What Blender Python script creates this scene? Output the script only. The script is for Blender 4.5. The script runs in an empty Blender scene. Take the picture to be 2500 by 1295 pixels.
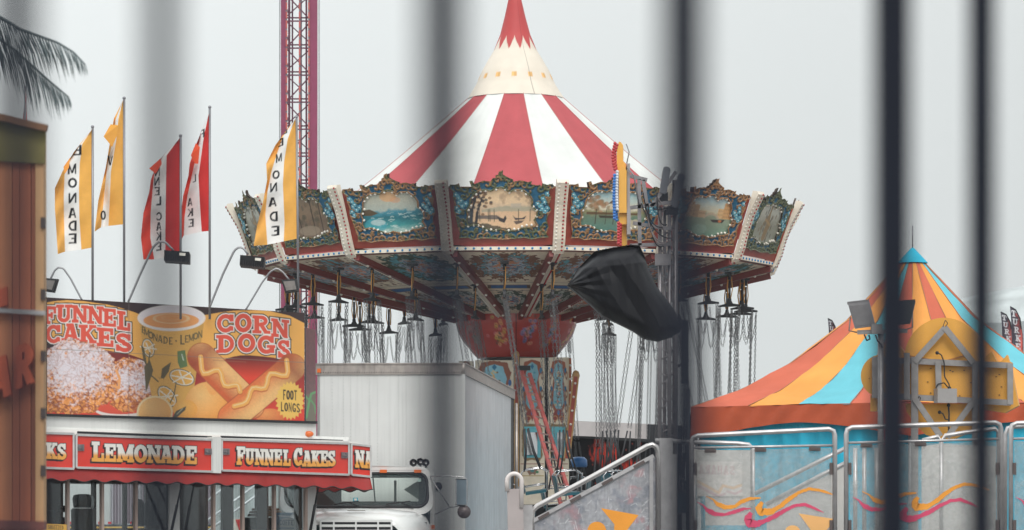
import bpy, math, random
import numpy as np
from mathutils import Vector, Matrix
R = math.radians
random.seed(7)
S = bpy.context.scene
COL = S.collection

# ------------------------------------------------------------------ camera
F, CX, HY, EYE = 8300.0, 1250.0, 1275.0, 1.55      # focal length and horizon measured on the 2500 px wide photograph
cam_d = bpy.data.cameras.new('camera')
cam = bpy.data.objects.new('camera', cam_d); COL.objects.link(cam)
cam.location = (0, 0, EYE); cam.rotation_euler = (R(90), 0, 0)
cam_d.sensor_width = 36; cam_d.lens = F / 2500 * 36
cam_d.shift_y = (HY - 647.5) / 2500
cam_d.clip_start = 0.2; cam_d.clip_end = 3000
cam_d.dof.use_dof = True; cam_d.dof.focus_distance = 60; cam_d.dof.aperture_fstop = 6.0
S.camera = cam
S.render.resolution_x, S.render.resolution_y = 1024, 530

# ------------------------------------------------------------------ overcast sky and soft sun
SUN_EL, SUN_AZ = R(46), R(12)
w = bpy.data.worlds.new('World'); S.world = w; w.use_nodes = True
nt = w.node_tree; nt.nodes.clear()
N = nt.nodes.new; LK = nt.links.new
out = N('ShaderNodeOutputWorld'); bg = N('ShaderNodeBackground')
sky = N('ShaderNodeTexSky'); sky.sky_type = 'NISHITA'; sky.sun_disc = False
sky.sun_elevation = SUN_EL; sky.sun_rotation = R(180) + SUN_AZ; sky.dust_density = 6; sky.air_density = 1
hs = N('ShaderNodeHueSaturation'); hs.inputs['Saturation'].default_value = 0.10
LK(sky.outputs[0], hs.inputs['Color'])
tc = N('ShaderNodeTexCoord'); sp = N('ShaderNodeSeparateXYZ'); LK(tc.outputs['Generated'], sp.inputs[0])
rp = N('ShaderNodeValToRGB'); LK(sp.outputs['Z'], rp.inputs[0])
e = rp.color_ramp.elements
e[0].position = 0.0; e[0].color = (7.35, 7.75, 7.72, 1)
e[1].position = 1.0; e[1].color = (13.0, 13.5, 13.6, 1)
el = e.new(0.10); el.color = (7.9, 8.3, 8.25, 1)
el = e.new(0.45); el.color = (10.6, 11.1, 11.2, 1)
tx = N('ShaderNodeMapRange'); LK(sp.outputs['X'], tx.inputs[0])
tx.inputs[1].default_value = -0.15; tx.inputs[2].default_value = 0.15; tx.inputs[3].default_value = 1.05; tx.inputs[4].default_value = 0.86
vm = N('ShaderNodeVectorMath'); vm.operation = 'SCALE'; LK(rp.outputs[0], vm.inputs[0]); LK(tx.outputs[0], vm.inputs['Scale'])
mx = N('ShaderNodeMixRGB'); mx.inputs[0].default_value = 0.94
LK(hs.outputs[0], mx.inputs[1]); LK(vm.outputs[0], mx.inputs[2])
LK(mx.outputs[0], bg.inputs[0]); bg.inputs[1].default_value = 0.109; LK(bg.outputs[0], out.inputs[0])
sd = bpy.data.lights.new('sun', 'SUN'); sd.energy = 1.5; sd.angle = R(25); sd.color = (1.0, 0.97, 0.93)
so = bpy.data.objects.new('sun', sd); COL.objects.link(so)
so.rotation_euler = (R(90) - SUN_EL, 0, SUN_AZ)
S.view_settings.view_transform = 'Standard'; S.view_settings.look = 'None'
S.view_settings.exposure = 0.0; S.view_settings.gamma = 1
S.cycles.max_bounces = 6; S.cycles.transparent_max_bounces = 16

# ------------------------------------------------------------------ helpers
def P(px, py, D):
    return Vector(((px - CX) * D / F, D, EYE + (HY - py) * D / F))
def lin(c):
    c = np.asarray(c, float) / 255.0
    return np.where(c <= .04045, c / 12.92, ((c + .055) / 1.055) ** 2.4)
ALB = 1.30          # real base colour / colour seen under this overcast sky
def A(r, g, b, k=1.0):
    c = lin((r, g, b)) * ALB * k; l = float(c @ [.2126, .7152, .0722]); c = c * .95 + l * .05
    m = float(c.max()); return tuple(c * (.84 / m) if m > .84 else c)

_m = {}
def mat(name, rgb, rough=.6, metal=0, noise=.12, nscale=3.0, bump=0.0, bscale=20.0, spec=.5, alpha=None, streak=0.0, vcol=False, emis=None, coat=0, sat=1.0):
    """one procedural surface: base colour (or the mesh's own colour attribute) with weathering noise"""
    if name in _m: return _m[name]
    m = bpy.data.materials.new(name); m.use_nodes = True; t = m.node_tree; n = t.nodes; L = t.links.new
    b = n['Principled BSDF']
    b.inputs['Roughness'].default_value = rough; b.inputs['Metallic'].default_value = metal
    b.inputs['Specular IOR Level'].default_value = spec
    if coat: b.inputs['Coat Weight'].default_value = coat
    co = n.new('ShaderNodeTexCoord')
    if vcol:
        a = n.new('ShaderNodeAttribute'); a.attribute_name = 'Col'; base = a.outputs['Color']
    else:
        a = n.new('ShaderNodeRGB'); a.outputs[0].default_value = (*rgb, 1); base = a.outputs[0]
    if noise:
        x = n.new('ShaderNodeTexNoise'); x.inputs['Scale'].default_value = nscale; x.inputs['Detail'].default_value = 6
        L(co.outputs['Object'], x.inputs['Vector'])
        r_ = n.new('ShaderNodeMapRange'); r_.inputs[1].default_value = .3; r_.inputs[2].default_value = .75
        r_.inputs[3].default_value = 1 + noise * .5; r_.inputs[4].default_value = 1 - noise
        L(x.outputs['Fac'], r_.inputs[0])
        s = n.new('ShaderNodeVectorMath'); s.operation = 'SCALE'; L(base, s.inputs[0]); L(r_.outputs[0], s.inputs['Scale']); base = s.outputs[0]
    if streak:
        mp = n.new('ShaderNodeMapping'); mp.inputs['Scale'].default_value = (9, 9, .35); L(co.outputs['Object'], mp.inputs[0])
        x = n.new('ShaderNodeTexNoise'); x.inputs['Scale'].default_value = 2.2; x.inputs['Detail'].default_value = 5; L(mp.outputs[0], x.inputs['Vector'])
        r_ = n.new('ShaderNodeMapRange'); r_.inputs[1].default_value = .5; r_.inputs[2].default_value = .8
        r_.inputs[3].default_value = 1; r_.inputs[4].default_value = 1 - streak
        L(x.outputs['Fac'], r_.inputs[0])
        s = n.new('ShaderNodeVectorMath'); s.operation = 'SCALE'; L(base, s.inputs[0]); L(r_.outputs[0], s.inputs['Scale']); base = s.outputs[0]
    L(base, b.inputs['Base Color'])
    if bump:
        x = n.new('ShaderNodeTexNoise'); x.inputs['Scale'].default_value = bscale; x.inputs['Detail'].default_value = 4
        L(co.outputs['Object'], x.inputs['Vector'])
        bp = n.new('ShaderNodeBump'); bp.inputs['Strength'].default_value = bump; bp.inputs['Distance'].default_value = .02
        L(x.outputs['Fac'], bp.inputs['Height']); L(bp.outputs[0], b.inputs['Normal'])
    if emis:
        b.inputs['Emission Color'].default_value = (*emis[0], 1); b.inputs['Emission Strength'].default_value = emis[1]
    if alpha is not None:
        tr = n.new('ShaderNodeBsdfTransparent'); ms = n.new('ShaderNodeMixShader')
        x = n.new('ShaderNodeTexNoise'); x.inputs['Scale'].default_value = 4; x.inputs['Detail'].default_value = 9; x.inputs['Roughness'].default_value = .8
        L(co.outputs['Object'], x.inputs['Vector'])
        r_ = n.new('ShaderNodeMapRange'); r_.inputs[1].default_value = .3; r_.inputs[2].default_value = .7
        r_.inputs[3].default_value = alpha[0]; r_.inputs[4].default_value = alpha[1]
        L(x.outputs['Fac'], r_.inputs[0]); L(r_.outputs[0], ms.inputs[0])
        L(tr.outputs[0], ms.inputs[1]); L(b.outputs[0], ms.inputs[2])
        L(ms.outputs[0], n['Material Output'].inputs['Surface'])
    _m[name] = m; return m

def tag(o, label=None, cat=None, group=None, kind=None):
    if label: o['label'] = label
    if cat: o['category'] = cat
    if group: o['group'] = group
    if kind: o['kind'] = kind
    return o
def thing(name, label, cat, loc=(0, 0, 0), group=None, rz=0):
    o = bpy.data.objects.new(name, None); COL.objects.link(o); o.location = loc; o.rotation_euler = (0, 0, rz)
    return tag(o, label, cat, group)
def wl(o):
    v = Vector((0, 0, 0))
    while o is not None: v = v + o.location; o = o.parent
    return v
def dup(o, parent=None):
    c = o.copy(); COL.objects.link(c); c.parent = parent
    for ch in list(o.children): dup(ch, c)
    return c

def bulbs(parent, name, m, pos, r, n=8):
    """every bulb an object of its own, all sharing one small mesh"""
    key = (name, r); b = None
    if key not in _bm: b = MB(); b.ball((0, 0, 0), r, n); _bm[key] = b.build(name, m, parent, local=True); first_ = _bm[key]; pos = list(pos); first_.location = pos[0]; pos = pos[1:]
    for q in pos:
        o = bpy.data.objects.new(name, _bm[key].data); COL.objects.link(o); o.parent = parent; o.location = q
_bm = {}

class MB:
    """collects shapes in world coordinates, links them as ONE mesh object"""
    def __init__(s): s.v = []; s.f = []; s.mi = []; s.c = []; s.n = 0; s.sm = []
    def add(s, v, f, mi=0, c=None, sm=False):
        v = np.asarray([tuple(x) for x in v] if not isinstance(v, np.ndarray) else v, float)
        s.v.append(v); s.f += [tuple(int(i) + s.n for i in q) for q in f]; s.mi += [mi] * len(f); s.sm += [sm] * len(f)
        if c is None: c = np.ones((len(v), 3)) * .5
        c = np.asarray(c, float)
        if c.ndim == 1: c = np.tile(c, (len(v), 1))
        s.c.append(c); s.n += len(v); return s
    def box(s, c, d, mi=0, rz=0, col=None):
        x, y, z = [k / 2 for k in d]; p = [(a * x, b * y, e_ * z) for e_ in (-1, 1) for b in (-1, 1) for a in (-1, 1)]
        cr, sr = math.cos(rz), math.sin(rz)
        v = [(c[0] + q[0] * cr - q[1] * sr, c[1] + q[0] * sr + q[1] * cr, c[2] + q[2]) for q in p]
        return s.add(v, [(0, 2, 3, 1), (4, 5, 7, 6), (0, 1, 5, 4), (2, 6, 7, 3), (0, 4, 6, 2), (1, 3, 7, 5)], mi, col)
    def bar(s, a, b, wd, ht=None, mi=0, up=(0, 0, 1), col=None):
        a, b = Vector(a), Vector(b); ht = ht or wd; d = (b - a).normalized(); u = Vector(up)
        if abs(d.dot(u)) > .98: u = Vector((0, 1, 0))
        x = d.cross(u).normalized(); y = x.cross(d)
        v = [p + x * (i * wd / 2) + y * (j * ht / 2) for p in (a, b) for i, j in ((-1, -1), (1, -1), (1, 1), (-1, 1))]
        return s.add(v, [(0, 1, 2, 3), (7, 6, 5, 4), (0, 4, 5, 1), (1, 5, 6, 2), (2, 6, 7, 3), (3, 7, 4, 0)], mi, col)
    def tube(s, pts, r, n=8, mi=0, cap=True, col=None, closed=False):
        pts = [Vector(p) for p in pts]; m = len(pts); rr = r if hasattr(r, '__len__') else [r] * m; v = []; pu = None
        for i, p in enumerate(pts):
            if closed: d = pts[(i + 1) % m] - pts[i - 1]
            else: d = pts[min(i + 1, m - 1)] - pts[max(i - 1, 0)]
            d.normalize()
            if pu is None: pu = Vector((0, 0, 1)) if abs(d.z) < .9 else Vector((1, 0, 0))
            x = d.cross(pu).normalized(); y = x.cross(d).normalized(); pu = y
            for k in range(n):
                a = 2 * math.pi * k / n; v.append(p + (x * math.cos(a) + y * math.sin(a)) * rr[i])
        f = [(i * n + k, i * n + (k + 1) % n, ((i + 1) % m) * n + (k + 1) % n, ((i + 1) % m) * n + k) for i in range(m if closed else m - 1) for k in range(n)]
        if cap and not closed: f += [tuple(range(n - 1, -1, -1)), tuple((m - 1) * n + k for k in range(n))]
        return s.add(v, f, mi, col, sm=True)
    def ball(s, c, r, n=8, mi=0, sc=(1, 1, 1), col=None):
        v = []; h = n // 2 + 1
        for i in range(h + 1):
            t = math.pi * i / h
            for k in range(n):
                a = 2 * math.pi * k / n
                v.append((c[0] + r * sc[0] * math.sin(t) * math.cos(a), c[1] + r * sc[1] * math.sin(t) * math.sin(a), c[2] + r * sc[2] * math.cos(t)))
        f = [(i * n + k, (i + 1) * n + k, (i + 1) * n + (k + 1) % n, i * n + (k + 1) % n) for i in range(h) for k in range(n)]
        return s.add(v, f, mi, col, sm=True)
    def prism(s, pts, d, mi=0, col=None):
        """polygon of 3D points extruded along the vector d"""
        pts = [Vector(p) for p in pts]; n = len(pts); d = Vector(d)
        v = pts + [p + d for p in pts]
        f = [tuple(range(n)), tuple(range(2 * n - 1, n - 1, -1))] + [(i, i + n, (i + 1) % n + n, (i + 1) % n) for i in range(n)]
        return s.add(v, f, mi, col)
    def grid(s, G, mi=0, C=None, mask=None, sm=True, flip=False):
        nv, nu = G.shape[:2]; i = np.arange(nv * nu).reshape(nv, nu)
        q = np.stack([i[:-1, :-1], i[:-1, 1:], i[1:, 1:], i[1:, :-1]], -1)
        if flip: q = q[..., ::-1]
        if mask is not None:
            q = q[mask[:-1, :-1] & mask[:-1, 1:] & mask[1:, 1:] & mask[1:, :-1]]
        return s.add(G.reshape(-1, 3), q.reshape(-1, 4).tolist(), mi, None if C is None else C.reshape(-1, 3), sm=sm)
    def lathe(s, prof, c=(0, 0, 0), n=24, a0=0, a1=2 * math.pi, mi=0, C=None, sm=True):
        full = abs(a1 - a0 - 2 * math.pi) < 1e-6; m = n + 1
        G = np.zeros((len(prof), m, 3))
        for j in range(m):
            a = a0 + (a1 - a0) * j / n
            for i, (r, z) in enumerate(prof): G[i, j] = (c[0] + r * math.sin(a), c[1] - r * math.cos(a), c[2] + z)
        return s.grid(G, mi, C, sm=sm)
    def build(s, name, mats, parent=None, base=True, local=False):
        V = np.concatenate(s.v); mats = mats if isinstance(mats, (list, tuple)) else [mats]
        if local: loc = Vector((0, 0, 0)); off = np.zeros(3)
        elif parent is not None: off = np.array(wl(parent)); loc = Vector((0, 0, 0))
        else:
            off = np.array([(V[:, 0].min() + V[:, 0].max()) / 2, (V[:, 1].min() + V[:, 1].max()) / 2, V[:, 2].min()]) if base else np.zeros(3)
            loc = Vector(off)
        me = bpy.data.meshes.new(name); me.from_pydata((V - off).tolist(), [], s.f)
        for m in mats: me.materials.append(m)
        me.polygons.foreach_set('material_index', s.mi); me.polygons.foreach_set('use_smooth', s.sm)
        if any('vcol' in m.name for m in mats):
            ca = me.color_attributes.new('Col', 'FLOAT_COLOR', 'POINT')
            cc = np.ones((len(V), 4)); cc[:, :3] = np.concatenate(s.c); ca.data.foreach_set('color', cc.ravel())
        me.update()
        o = bpy.data.objects.new(name, me); COL.objects.link(o); o.location = loc; o.parent = parent
        return o

# ------------------------------------------------------------------ noise and 2D drawing (for printed and painted surfaces)
def _h(ix, iy, s):
    n = (ix.astype(np.int64) * 374761393 + iy.astype(np.int64) * 668265263 + s * 1274126177) & 0x7fffffff
    n = ((n ^ (n >> 13)) * 1274126177) & 0x7fffffff
    return ((n ^ (n >> 16)) & 0xffff) / 65535.0
def vn(x, y, s=0):
    ix, iy = np.floor(x), np.floor(y); fx, fy = x - ix, y - iy; fx = fx * fx * (3 - 2 * fx); fy = fy * fy * (3 - 2 * fy)
    a, b, c, d = _h(ix, iy, s), _h(ix + 1, iy, s), _h(ix, iy + 1, s), _h(ix + 1, iy + 1, s)
    return (a * (1 - fx) + b * fx) * (1 - fy) + (c * (1 - fx) + d * fx) * fy
def fbm(x, y, s=0, o=4):
    t = 0; a = .5
    for k in range(o): t = t + a * vn(x * 2 ** k, y * 2 ** k, s + k * 17); a *= .5
    return t / (1 - .5 ** o)
def cells(x, y, s=0):
    ix, iy = np.floor(x), np.floor(y); f1 = np.full(x.shape, 9.); f2 = f1.copy(); cid = f1 * 0
    for i in (-1, 0, 1):
        for j in (-1, 0, 1):
            cx, cy = ix + i, iy + j; d = np.hypot(cx + _h(cx, cy, s) - x, cy + _h(cx, cy, s + 5) - y)
            c = _h(cx, cy, s + 9); new = d < f1; f2 = np.where(new, f1, np.minimum(f2, d)); cid = np.where(new, c, cid); f1 = np.where(new, d, f1)
    return f1, f2, cid
def seg_d(X, Y, a, b):
    ax, ay = a; bx, by = b; dx, dy = bx - ax, by - ay; l = dx * dx + dy * dy + 1e-12
    t = np.clip(((X - ax) * dx + (Y - ay) * dy) / l, 0, 1)
    return np.hypot(X - ax - t * dx, Y - ay - t * dy)
class Art:
    """paints linear colours on points (X, Y); Y grows downwards as on the sign drawings"""
    def __init__(s, X, Y, base=(200, 200, 200), aa=1.2):
        s.sh = X.shape; s.X = X.ravel(); s.Y = Y.ravel(); s.C = np.tile(np.array(A(*base)), (s.X.size, 1)); s.aa = aa
    def _sub(s, x0, x1, y0, y1): return np.nonzero((s.X > x0) & (s.X < x1) & (s.Y > y0) & (s.Y < y1))[0]
    def put(s, i, d, col, a=1.0):
        if not len(i): return s
        al = (np.clip(.5 - d / s.aa, 0, 1) * a)[:, None]
        c = np.array(A(*col)) if isinstance(col, tuple) else col[i]
        s.C[i] = s.C[i] * (1 - al) + c * al; return s
    def poly(s, pts, col, a=1.0, grow=0, warp=0):
        p = np.array(pts, float); m = 4 + grow + warp
        i = s._sub(p[:, 0].min() - m, p[:, 0].max() + m, p[:, 1].min() - m, p[:, 1].max() + m); X, Y = s.X[i], s.Y[i]
        if warp:
            X = X + (fbm(X / 7, Y / 7, 3) - .5) * warp * 2; Y = Y + (fbm(X / 7, Y / 7, 8) - .5) * warp * 2
        d = np.full(X.shape, 1e9); ins = np.zeros(X.shape, bool)
        for k in range(len(p)):
            a_, b_ = p[k], p[(k + 1) % len(p)]; d = np.minimum(d, seg_d(X, Y, a_, b_))
            c = ((a_[1] > Y) != (b_[1] > Y)); xx = (b_[0] - a_[0]) * (Y - a_[1]) / (b_[1] - a_[1] + 1e-12) + a_[0]
            ins ^= c & (X < xx)
        return s.put(i, np.where(ins, -d, d) - grow, col, a)
    def line(s, pts, r, col, a=1.0, shade=None):
        p = np.array(pts, float); rr = np.array(r if hasattr(r, '__len__') else [r] * len(p), float); m = rr.max() + 3
        i = s._sub(p[:, 0].min() - m, p[:, 0].max() + m, p[:, 1].min() - m, p[:, 1].max() + m); X, Y = s.X[i], s.Y[i]; d = np.full(X.shape, 1e9)
        for k in range(len(p) - 1): d = np.minimum(d, seg_d(X, Y, p[k], p[k + 1]) - (rr[k] + rr[k + 1]) / 2)
        return s.put(i, d, col, a)
    def ell(s, cx, cy, rx, ry, col, a=1.0, ring=None, rot=0, y0=None, y1=None):
        m = max(rx, ry) + 4; i = s._sub(cx - m, cx + m, cy - m, cy + m); X, Y = s.X[i] - cx, s.Y[i] - cy
        if rot: c, q = math.cos(rot), math.sin(rot); X, Y = X * c + Y * q, -X * q + Y * c
        k = np.hypot(X / rx, Y / ry); d = (k - 1) * min(rx, ry) * (1.0 if abs(rx - ry) < 1 else .5 * (1 + max(rx, ry) / min(rx, ry)) ** .5)
        if ring: d = np.abs(d) - ring / 2
        if y0 is not None: d = np.maximum(d, y0 - s.Y[i])
        if y1 is not None: d = np.maximum(d, s.Y[i] - y1)
        return s.put(i, d, col, a)
    def text_d(s, letters, sans=False, grow=0, dx=0, dy=0):
        m = 12 + grow; xs = [l[1] for l in letters]; ys = [l[2] for l in letters]; W = max(abs(l[3]) for l in letters); Hh = max(l[4] for l in letters)
        i = s._sub(min(xs) - W - m, max(xs) + W + m, min(ys) - Hh - m, max(ys) + Hh + m); d = np.full(len(i), 1e3)
        X, Y = s.X[i] - dx, s.Y[i] - dy
        for l in letters:
            ch, cx, cy, ww, hh = l[:5]; sl = l[5] if len(l) > 5 else 0
            j = np.nonzero((np.abs(X - cx) < abs(ww) / 2 + m) & (np.abs(Y - cy) < hh / 2 + m + abs(sl * ww)))[0]
            if len(j): d[j] = np.minimum(d[j], glyph_d(ch, X[j], Y[j], cx, cy, ww, hh, sl, sans))
        return i, d
    def text(s, letters, col, sans=False, grow=0, dx=0, dy=0, a=1.0):
        if not letters: return s
        i, d = s.text_d(letters, sans, grow, dx, dy); return s.put(i, d - grow, col, a)
    def out(s): return s.C.reshape(s.sh + (3,))

# letters: b box, q slab (serif) box, l stroke, r arc; unit cell, y up
GL = {
 'A': [('l', .2, .0, .46, 1, .15), ('l', .8, .0, .54, 1, .25), ('b', .3, .24, .72, .37), ('q', .0, 0, .4, .14), ('q', .56, 0, 1, .14), ('q', .28, .87, .66, 1)],
 'B': [('b', .12, 0, .36, 1), ('r', .5, .74, .27, .19, .17, -90, 90), ('r', .52, .27, .3, .2, .17, -90, 90), ('b', .2, .87, .52, 1), ('b', .2, .44, .52, .56), ('b', .2, 0, .52, .13), ('q', 0, 0, .3, .14), ('q', 0, .86, .3, 1)],
 'C': [('r', .52, .5, .37, .41, .2, 40, 320), ('q', .76, .62, .94, .98), ('q', .78, .1, .92, .3)],
 'D': [('b', .12, 0, .36, 1), ('r', .45, .5, .4, .41, .2, -90, 90), ('b', .2, .86, .5, 1), ('b', .2, 0, .5, .14), ('q', 0, 0, .3, .14), ('q', 0, .86, .3, 1)],
 'E': [('b', .12, 0, .38, 1), ('b', .12, .85, .92, 1), ('b', .12, 0, .92, .15), ('b', .3, .43, .66, .57), ('q', 0, 0, .3, .15), ('q', 0, .85, .3, 1), ('q', .78, .66, .92, 1), ('q', .8, 0, .94, .34), ('q', .58, .34, .68, .66)],
 'F': [('b', .12, 0, .38, 1), ('b', .12, .85, .92, 1), ('b', .3, .43, .66, .57), ('q', 0, 0, .52, .15), ('q', 0, .85, .3, 1), ('q', .78, .62, .92, 1), ('q', .58, .34, .68, .66)],
 'G': [('r', .5, .5, .37, .41, .2, 40, 335), ('b', .55, .34, .98, .47), ('b', .74, .06, .92, .4), ('q', .74, .64, .9, .98)],
 'I': [('b', .36, 0, .64, 1), ('q', .18, 0, .82, .15), ('q', .18, .85, .82, 1)],
 'K': [('b', .12, 0, .38, 1), ('l', .3, .36, .8, .96, .16), ('l', .44, .56, .82, .02, .24), ('q', 0, 0, .48, .14), ('q', 0, .86, .48, 1), ('q', .6, .86, .98, 1), ('q', .6, 0, 1, .14)],
 'L': [('b', .14, 0, .42, 1), ('b', .14, 0, .94, .15), ('q', 0, 0, .3, .15), ('q', 0, .85, .58, 1), ('q', .78, 0, .94, .4)],
 'M': [('b', .08, 0, .22, 1), ('l', .18, .98, .5, .1, .2), ('l', .82, .98, .5, .1, .14), ('b', .74, 0, .94, 1), ('q', 0, 0, .32, .14), ('q', .64, 0, 1, .14), ('q', 0, .86, .26, 1), ('q', .74, .86, 1, 1)],
 'N': [('b', .1, 0, .26, 1), ('l', .2, .96, .8, .04, .25), ('b', .74, 0, .9, 1), ('q', 0, 0, .4, .14), ('q', 0, .86, .34, 1), ('q', .6, .86, 1, 1)],
 'O': [('r', .5, .5, .36, .4, .22, 0, 360)],
 'Q': [('r', .5, .5, .36, .4, .22, 0, 360), ('l', .55, .3, .9, -.05, .16)],
 'R': [('b', .12, 0, .36, 1), ('r', .48, .72, .28, .2, .18, -90, 90), ('b', .2, .86, .5, 1), ('b', .2, .42, .52, .55), ('l', .5, .48, .8, .02, .22), ('q', 0, 0, .48, .14), ('q', 0, .86, .3, 1), ('q', .68, 0, 1, .14)],
 'S': [('r', .48, .73, .3, .18, .19, 30, 270), ('r', .52, .27, .32, .18, .2, -150, 90), ('q', .74, .66, .88, .98), ('q', .08, .02, .22, .34)],
 'T': [('b', .37, 0, .63, 1), ('b', .04, .85, .96, 1), ('q', .2, 0, .8, .14), ('q', .04, .62, .18, 1), ('q', .82, .62, .96, 1)],
 'U': [('b', .1, .34, .34, 1), ('b', .68, .34, .84, 1), ('r', .47, .36, .29, .27, .2, 180, 360), ('q', 0, .86, .46, 1), ('q', .56, .86, 1, 1)],
 'V': [('l', .14, 1, .48, 0, .24), ('l', .86, 1, .52, 0, .16)],
 'Y': [('l', .1, 1, .5, .42, .24), ('l', .9, 1, .5, .42, .18), ('b', .38, 0, .62, .5), ('q', .2, 0, .8, .14)],
 'H': [('b', .1, 0, .34, 1), ('b', .66, 0, .9, 1), ('b', .2, .43, .8, .57)],
 'Z': [('b', .08, .85, .92, 1), ('b', .08, 0, .92, .15), ('l', .2, .05, .8, .95, .22)],
 '.': [('r', .5, .5, .1, .1, .25, 0, 360)],
}
def glyph_d(ch, X, Y, cx, cy, w_, h_, sl, sans):
    d = np.full(X.shape, 1e3)
    def T(gx, gy): return (cx + (gx - .5) * w_, cy - (gy - .5) * h_ + sl * (gx - .5) * w_)
    th = (abs(w_) + h_) / 2
    for g in GL.get(ch, []):
        if g[0] == 'q' and sans: continue
        if g[0] in 'bql':
            if g[0] == 'l':
                x0, y0, x1, y1, t = g[1:]; t = t / 2
                q = [T(x0 - t, y0), T(x0 + t, y0), T(x1 + t, y1), T(x1 - t, y1)]
            else:
                x0, y0, x1, y1 = g[1:]; q = [T(x0, y0), T(x1, y0), T(x1, y1), T(x0, y1)]
            ar = sum(q[k][0] * q[(k + 1) % 4][1] - q[(k + 1) % 4][0] * q[k][1] for k in range(4))
            if ar < 0: q = q[::-1]
            m = np.full(X.shape, -1e9)
            for k in range(4):
                (ax, ay), (bx, by) = q[k], q[(k + 1) % 4]; l = math.hypot(bx - ax, by - ay) + 1e-9
                m = np.maximum(m, ((by - ay) * (X - ax) - (bx - ax) * (Y - ay)) / l)
            d = np.minimum(d, m)
        else:
            _, gx, gy, rx, ry, t, a0, a1 = g; k = max(4, int(abs(a1 - a0) / 22))
            pts = [T(gx + rx * math.cos(R(a0 + (a1 - a0) * i / k)), gy + ry * math.sin(R(a0 + (a1 - a0) * i / k))) for i in range(k + 1)]
            for i in range(k): d = np.minimum(d, seg_d(X, Y, pts[i], pts[i + 1]) - t * th / 2 * .95)
    return d
def row(word, x0, x1, y0, y1, h, h1=None, gap=.06, wide={}):
    """letters of a word laid from x0 to x1 along a baseline centre going from y0 to y1"""
    ws = [wide.get(c, 1.22 if c == 'M' else .55 if c == 'I' else 1.0) for c in word]; tot = sum(ws); k = (x1 - x0) / tot; o = []; x = x0
    for c, q in zip(word, ws):
        t = (x + q * k / 2 - x0) / (x1 - x0); hh = h if h1 is None else h + (h1 - h) * t
        o.append((c, x + q * k / 2, y0 + (y1 - y0) * t, q * k * (1 - gap), hh, (y1 - y0) / (x1 - x0))); x += q * k
    return o
def proj(G):
    """where points of a sign fall on the measured drawing of that sign"""
    t = G[..., 1]; return CX + G[..., 0] * F / t, HY - (G[..., 2] - EYE) * F / t
def quad_grid(tl, tr, br, bl, nu, nv):
    u = np.linspace(0, 1, nu)[None, :, None]; v = np.linspace(0, 1, nv)[:, None, None]
    tl, tr, br, bl = [np.array(p)[None, None] for p in (tl, tr, br, bl)]
    return (tl * (1 - u) + tr * u) * (1 - v) + (bl * (1 - u) + br * u) * v

alu = mat('brushed_aluminium', A(175, 172, 172), .38, .75, .2, 8)
steel = mat('grey_steel', A(120, 120, 124), .5, .3, .2, 6)
white = mat('white_paint', (.74, .74, .71), .45, 0, .10, 2.0, streak=.12)
dark = mat('black_rubber', (.016, .017, .02), .6, 0, .2, 5)
orange_lens = mat('orange_lens', (.75, .16, .03), .3)
VC = mat('print_vcol', (0, 0, 0), .5, 0, .06, 6, vcol=True)
VCM = mat('paint_vcol', (0, 0, 0), .6, 0, .12, 9, vcol=True)
VCF = mat('fabric_vcol', (0, 0, 0), .85, 0, .07, 2.5, bump=.25, bscale=6, vcol=True, spec=.2)
# ================================================================== ground
g = MB(); g.grid(quad_grid((-260, 330, 0), (260, 330, 0), (260, -30, 0), (-260, -30, 0), 8, 8), sm=False)
tag(g.build('ground', mat('worn_asphalt', (.16, .16, .16), .9, 0, .35, .4, bump=.4, bscale=2), base=False), 'worn grey fairground asphalt', None, kind='structure')

# ================================================================== foreground railing
fence = thing('iron_fence', 'dark iron picket fence out of focus close to the viewer', 'fence', (0.05, 1.4, 0))
iron = mat('painted_iron', (.009, .012, .022), .6, 0, .2, 8, spec=.2)
pk = [(-420, 1.00, 13), (40, 1.04, 11.5), (395, 1.08, 8.8), (1080, 1.19, 14.5), (1668, 1.38, 17), (2178, 2.20, 23), (2396, 2.40, 17.5), (2690, 2.7, 20), (2950, 3.0, 20)]
pts = []
for px, d, wd in pk:
    x = (px - CX) * d / F; wd = wd / 1000; pts.append((x, d))
    b = MB(); b.box((x, d, 1.13), (wd, wd, 2.14))
    b.add([(x - wd / 2, d - wd / 2, 2.2), (x + wd / 2, d - wd / 2, 2.2), (x + wd / 2, d + wd / 2, 2.2), (x - wd / 2, d + wd / 2, 2.2), (x, d, 2.29)], [(0, 1, 4), (1, 2, 4), (2, 3, 4), (3, 0, 4)])
    b.build('picket', iron, fence)
for z in (0.22, 2.05):
    b = MB()
    for a, c in zip(pts[:-1], pts[1:]): b.bar((a[0], a[1] + .022, z), (c[0], c[1] + .022, z), .016, .038)
    b.build('rail', iron, fence)

# ================================================================== swing carousel
AX = Vector(((1260 - CX) * 70 / F, 70.0, 0)); M70 = 70 / F; MF = 64.6 / F
ride = thing('swing_carousel', 'ornate chain swing carousel with red and white canopy and painted panels', 'carousel', AX)
TILT = 0.6
cream = mat('cream_paint', A(214, 205, 188), .45, 0, .12, 5)
redp = mat('oxblood_paint', A(146, 60, 46), .4, 0, .2, 5)
redb = mat('red_bulb', A(150, 30, 34), .25)
whiteb = mat('white_bulb', A(225, 220, 208), .25)
blueb = mat('blue_bulb', A(30, 120, 175), .25)
def zz(y, D=70): return EYE + (HY - y) * D / F

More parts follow.
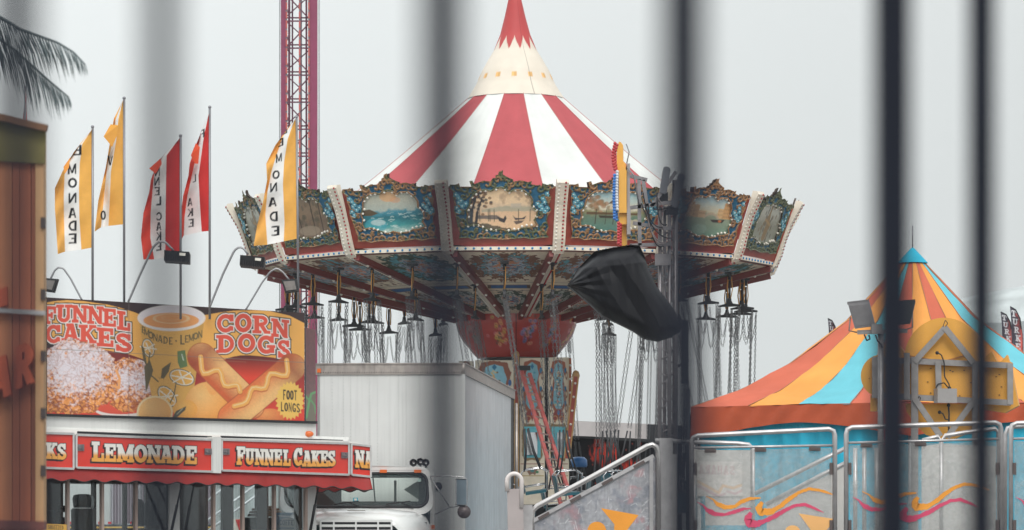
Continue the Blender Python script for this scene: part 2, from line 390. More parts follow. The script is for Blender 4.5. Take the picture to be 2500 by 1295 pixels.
# canopy: 16 gores, alternating, slightly hollow between the ribs
PH0 = -2.75
nu, nv = 16 * 14 + 1, 40
G = np.zeros((nv, nu, 3)); C = np.zeros((nv, nu, 3))
for j in range(nu):
    a = R(PH0 - 11.25) + 2 * math.pi * j / (nu - 1); k = (j / 14) % 1
    for i in range(nv):
        r = .9 + (5.2 - .9) * i / (nv - 1); z = 10.34 - .809 * (r - .9) - .10 * math.sin(math.pi * (i / (nv - 1)))
        z -= .11 * (r / 5.2) * math.sin(math.pi * k); G[i, j] = (AX.x + r * math.sin(a), AX.y - r * math.cos(a), z)
a_ = np.linspace(0, 16, nu)[None, :]; r_ = np.linspace(0, 1, nv)[:, None]
redw = np.broadcast_to((np.floor(a_ + 1e-6) % 2 == 0), (nv, nu))
n1 = fbm(a_ * 5 + r_ * 0, r_ * 6 + a_ * 0, 4) + .35 * (fbm(a_ * 26 + r_ * 3, r_ * 5 + a_ * 0, 14) - .5)
# white and red cloth are built as two meshes so the seam between them is crisp
for nm, cl, sel in (('red_canopy_gores', A(202, 94, 99, .60), 0), ('white_canopy_gores', A(222, 224, 220, .73), 1)):
    b = MB()
    for s_ in range(16):
        if s_ % 2 == sel:
            sl = slice(s_ * 14, s_ * 14 + 15); cc = np.array(cl)[None, None] * (0.90 + .18 * n1[:, sl, None]) * np.ones((nv, 15, 3))
            b.grid(G[:, sl], C=np.minimum(cc, .86))
    b.build(nm, VCF, ride)
b = MB()
for s_ in range(16):
    j = s_ * 14; b.tube([tuple(G[i, j] + np.array([0, 0, .004])) for i in range(0, nv, 3)], .007, 5)
b.build('canopy_rib', mat('rib_cloth', A(170, 110, 108), .8), ride)

# cap on top
prof = [(r * M70, zz(y)) for r, y in [(119, 243), (108, 226), (97, 208), (83, 176), (66, 146), (53, 125), (37, 86), (25, 40), (16, 0), (9, -30), (2, -60), (.1, -64)]]
pr = []
for (a, b_), (c, d) in zip(prof[:-1], prof[1:]):
    for i in range(8): pr.append((a + (c - a) * i / 8, b_ + (d - b_) * i / 8))
pr.append(prof[-1]); n = 360
G2 = np.zeros((len(pr), n + 1, 3))
for i, (r, z) in enumerate(pr):
    for j in range(n + 1):
        a = 2 * math.pi * j / n; G2[i, j] = (AX.x + r * math.sin(a) - .045 * (z - 10) * .25, AX.y - r * math.cos(a), z)
TH = np.degrees(np.linspace(0, 2 * math.pi, n + 1))[None, :] + 0 * G2[..., 2]; YY = HY - (G2[..., 2] - EYE) / M70
th = ((TH - PH0) / 30) % 1; tooth = 94 + 32 * (1 - np.abs(th * 2 - 1))
cc = np.where((YY < tooth)[..., None], np.array(A(196, 66, 66, .72)), np.array(A(216, 206, 190, .85)))
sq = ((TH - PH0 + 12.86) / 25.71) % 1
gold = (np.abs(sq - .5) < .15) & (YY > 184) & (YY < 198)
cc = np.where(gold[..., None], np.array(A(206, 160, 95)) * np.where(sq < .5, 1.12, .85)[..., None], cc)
seam = np.abs(TH - 22 + (YY - 100) * -.0) < 0.8
cc = np.where(seam[..., None], cc * .45, cc)
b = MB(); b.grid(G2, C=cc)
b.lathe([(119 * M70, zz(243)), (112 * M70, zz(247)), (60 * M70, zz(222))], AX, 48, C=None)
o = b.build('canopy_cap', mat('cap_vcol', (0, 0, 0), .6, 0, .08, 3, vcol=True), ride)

# fascia relief, drawn once from the frame's outline and shared by all 16 panels
def L5(p): return [(x / 6.167 - 144, 190 - y / 6.167) for x, y in p]
HOLE = L5([(450, 400), (520, 345), (640, 325), (720, 345), (790, 300), (880, 290), (950, 320), (1000, 370), (1060, 330), (1200, 330), (1310, 420), (1345, 480), (1340, 570), (1425, 650), (1430, 720), (1385, 790), (1440, 870), (1330, 905), (1200, 915), (1090, 950), (960, 955), (850, 925), (740, 955), (600, 910), (470, 860), (340, 870), (320, 800), (350, 720), (330, 640), (390, 560), (400, 480)])
OUT = L5([(90, 285), (110, 245), (200, 245), (250, 228), (255, 285), (330, 285), (430, 285), (405, 195), (450, 190), (475, 240), (600, 190), (715, 200), (755, 150), (795, 150), (795, 108), (835, 100), (845, 55), (905, 30), (898, 90), (940, 118), (990, 145), (1055, 170), (1055, 205), (1180, 185), (1280, 215), (1330, 195), (1320, 245), (1400, 262), (1460, 255), (1475, 305), (1490, 230), (1560, 255), (1640, 240), (1685, 290), (1650, 315), (1620, 310), (1590, 380), (1640, 440), (1600, 560), (1645, 640), (1590, 740), (1585, 800), (1620, 900), (1585, 1000), (1630, 1055), (1500, 1060), (1350, 1085), (1230, 1060), (1060, 1075), (880, 1088), (700, 1070), (560, 1068), (420, 1088), (320, 1055), (175, 1065), (205, 1000), (180, 900), (160, 760), (135, 640), (160, 540), (140, 440), (155, 350), (125, 320)])
BEADS = L5([(495, 392), (565, 345), (640, 340), (800, 320), (935, 322), (1000, 368), (1090, 335), (1185, 340), (1250, 395), (432, 440), (402, 565), (362, 632), (357, 735), (340, 880), (430, 865), (505, 872), (573, 892), (634, 940), (700, 932), (782, 944), (982, 947), (1072, 925), (1140, 930), (1195, 885), (1268, 868), (1345, 862), (1430, 878), (1420, 735), (1415, 640), (1365, 585)])
ROSE = L5([(1575, 390), (1510, 465), (1535, 520), (1430, 545), (1480, 575), (1580, 612), (1550, 655), (1500, 620), (220, 450), (185, 400), (325, 540), (270, 575), (220, 520), (185, 600), (210, 650), (255, 490)])
def shrink(l): return [(x * .945, 150 - (150 - y) * .955) for x, y in l]
HOLE, OUT, BEADS, ROSE = shrink(HOLE), shrink(OUT), shrink(BEADS), shrink(ROSE)
def inside(X, Y, p):
    ins = np.zeros(X.shape, bool); d = np.full(X.shape, 1e9)
    for k in range(len(p)):
        a, c = p[k], p[(k + 1) % len(p)]; d = np.minimum(d, seg_d(X, Y, a, c))
        ins ^= ((a[1] > Y) != (c[1] > Y)) & (X < (c[0] - a[0]) * (Y - a[1]) / (c[1] - a[1] + 1e-12) + a[0])
    return np.where(ins, -d, d)
xs = np.arange(-133, 134, 1.25); ys = np.arange(14, 188, 1.25); XX, YY2 = np.meshgrid(xs, ys)
dh, do_ = inside(XX, YY2, HOLE), inside(XX, YY2, OUT)
keep = (dh > -2.5) & (do_ < .8)
Hh = 1.2 + 0 * XX; who = np.zeros(XX.shape)
rng = random.Random(3); strokes = []
def spiral(cx, cy, r0, a0, turn, sgn):
    return [(cx + r0 * (1 - .82 * t) * math.cos(a0 + sgn * t * turn), cy + r0 * (1 - .82 * t) * math.sin(a0 + sgn * t * turn)) for t in [i / 11 for i in range(12)]]
half = [(-2, 172, 9, 1.6, 7, 1, 3), (-12, 160, 9, 0, 6, 1, 3), (-20, 150, 8, 2, 6, 1, 2.6), (-36, 150, 12, 2.6, 5, -1, 3), (-60, 150, 15, 2.2, 5, 1, 3), (-72, 158, 7, 1, 6, -1, 2.6), (-86, 140, 11, 2.4, 5.5, 1, 2.8), (-104, 144, 10, .5, 6, -1, 2.6), (-122, 146, 8, 1, 6, 1, 2.6),
        (-108, 124, 11, 2, 5, 1, 2.6), (-92, 122, 8, 0, 6, -1, 2.4), (-112, 70, 14, 1, 7, 1, 3), (-100, 52, 11, 4, 6, -1, 2.8), (-114, 40, 9, 2, 6, 1, 2.6), (-96, 34, 10, 0, 6, 1, 2.6), (-78, 30, 12, 3.4, 6, -1, 2.8), (-58, 24, 10, 1, 6, 1, 2.6), (-40, 26, 11, 3, 6, -1, 2.6), (-22, 22, 9, 1, 6, 1, 2.6), (-8, 26, 9, 4, 6, -1, 2.6), (-118, 98, 9, 2, 6, -1, 2.4), (-96, 84, 7, 1, 6, 1, 2.2), (-118, 20, 8, 2, 5, 1, 2.4), (-66, 40, 7, 1, 6, 1, 2.2)]
for q in half:
    for mir in (1, -1):
        p = [(x * mir + (2 if mir > 0 else 2), y) for x, y in spiral(*q[:6])]; strokes.append((p, q[6]))
for q in range(150):
    x0, y0 = rng.uniform(-130, 130), rng.uniform(16, 160)
    if inside(np.array([x0]), np.array([y0]), HOLE)[0] > 4 and inside(np.array([x0]), np.array([y0]), OUT)[0] < -3: strokes.append((spiral(x0, y0, rng.uniform(4, 8), rng.uniform(0, 6), rng.uniform(3, 6), rng.choice([-1, 1])), rng.uniform(1.8, 2.5)))
for k, pl in enumerate((HOLE, OUT)):
    p = pl + [pl[0]]; strokes.append((p, 2.6 if k == 0 else 2.9))
for p, r0 in strokes:
    pa = np.array(p); m = r0 + 2; j = (XX > pa[:, 0].min() - m) & (XX < pa[:, 0].max() + m) & (YY2 > pa[:, 1].min() - m) & (YY2 < pa[:, 1].max() + m)
    if not j.any(): continue
    x, y = XX[j], YY2[j]; d = np.full(x.shape, 1e9)
    for a, c in zip(p[:-1], p[1:]): d = np.minimum(d, seg_d(x, y, a, c))
    hh = 1.2 + r0 * 1.5 * np.sqrt(np.clip(1 - (d / r0) ** 2, 0, 1)) + .8 * (d < r0) * fbm(x / 2.5, y / 2.5, 5)
    Hj = Hh[j]; up = hh > Hj; Hh[j] = np.where(up, hh, Hj); wj = who[j]; who[j] = np.where(up & (d < r0), 1, wj)
for x0, y0 in ROSE:
    d = np.hypot(XX - x0, YY2 - y0); an = np.arctan2(YY2 - y0, XX - x0); rr = 5.6 * (1 + .18 * np.cos(5 * an))
    up = d < rr; Hh = np.where(up, 5.0 + 1.6 * np.cos(d / rr * 3.1 * 1.6), Hh); who = np.where(up, 2 + (d < 1.6), who)
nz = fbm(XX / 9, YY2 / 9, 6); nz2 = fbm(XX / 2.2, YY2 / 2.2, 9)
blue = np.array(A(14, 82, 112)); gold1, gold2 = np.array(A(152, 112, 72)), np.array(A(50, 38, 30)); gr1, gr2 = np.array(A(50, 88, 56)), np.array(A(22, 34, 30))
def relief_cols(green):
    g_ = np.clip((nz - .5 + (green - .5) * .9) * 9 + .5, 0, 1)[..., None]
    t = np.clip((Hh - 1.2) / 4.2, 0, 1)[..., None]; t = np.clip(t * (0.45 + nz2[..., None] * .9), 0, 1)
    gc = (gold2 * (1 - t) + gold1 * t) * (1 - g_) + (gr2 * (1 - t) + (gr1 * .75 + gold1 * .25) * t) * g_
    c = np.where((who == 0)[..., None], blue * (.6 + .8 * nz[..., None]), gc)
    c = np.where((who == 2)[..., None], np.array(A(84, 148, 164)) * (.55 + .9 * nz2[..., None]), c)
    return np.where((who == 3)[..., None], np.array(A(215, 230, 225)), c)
RB = 5.36 * math.cos(R(11.25)); LEAN = .40 / (145 * MF)
def panel_pt(a, b, dep):
    """a, b in drawing pixels of the front panel -> ride-local metres, facing -Y; dep metres outward"""
    z = 6.765 + b * MF; r = RB + b * MF * LEAN; return a * MF * (1 + .085 * (b - 40) / 145), -(r + dep), z
def panel_grid(X, Y, D):
    x, y, z = panel_pt(X, Y, D); return np.stack([x, y + 0 * X, z + 0 * X], -1)
GR = panel_grid(XX, YY2, .020 + Hh * MF * .9)
VR = mat('relief_vcol', (0, 0, 0), .38, 0, .1, 30, vcol=True)
relief = []
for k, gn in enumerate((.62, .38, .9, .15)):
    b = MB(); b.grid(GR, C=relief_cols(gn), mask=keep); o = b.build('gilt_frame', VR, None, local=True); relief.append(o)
# back edge of the relief so the crest has real thickness
b = MB(); b.prism([panel_pt(x, y, -.045) for x, y in OUT], (0, -.040, 0)); relief_back = b.build('frame_back', mat('frame_edge', A(58, 46, 38), .6), None, local=True)
PEARL = [panel_pt(x, y, .034) for x, y in BEADS]
b = MB(); W2 = 127
b.prism([panel_pt(-W2, 8, 0), panel_pt(W2, 8, 0), panel_pt(W2, 146, 0), panel_pt(60, 146, 0), panel_pt(0, 150, 0), panel_pt(-60, 146, 0), panel_pt(-W2, 146, 0)], (0, .05, 0))
base_pan = b.build('fascia_panel', redp, None, local=True)

def scene_cols(kind, X, Y):
    """the little landscapes; X, Y drawing pixels with Y down from the top of the opening"""
    ar = Art(X, Y, (200, 180, 150), .9); x, y = ar.X, ar.Y; nn = fbm(x / 11, y / 5, 21); n3 = fbm(x / 3, y / 2, 22)
    def bands(cols):
        ys_ = [c[0] for c in cols]; cs = np.array([lin(c[1]) * ALB for c in cols]); yy = y + (nn - .5) * 14
        ar.C = np.stack([np.interp(yy, ys_, cs[:, k]) for k in range(3)], -1) * (.86 + .28 * n3[:, None])
    if kind == 'sea':
        bands([(-70, (150, 165, 160)), (-35, (178, 176, 160)), (-8, (168, 175, 165)), (-2, (70, 135, 150)), (12, (40, 105, 115)), (30, (70, 150, 150)), (50, (190, 205, 195))])
        ar.ell(-8, -38, 22, 12, (214, 160, 105), .75); ar.ell(10, -30, 14, 7, (206, 150, 110), .6)
        for q in range(70): xx, yy = rng.uniform(-90, 90), rng.uniform(-2, 46); ar.line([(xx + 4 * i, yy + rng.uniform(-1.6, 1.6)) for i in range(rng.randint(2, 6))], rng.uniform(.4, 1.3), (205, 222, 214) if q % 3 else (24, 86, 104), .6)
        ar.poly([(-90, -6), (-62, -10), (-40, 0), (-60, 6), (-90, 4)], (90, 75, 55)); ar.ell(-52, 28, 30, 16, (60, 160, 175), .6); ar.ell(-45, 22, 20, 7, (220, 232, 226), .6)
    elif kind == 'boats':
        bands([(-70, (214, 186, 148)), (-20, (212, 184, 148)), (-5, (190, 168, 142)), (4, (205, 172, 138)), (50, (216, 180, 142))])
        for cx, cy, r in ((0, -24, 14), (38, -32, 10), (62, -25, 12)):
            for q in range(14): ar.ell(cx + rng.uniform(-r, r) * .7, cy + rng.uniform(-r, r), 3.5, 3.5, (168, 140, 112), .5)
        ar.poly([(-50, -2), (-10, -8), (40, -10), (90, -8), (90, 2), (-50, 4)], (150, 150, 128), .7, warp=2); ar.poly([(20, -16), (44, -16), (44, -6), (20, -6)], (176, 164, 146), .8)
        ar.poly([(-62, 12), (-14, 12), (-5, 17), (-14, 22), (-60, 20)], (110, 98, 88), 1, warp=1); ar.poly([(-14, 15), (2, 20), (6, 12), (10, 19), (4, 30), (-8, 26)], (52, 48, 50))
        ar.poly([(24, 12), (30, 18), (46, 19), (56, 14), (52, 22), (30, 23)], (62, 58, 62)); ar.poly([(26, 26), (52, 24), (46, 30), (32, 34)], (72, 62, 62), .9)
        for p in (-55, -34, -30, -20, 66, 38): ar.line([(p, -2), (p, 26)], .8, (58, 52, 44))
        for q in range(110): ar.ell(-60 + rng.gauss(0, 15), -32 + rng.gauss(0, 12), 4, 3.2, (36, 34, 42) if q % 3 else (120, 86, 56), .85)
        ar.line([(-78, 40), (-72, 0), (-62, -30)], [4, 3, 1.5], (44, 40, 42)); ar.line([(-66, 40), (-60, 5), (-48, -26)], [4, 2.5, 1.2], (48, 42, 42))
        ar.poly([(-95, 24), (-60, 30), (-20, 36), (20, 44), (20, 70), (-95, 70)], (62, 62, 50), .9, warp=4); ar.poly([(-95, -6), (-72, -4), (-72, 30), (-95, 34)], (52, 66, 72), .85, warp=3)
    elif kind == 'cottage':
        bands([(-70, (110, 158, 176)), (-40, (150, 186, 192)), (-8, (200, 196, 176)), (0, (140, 140, 105)), (14, (96, 122, 104)), (50, (74, 124, 118))])
        for q in range(30): ar.ell(-45 + rng.gauss(0, 16), -18 + rng.gauss(0, 8), 6, 5, (158, 118, 84) if q % 2 else (120, 104, 74), .7)
        ar.poly([(-14, -6), (-10, -22), (14, -38), (30, -30), (34, -6)], (196, 184, 158)); ar.poly([(-18, -18), (8, -44), (28, -44), (14, -20)], (98, 84, 72)); ar.poly([(20, -46), (24, -46), (24, -38), (20, -38)], (90, 60, 50))
        ar.poly([(-70, 2), (60, 2), (60, 7), (-70, 8)], (92, 74, 52)); ar.poly([(-40, 10), (20, 10), (10, 16), (-34, 16)], (60, 60, 52)); ar.poly([(10, 26), (60, 16), (90, 50), (20, 50)], (178, 170, 146), .9, warp=3)
        for p in (-46, -20, 0): ar.line([(p, -4), (p, 30)], 1, (64, 56, 46))
    elif kind == 'venice':
        bands([(-70, (96, 150, 178)), (-40, (168, 192, 196)), (-12, (200, 190, 160)), (0, (140, 150, 128)), (50, (110, 146, 128))])
        for x0, x1, h, c in ((-80, -52, -34, (190, 160, 118)), (-54, -34, -28, (174, 146, 110)), (-34, -10, -14, (190, 160, 124)), (30, 50, -22, (206, 170, 120)), (48, 84, -36, (196, 152, 100))):
            ar.poly([(x0, 2), (x0, h), (x1, h), (x1, 2)], c)
            for q in range(int((x1 - x0) / 6)):
                for r in range(int(-h / 9)): ar.poly([(x0 + 3 + q * 6, h + 4 + r * 9), (x0 + 5 + q * 6, h + 4 + r * 9), (x0 + 5 + q * 6, h + 8 + r * 9), (x0 + 3 + q * 6, h + 8 + r * 9)], (110, 84, 66), .8)
        ar.line([(-14, 2), (0, -7), (14, -9), (28, -4), (36, 2)], 2.6, (182, 164, 140)); ar.poly([(10, 6), (60, 4), (54, 12), (20, 12)], (60, 50, 46)); ar.ell(44, 8, 6, 3, (190, 110, 60)); ar.ell(-20, 30, 26, 12, (150, 176, 160), .5)
    elif kind == 'statue':
        bands([(-70, (160, 168, 164)), (-30, (176, 176, 164)), (0, (130, 128, 112)), (50, (140, 144, 132))])
        for q in range(60): ar.ell(rng.gauss(0, 20), rng.gauss(0, 22), 4, 6, (112, 92, 60) if q % 2 else (80, 74, 60), .7)
        ar.line([(0, -44), (-2, -20), (4, 0), (0, 30)], [3, 6, 9, 14], (128, 104, 66)); ar.line([(-20, -12), (18, 0)], 3, (150, 120, 74))
    else:
        bands([(-70, (120, 108, 92)), (-10, (134, 112, 90)), (10, (110, 92, 76)), (50, (128, 110, 94))])
        for q in range(90): ar.ell(rng.uniform(-85, 85), rng.uniform(-60, 20), 5, 6, (82, 76, 58) if q % 3 else (130, 104, 78), .55)
        for p in (-60, -30, 22, 52): ar.line([(p, 40), (p + 3, -40)], 2, (66, 54, 44))
        ar.ell(0, 30, 40, 12, (160, 142, 120), .6)
    return ar.out()
kinds = {0: 'boats', 1: 'cottage', 2: 'venice', 3: 'statue', -1: 'sea', -2: 'wood', -3: 'statue', -4: 'wood', 4: 'venice'}
pview = {'boats': 'river landscape panel with moored boats', 'sea': 'seascape panel', 'cottage': 'thatched cottage panel', 'venice': 'canal and bridge panel', 'statue': 'bronze statue panel', 'wood': 'brown woodland panel'}
xs2 = np.arange(-98, 99, 1.5); ys2 = np.arange(30, 146, 1.5); X3, Y3 = np.meshgrid(xs2, ys2); GS = panel_grid(X3, Y3, .014)
hm = inside(X3, Y3, HOLE) < 4
b = MB()
prf = [(0, -12), (6, -6), (9, 20), (6, 60), (8, 100), (16, 135), (20, 152), (14, 160), (0, 162)]
side = [panel_pt(0, y, x * MF + .03) for x, y in prf]
def ringpt(r, z, a): return (r * math.sin(a), -r * math.cos(a), z)
pw = .115
rowz = []
ps = []
for sx in (-1, 1): ps.append([(sx * pw, q[1] + -(RB / math.cos(R(11.25)) - RB) * 1.0, q[2]) for q in side])
v = ps[0] + ps[1]; m = len(side)
b.add(v, [tuple(range(m)), tuple(range(2 * m - 1, m - 1, -1))] + [(i, i + m, i + m + 1, i + 1) for i in range(m - 1)] + [(m - 1, 2 * m - 1, m, 0)])
post0 = b.build('corner_post', cream, None, local=True)
PBW, PBR = [], []
for sx, lst in ((-.55, PBW), (.5, PBR)):
    for i in range(19):
        bb = -6 + 158 * i / 18; xo = np.interp(bb, [p[1] for p in prf[:-2]], [p[0] for p in prf[:-2]])
        q = panel_pt(0, bb, xo * MF + .03); lst.append((sx * pw, q[1] - (RB / math.cos(R(11.25)) - RB), q[2]))
b = MB(); q0 = panel_pt(0, -5, .02); q1 = panel_pt(0, 4, .02); hw = 5.36 * math.sin(R(11.25)) - .10
b.box((0, q0[1], (q0[2] + q1[2]) / 2), (2 * hw, .05, q1[2] - q0[2])); strip0 = b.build('rim_strip', cream, None, local=True)
RIM = [(-hw + .07 + (2 * hw - .14) * i / 11, q0[1] - .03, (q0[2] + q1[2]) / 2) for i in range(12)]
# underside
SR0, SZ0, SR1, SZ1 = 5.34, 6.72, 1.22, 5.76
def soff(r): return SZ1 + (SZ0 - SZ1) * (r - SR1) / (SR0 - SR1)
nu, nv = 110, 190
rr = np.linspace(SR0, SR1, nv)[:, None]; aa = np.linspace(-R(11.25), R(11.25), nu)[None, :]
chord = rr * math.cos(R(11.25)) / np.cos(aa)
GS2 = np.stack([chord * np.sin(aa), -chord * np.cos(aa), soff(rr) + 0 * aa], -1)
def soffit_cols(sd):
    X = GS2[..., 0] * 118.6; Y = (SR0 + GS2[..., 1] / math.cos(R(11.25)) * 1.0) * 118.6
    ar = Art(X, Y, (220, 206, 182), 1.5); x, y = ar.X, ar.Y; n0 = fbm(x / 9, y / 14, sd); ax_ = np.abs(x); sy = fbm(ax_ / 8, y / 12, sd + 3); s2 = fbm(ax_ / 15, y / 22, sd + 4)
    def orn(cy, rx, ry, c1, c2, inner):
        k = np.hypot(x / rx, (y - cy) / ry); kk = k + (sy - .5) * .9
        def put(mask, col, a=1): ar.C = np.where((mask)[:, None], np.array(A(*col)) * (.7 + .6 * n0[:, None]), ar.C)
        put((kk < 1.12) & (kk > .62), c1); put((kk < .95) & (kk > .72) & (s2 > .5), c2)
        put(kk < .62, inner); n5 = fbm(x / 7, y / 10, sd + 7); put((kk < .5) & (n5 > .56), (196, 128, 84)); put((kk < .5) & (n5 < .4), (84, 104, 128)); put((kk < .4) & (fbm(x / 5, y / 7, sd + 8) > .66), (160, 50, 44))
    c1 = (118, 78, 54) if sd % 4 != 3 else (62, 80, 60) 
    orn(112, 84, 92, c1, (76, 150, 164), (150, 168, 178)); orn(372, 38, 72, (56, 72, 58) if sd % 3 else (112, 78, 56), (160, 168, 160), (178, 176, 170))
    ar.poly([(-50, 256), (50, 256), (50, 284), (-50, 284)], (96, 72, 52)); ar.poly([(-42, 260), (42, 260), (42, 281), (-42, 281)], (20, 92, 150))
    for yy in (238, 300): ar.poly([(-200, yy - 2), (200, yy - 2), (200, yy + 2), (-200, yy + 2)], (150, 140, 124))
    ar.poly([(-200, -4), (200, -4), (200, 8), (-200, 8)], (120, 60, 48)); 
    return ar.out()
soffs = []
for sd_ in range(4):
    b = MB(); b.grid(GS2, C=soffit_cols(40 + sd_), flip=False); soffs.append(b.build('soffit_panel', VCM, None, local=True))
# spokes with bulbs
beams_, chans_ = [], []
for sx in (-1, 1):      # beam on one side of the bulb channel
    b = MB(); b.bar((sx * .125, -SR0 + .02, SZ0 - .06), (sx * .10, -SR1, SZ1 - .06), .085, .12); beams_.append(b.build('spoke_beam', mat('dark_red_beam', A(112, 42, 38), .45, 0, .15, 5), None, local=True))
    b = MB(); b.bar((-sx * .015, -SR0 + .02, SZ0 - .03), (-sx * .01, -SR1, SZ1 - .03), .19, .06); chans_.append(b.build('bulb_channel', cream, None, local=True))
SPW, SPR = [], []
for i in range(60):
    t = (i + .5) / 60; y = -SR0 + (SR0 - SR1) * t; z = soff(-y) - .065
    SPW.append((-.06, y, z)); SPR.append((.04, y, z))
STUDS = [[(sx * .115, -SR0 + (SR0 - SR1) * (i + .5) / 6, soff(SR0 - (SR0 - SR1) * (i + .5) / 6) - .125) for i in range(6)] for sx in (-1, 1)]
rest = {'pearl_bulb': (MB(), [whiteb]), 'post_bulb': (MB(), [whiteb, redb]), 'rim_bulb': (MB(), [blueb]), 'spoke_bulb': (MB(), [whiteb, redb])}
def rball(key, q, r, a, mi=0, n=7):
    c, s_ = math.cos(a), math.sin(a); rest[key][0].ball((AX.x + q[0] * c - q[1] * s_, AX.y + q[0] * s_ + q[1] * c, q[2]), r, n, mi)

first = {}
def place(proto, key, parent, rot):
    """the first time the prototype itself, then copies"""
    o = proto if key not in first else proto.copy()
    if key in first: COL.objects.link(o)
    first[key] = 1; o.parent = parent; o.rotation_euler = (0, 0, rot) if parent is ride else (0, 0, 0); return o
for k in range(-8, 8):
    a = R(PH0 + 22.5 * k); vis = -4 <= k <= 4
    kd = kinds.get(k, 'wood'); v_ = (k * 7 + 1) % 4 if k else 0
    fp = place(base_pan, 'fp', ride, a)
    if vis: tag(fp, pview[kd])
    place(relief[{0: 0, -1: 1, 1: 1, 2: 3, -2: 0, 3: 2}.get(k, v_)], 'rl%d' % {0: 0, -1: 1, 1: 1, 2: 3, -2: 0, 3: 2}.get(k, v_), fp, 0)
    place(relief_back, 'rb', fp, 0); 0
    b = MB(); b.grid(GS, C=scene_cols(kd, X3, 90 - Y3), mask=hm); b.build('painting', mat('oil_vcol', (0, 0, 0), .35, 0, .05, 20, vcol=True), fp, local=True)
    po = place(post0, 'po', ride, a + R(11.25))
    if k in (-1, 0, 1): bulbs(fp, 'pearl_bulb', whiteb, PEARL, .027)
    else: [rball('pearl_bulb', q, .027, a) for q in PEARL]
    if k in (-1, 0): bulbs(po, 'white_post_bulb', whiteb, PBW, .021); bulbs(po, 'red_post_bulb', redb, PBR, .021)
    else: [rball('post_bulb', q, .021, a + R(11.25), 0) for q in PBW]; [rball('post_bulb', q, .021, a + R(11.25), 1) for q in PBR]
    st = place(strip0, 'st', ride, a); (bulbs(st, 'rim_bulb', blueb, RIM, .023) if -4 <= k <= 3 else [rball('rim_bulb', q, .023, a) for q in RIM])
    place(soffs[k % 4], 'so%d' % (k % 4), ride, a)
    sd_i = 0 if k >= 0 else 1; bm_ = place(beams_[sd_i], 'bm%d' % sd_i, ride, a + R(11.25)); place(chans_[sd_i], 'bc%d' % sd_i, bm_, 0); bulbs(bm_, 'spoke_stud', whiteb, STUDS[sd_i], .03) if -4 <= k <= 3 else None
    for q in SPW: rball('spoke_bulb', q, .02, a + R(11.25), 0, 6)
    for q in SPR: rball('spoke_bulb', q, .02, a + R(11.25), 1, 6)
for nm, (b, ms_) in rest.items(): tag(b.build(nm, ms_, ride), kind='stuff')
b = MB(); b.lathe([(5.12, 6.74), (5.10, 6.80), (3, 6.9), (.2, 7.0)], AX, 48); b.build('ceiling_disc', dark, ride)

# bowl under the hub, with painted bouquets
bp = [(147.5, 758), (149, 775), (147, 795), (140, 816), (130, 834), (118, 848), (106, 864), (94, 876)]
pr = []
for (a, c), (d, e_) in zip(bp[:-1], bp[1:]):
    for i in range(7): pr.append((a + (d - a) * i / 7, c + (e_ - c) * i / 7))
pr.append(bp[-1]); n = 330
G2 = np.zeros((len(pr), n + 1, 3)); XX4 = np.zeros((len(pr), n + 1)); YY4 = XX4.copy()
for i, (r, y) in enumerate(pr):
    for j in range(n + 1):
        a = 2 * math.pi * j / n - math.pi; G2[i, j] = (AX.x + r * M70 * math.sin(a), AX.y - r * M70 * math.cos(a), zz(y)); XX4[i, j] = a * 140; YY4[i, j] = y
ar = Art(XX4, YY4, (160, 44, 34), 1.2)
pal = [((214, 150, 92), (200, 110, 110), (190, 150, 60)), ((110, 130, 170), (205, 130, 100), (60, 110, 150), (140, 90, 130)), ((96, 130, 170), (190, 120, 60), (180, 90, 110)), ((170, 110, 110), (120, 120, 110))]
for cx, cs in ((-44, pal[0]), (32, pal[1]), (96, pal[2]), (-120, pal[3]), (170, pal[0]), (240, pal[1]), (-220, pal[2]), (310, pal[1]), (-310, pal[0]), (420, pal[1]), (-400, pal[1])):
    for q in range(34):
        x, y = cx + rng.gauss(0, 9), 822 + rng.gauss(0, 17); c = cs[q % len(cs)]
        ar.ell(x, y, 5, 4.2, c, .62); ar.ell(x, y, 2, 1.6, tuple(int(v * .6) for v in c), .8); ar.ell(x + 1.5, y - 1.5, 1.4, 1.2, tuple(min(255, int(v * 1.2)) for v in c), .8)
    for q in range(8): ar.ell(cx + rng.gauss(0, 7), 826 + rng.gauss(0, 16), 2, 3, (44, 52, 40), .9)
ar.line([(0, 750), (0, 880)], .9, (70, 20, 18)); ar.line([(-220, 750), (-220, 880)], .9, (70, 20, 18)); ar.line([(220, 750), (220, 880)], .9, (70, 20, 18))
b = MB(); b.grid(G2, C=ar.out()); b.lathe([(94 * M70, zz(876)), (80 * M70, zz(878)), (.02, zz(878))], AX, 48, C=None)
b.build('hub_bowl', mat('lacquer_vcol', (0, 0, 0), .22, 0, .08, 5, vcol=True, coat=.4), ride)

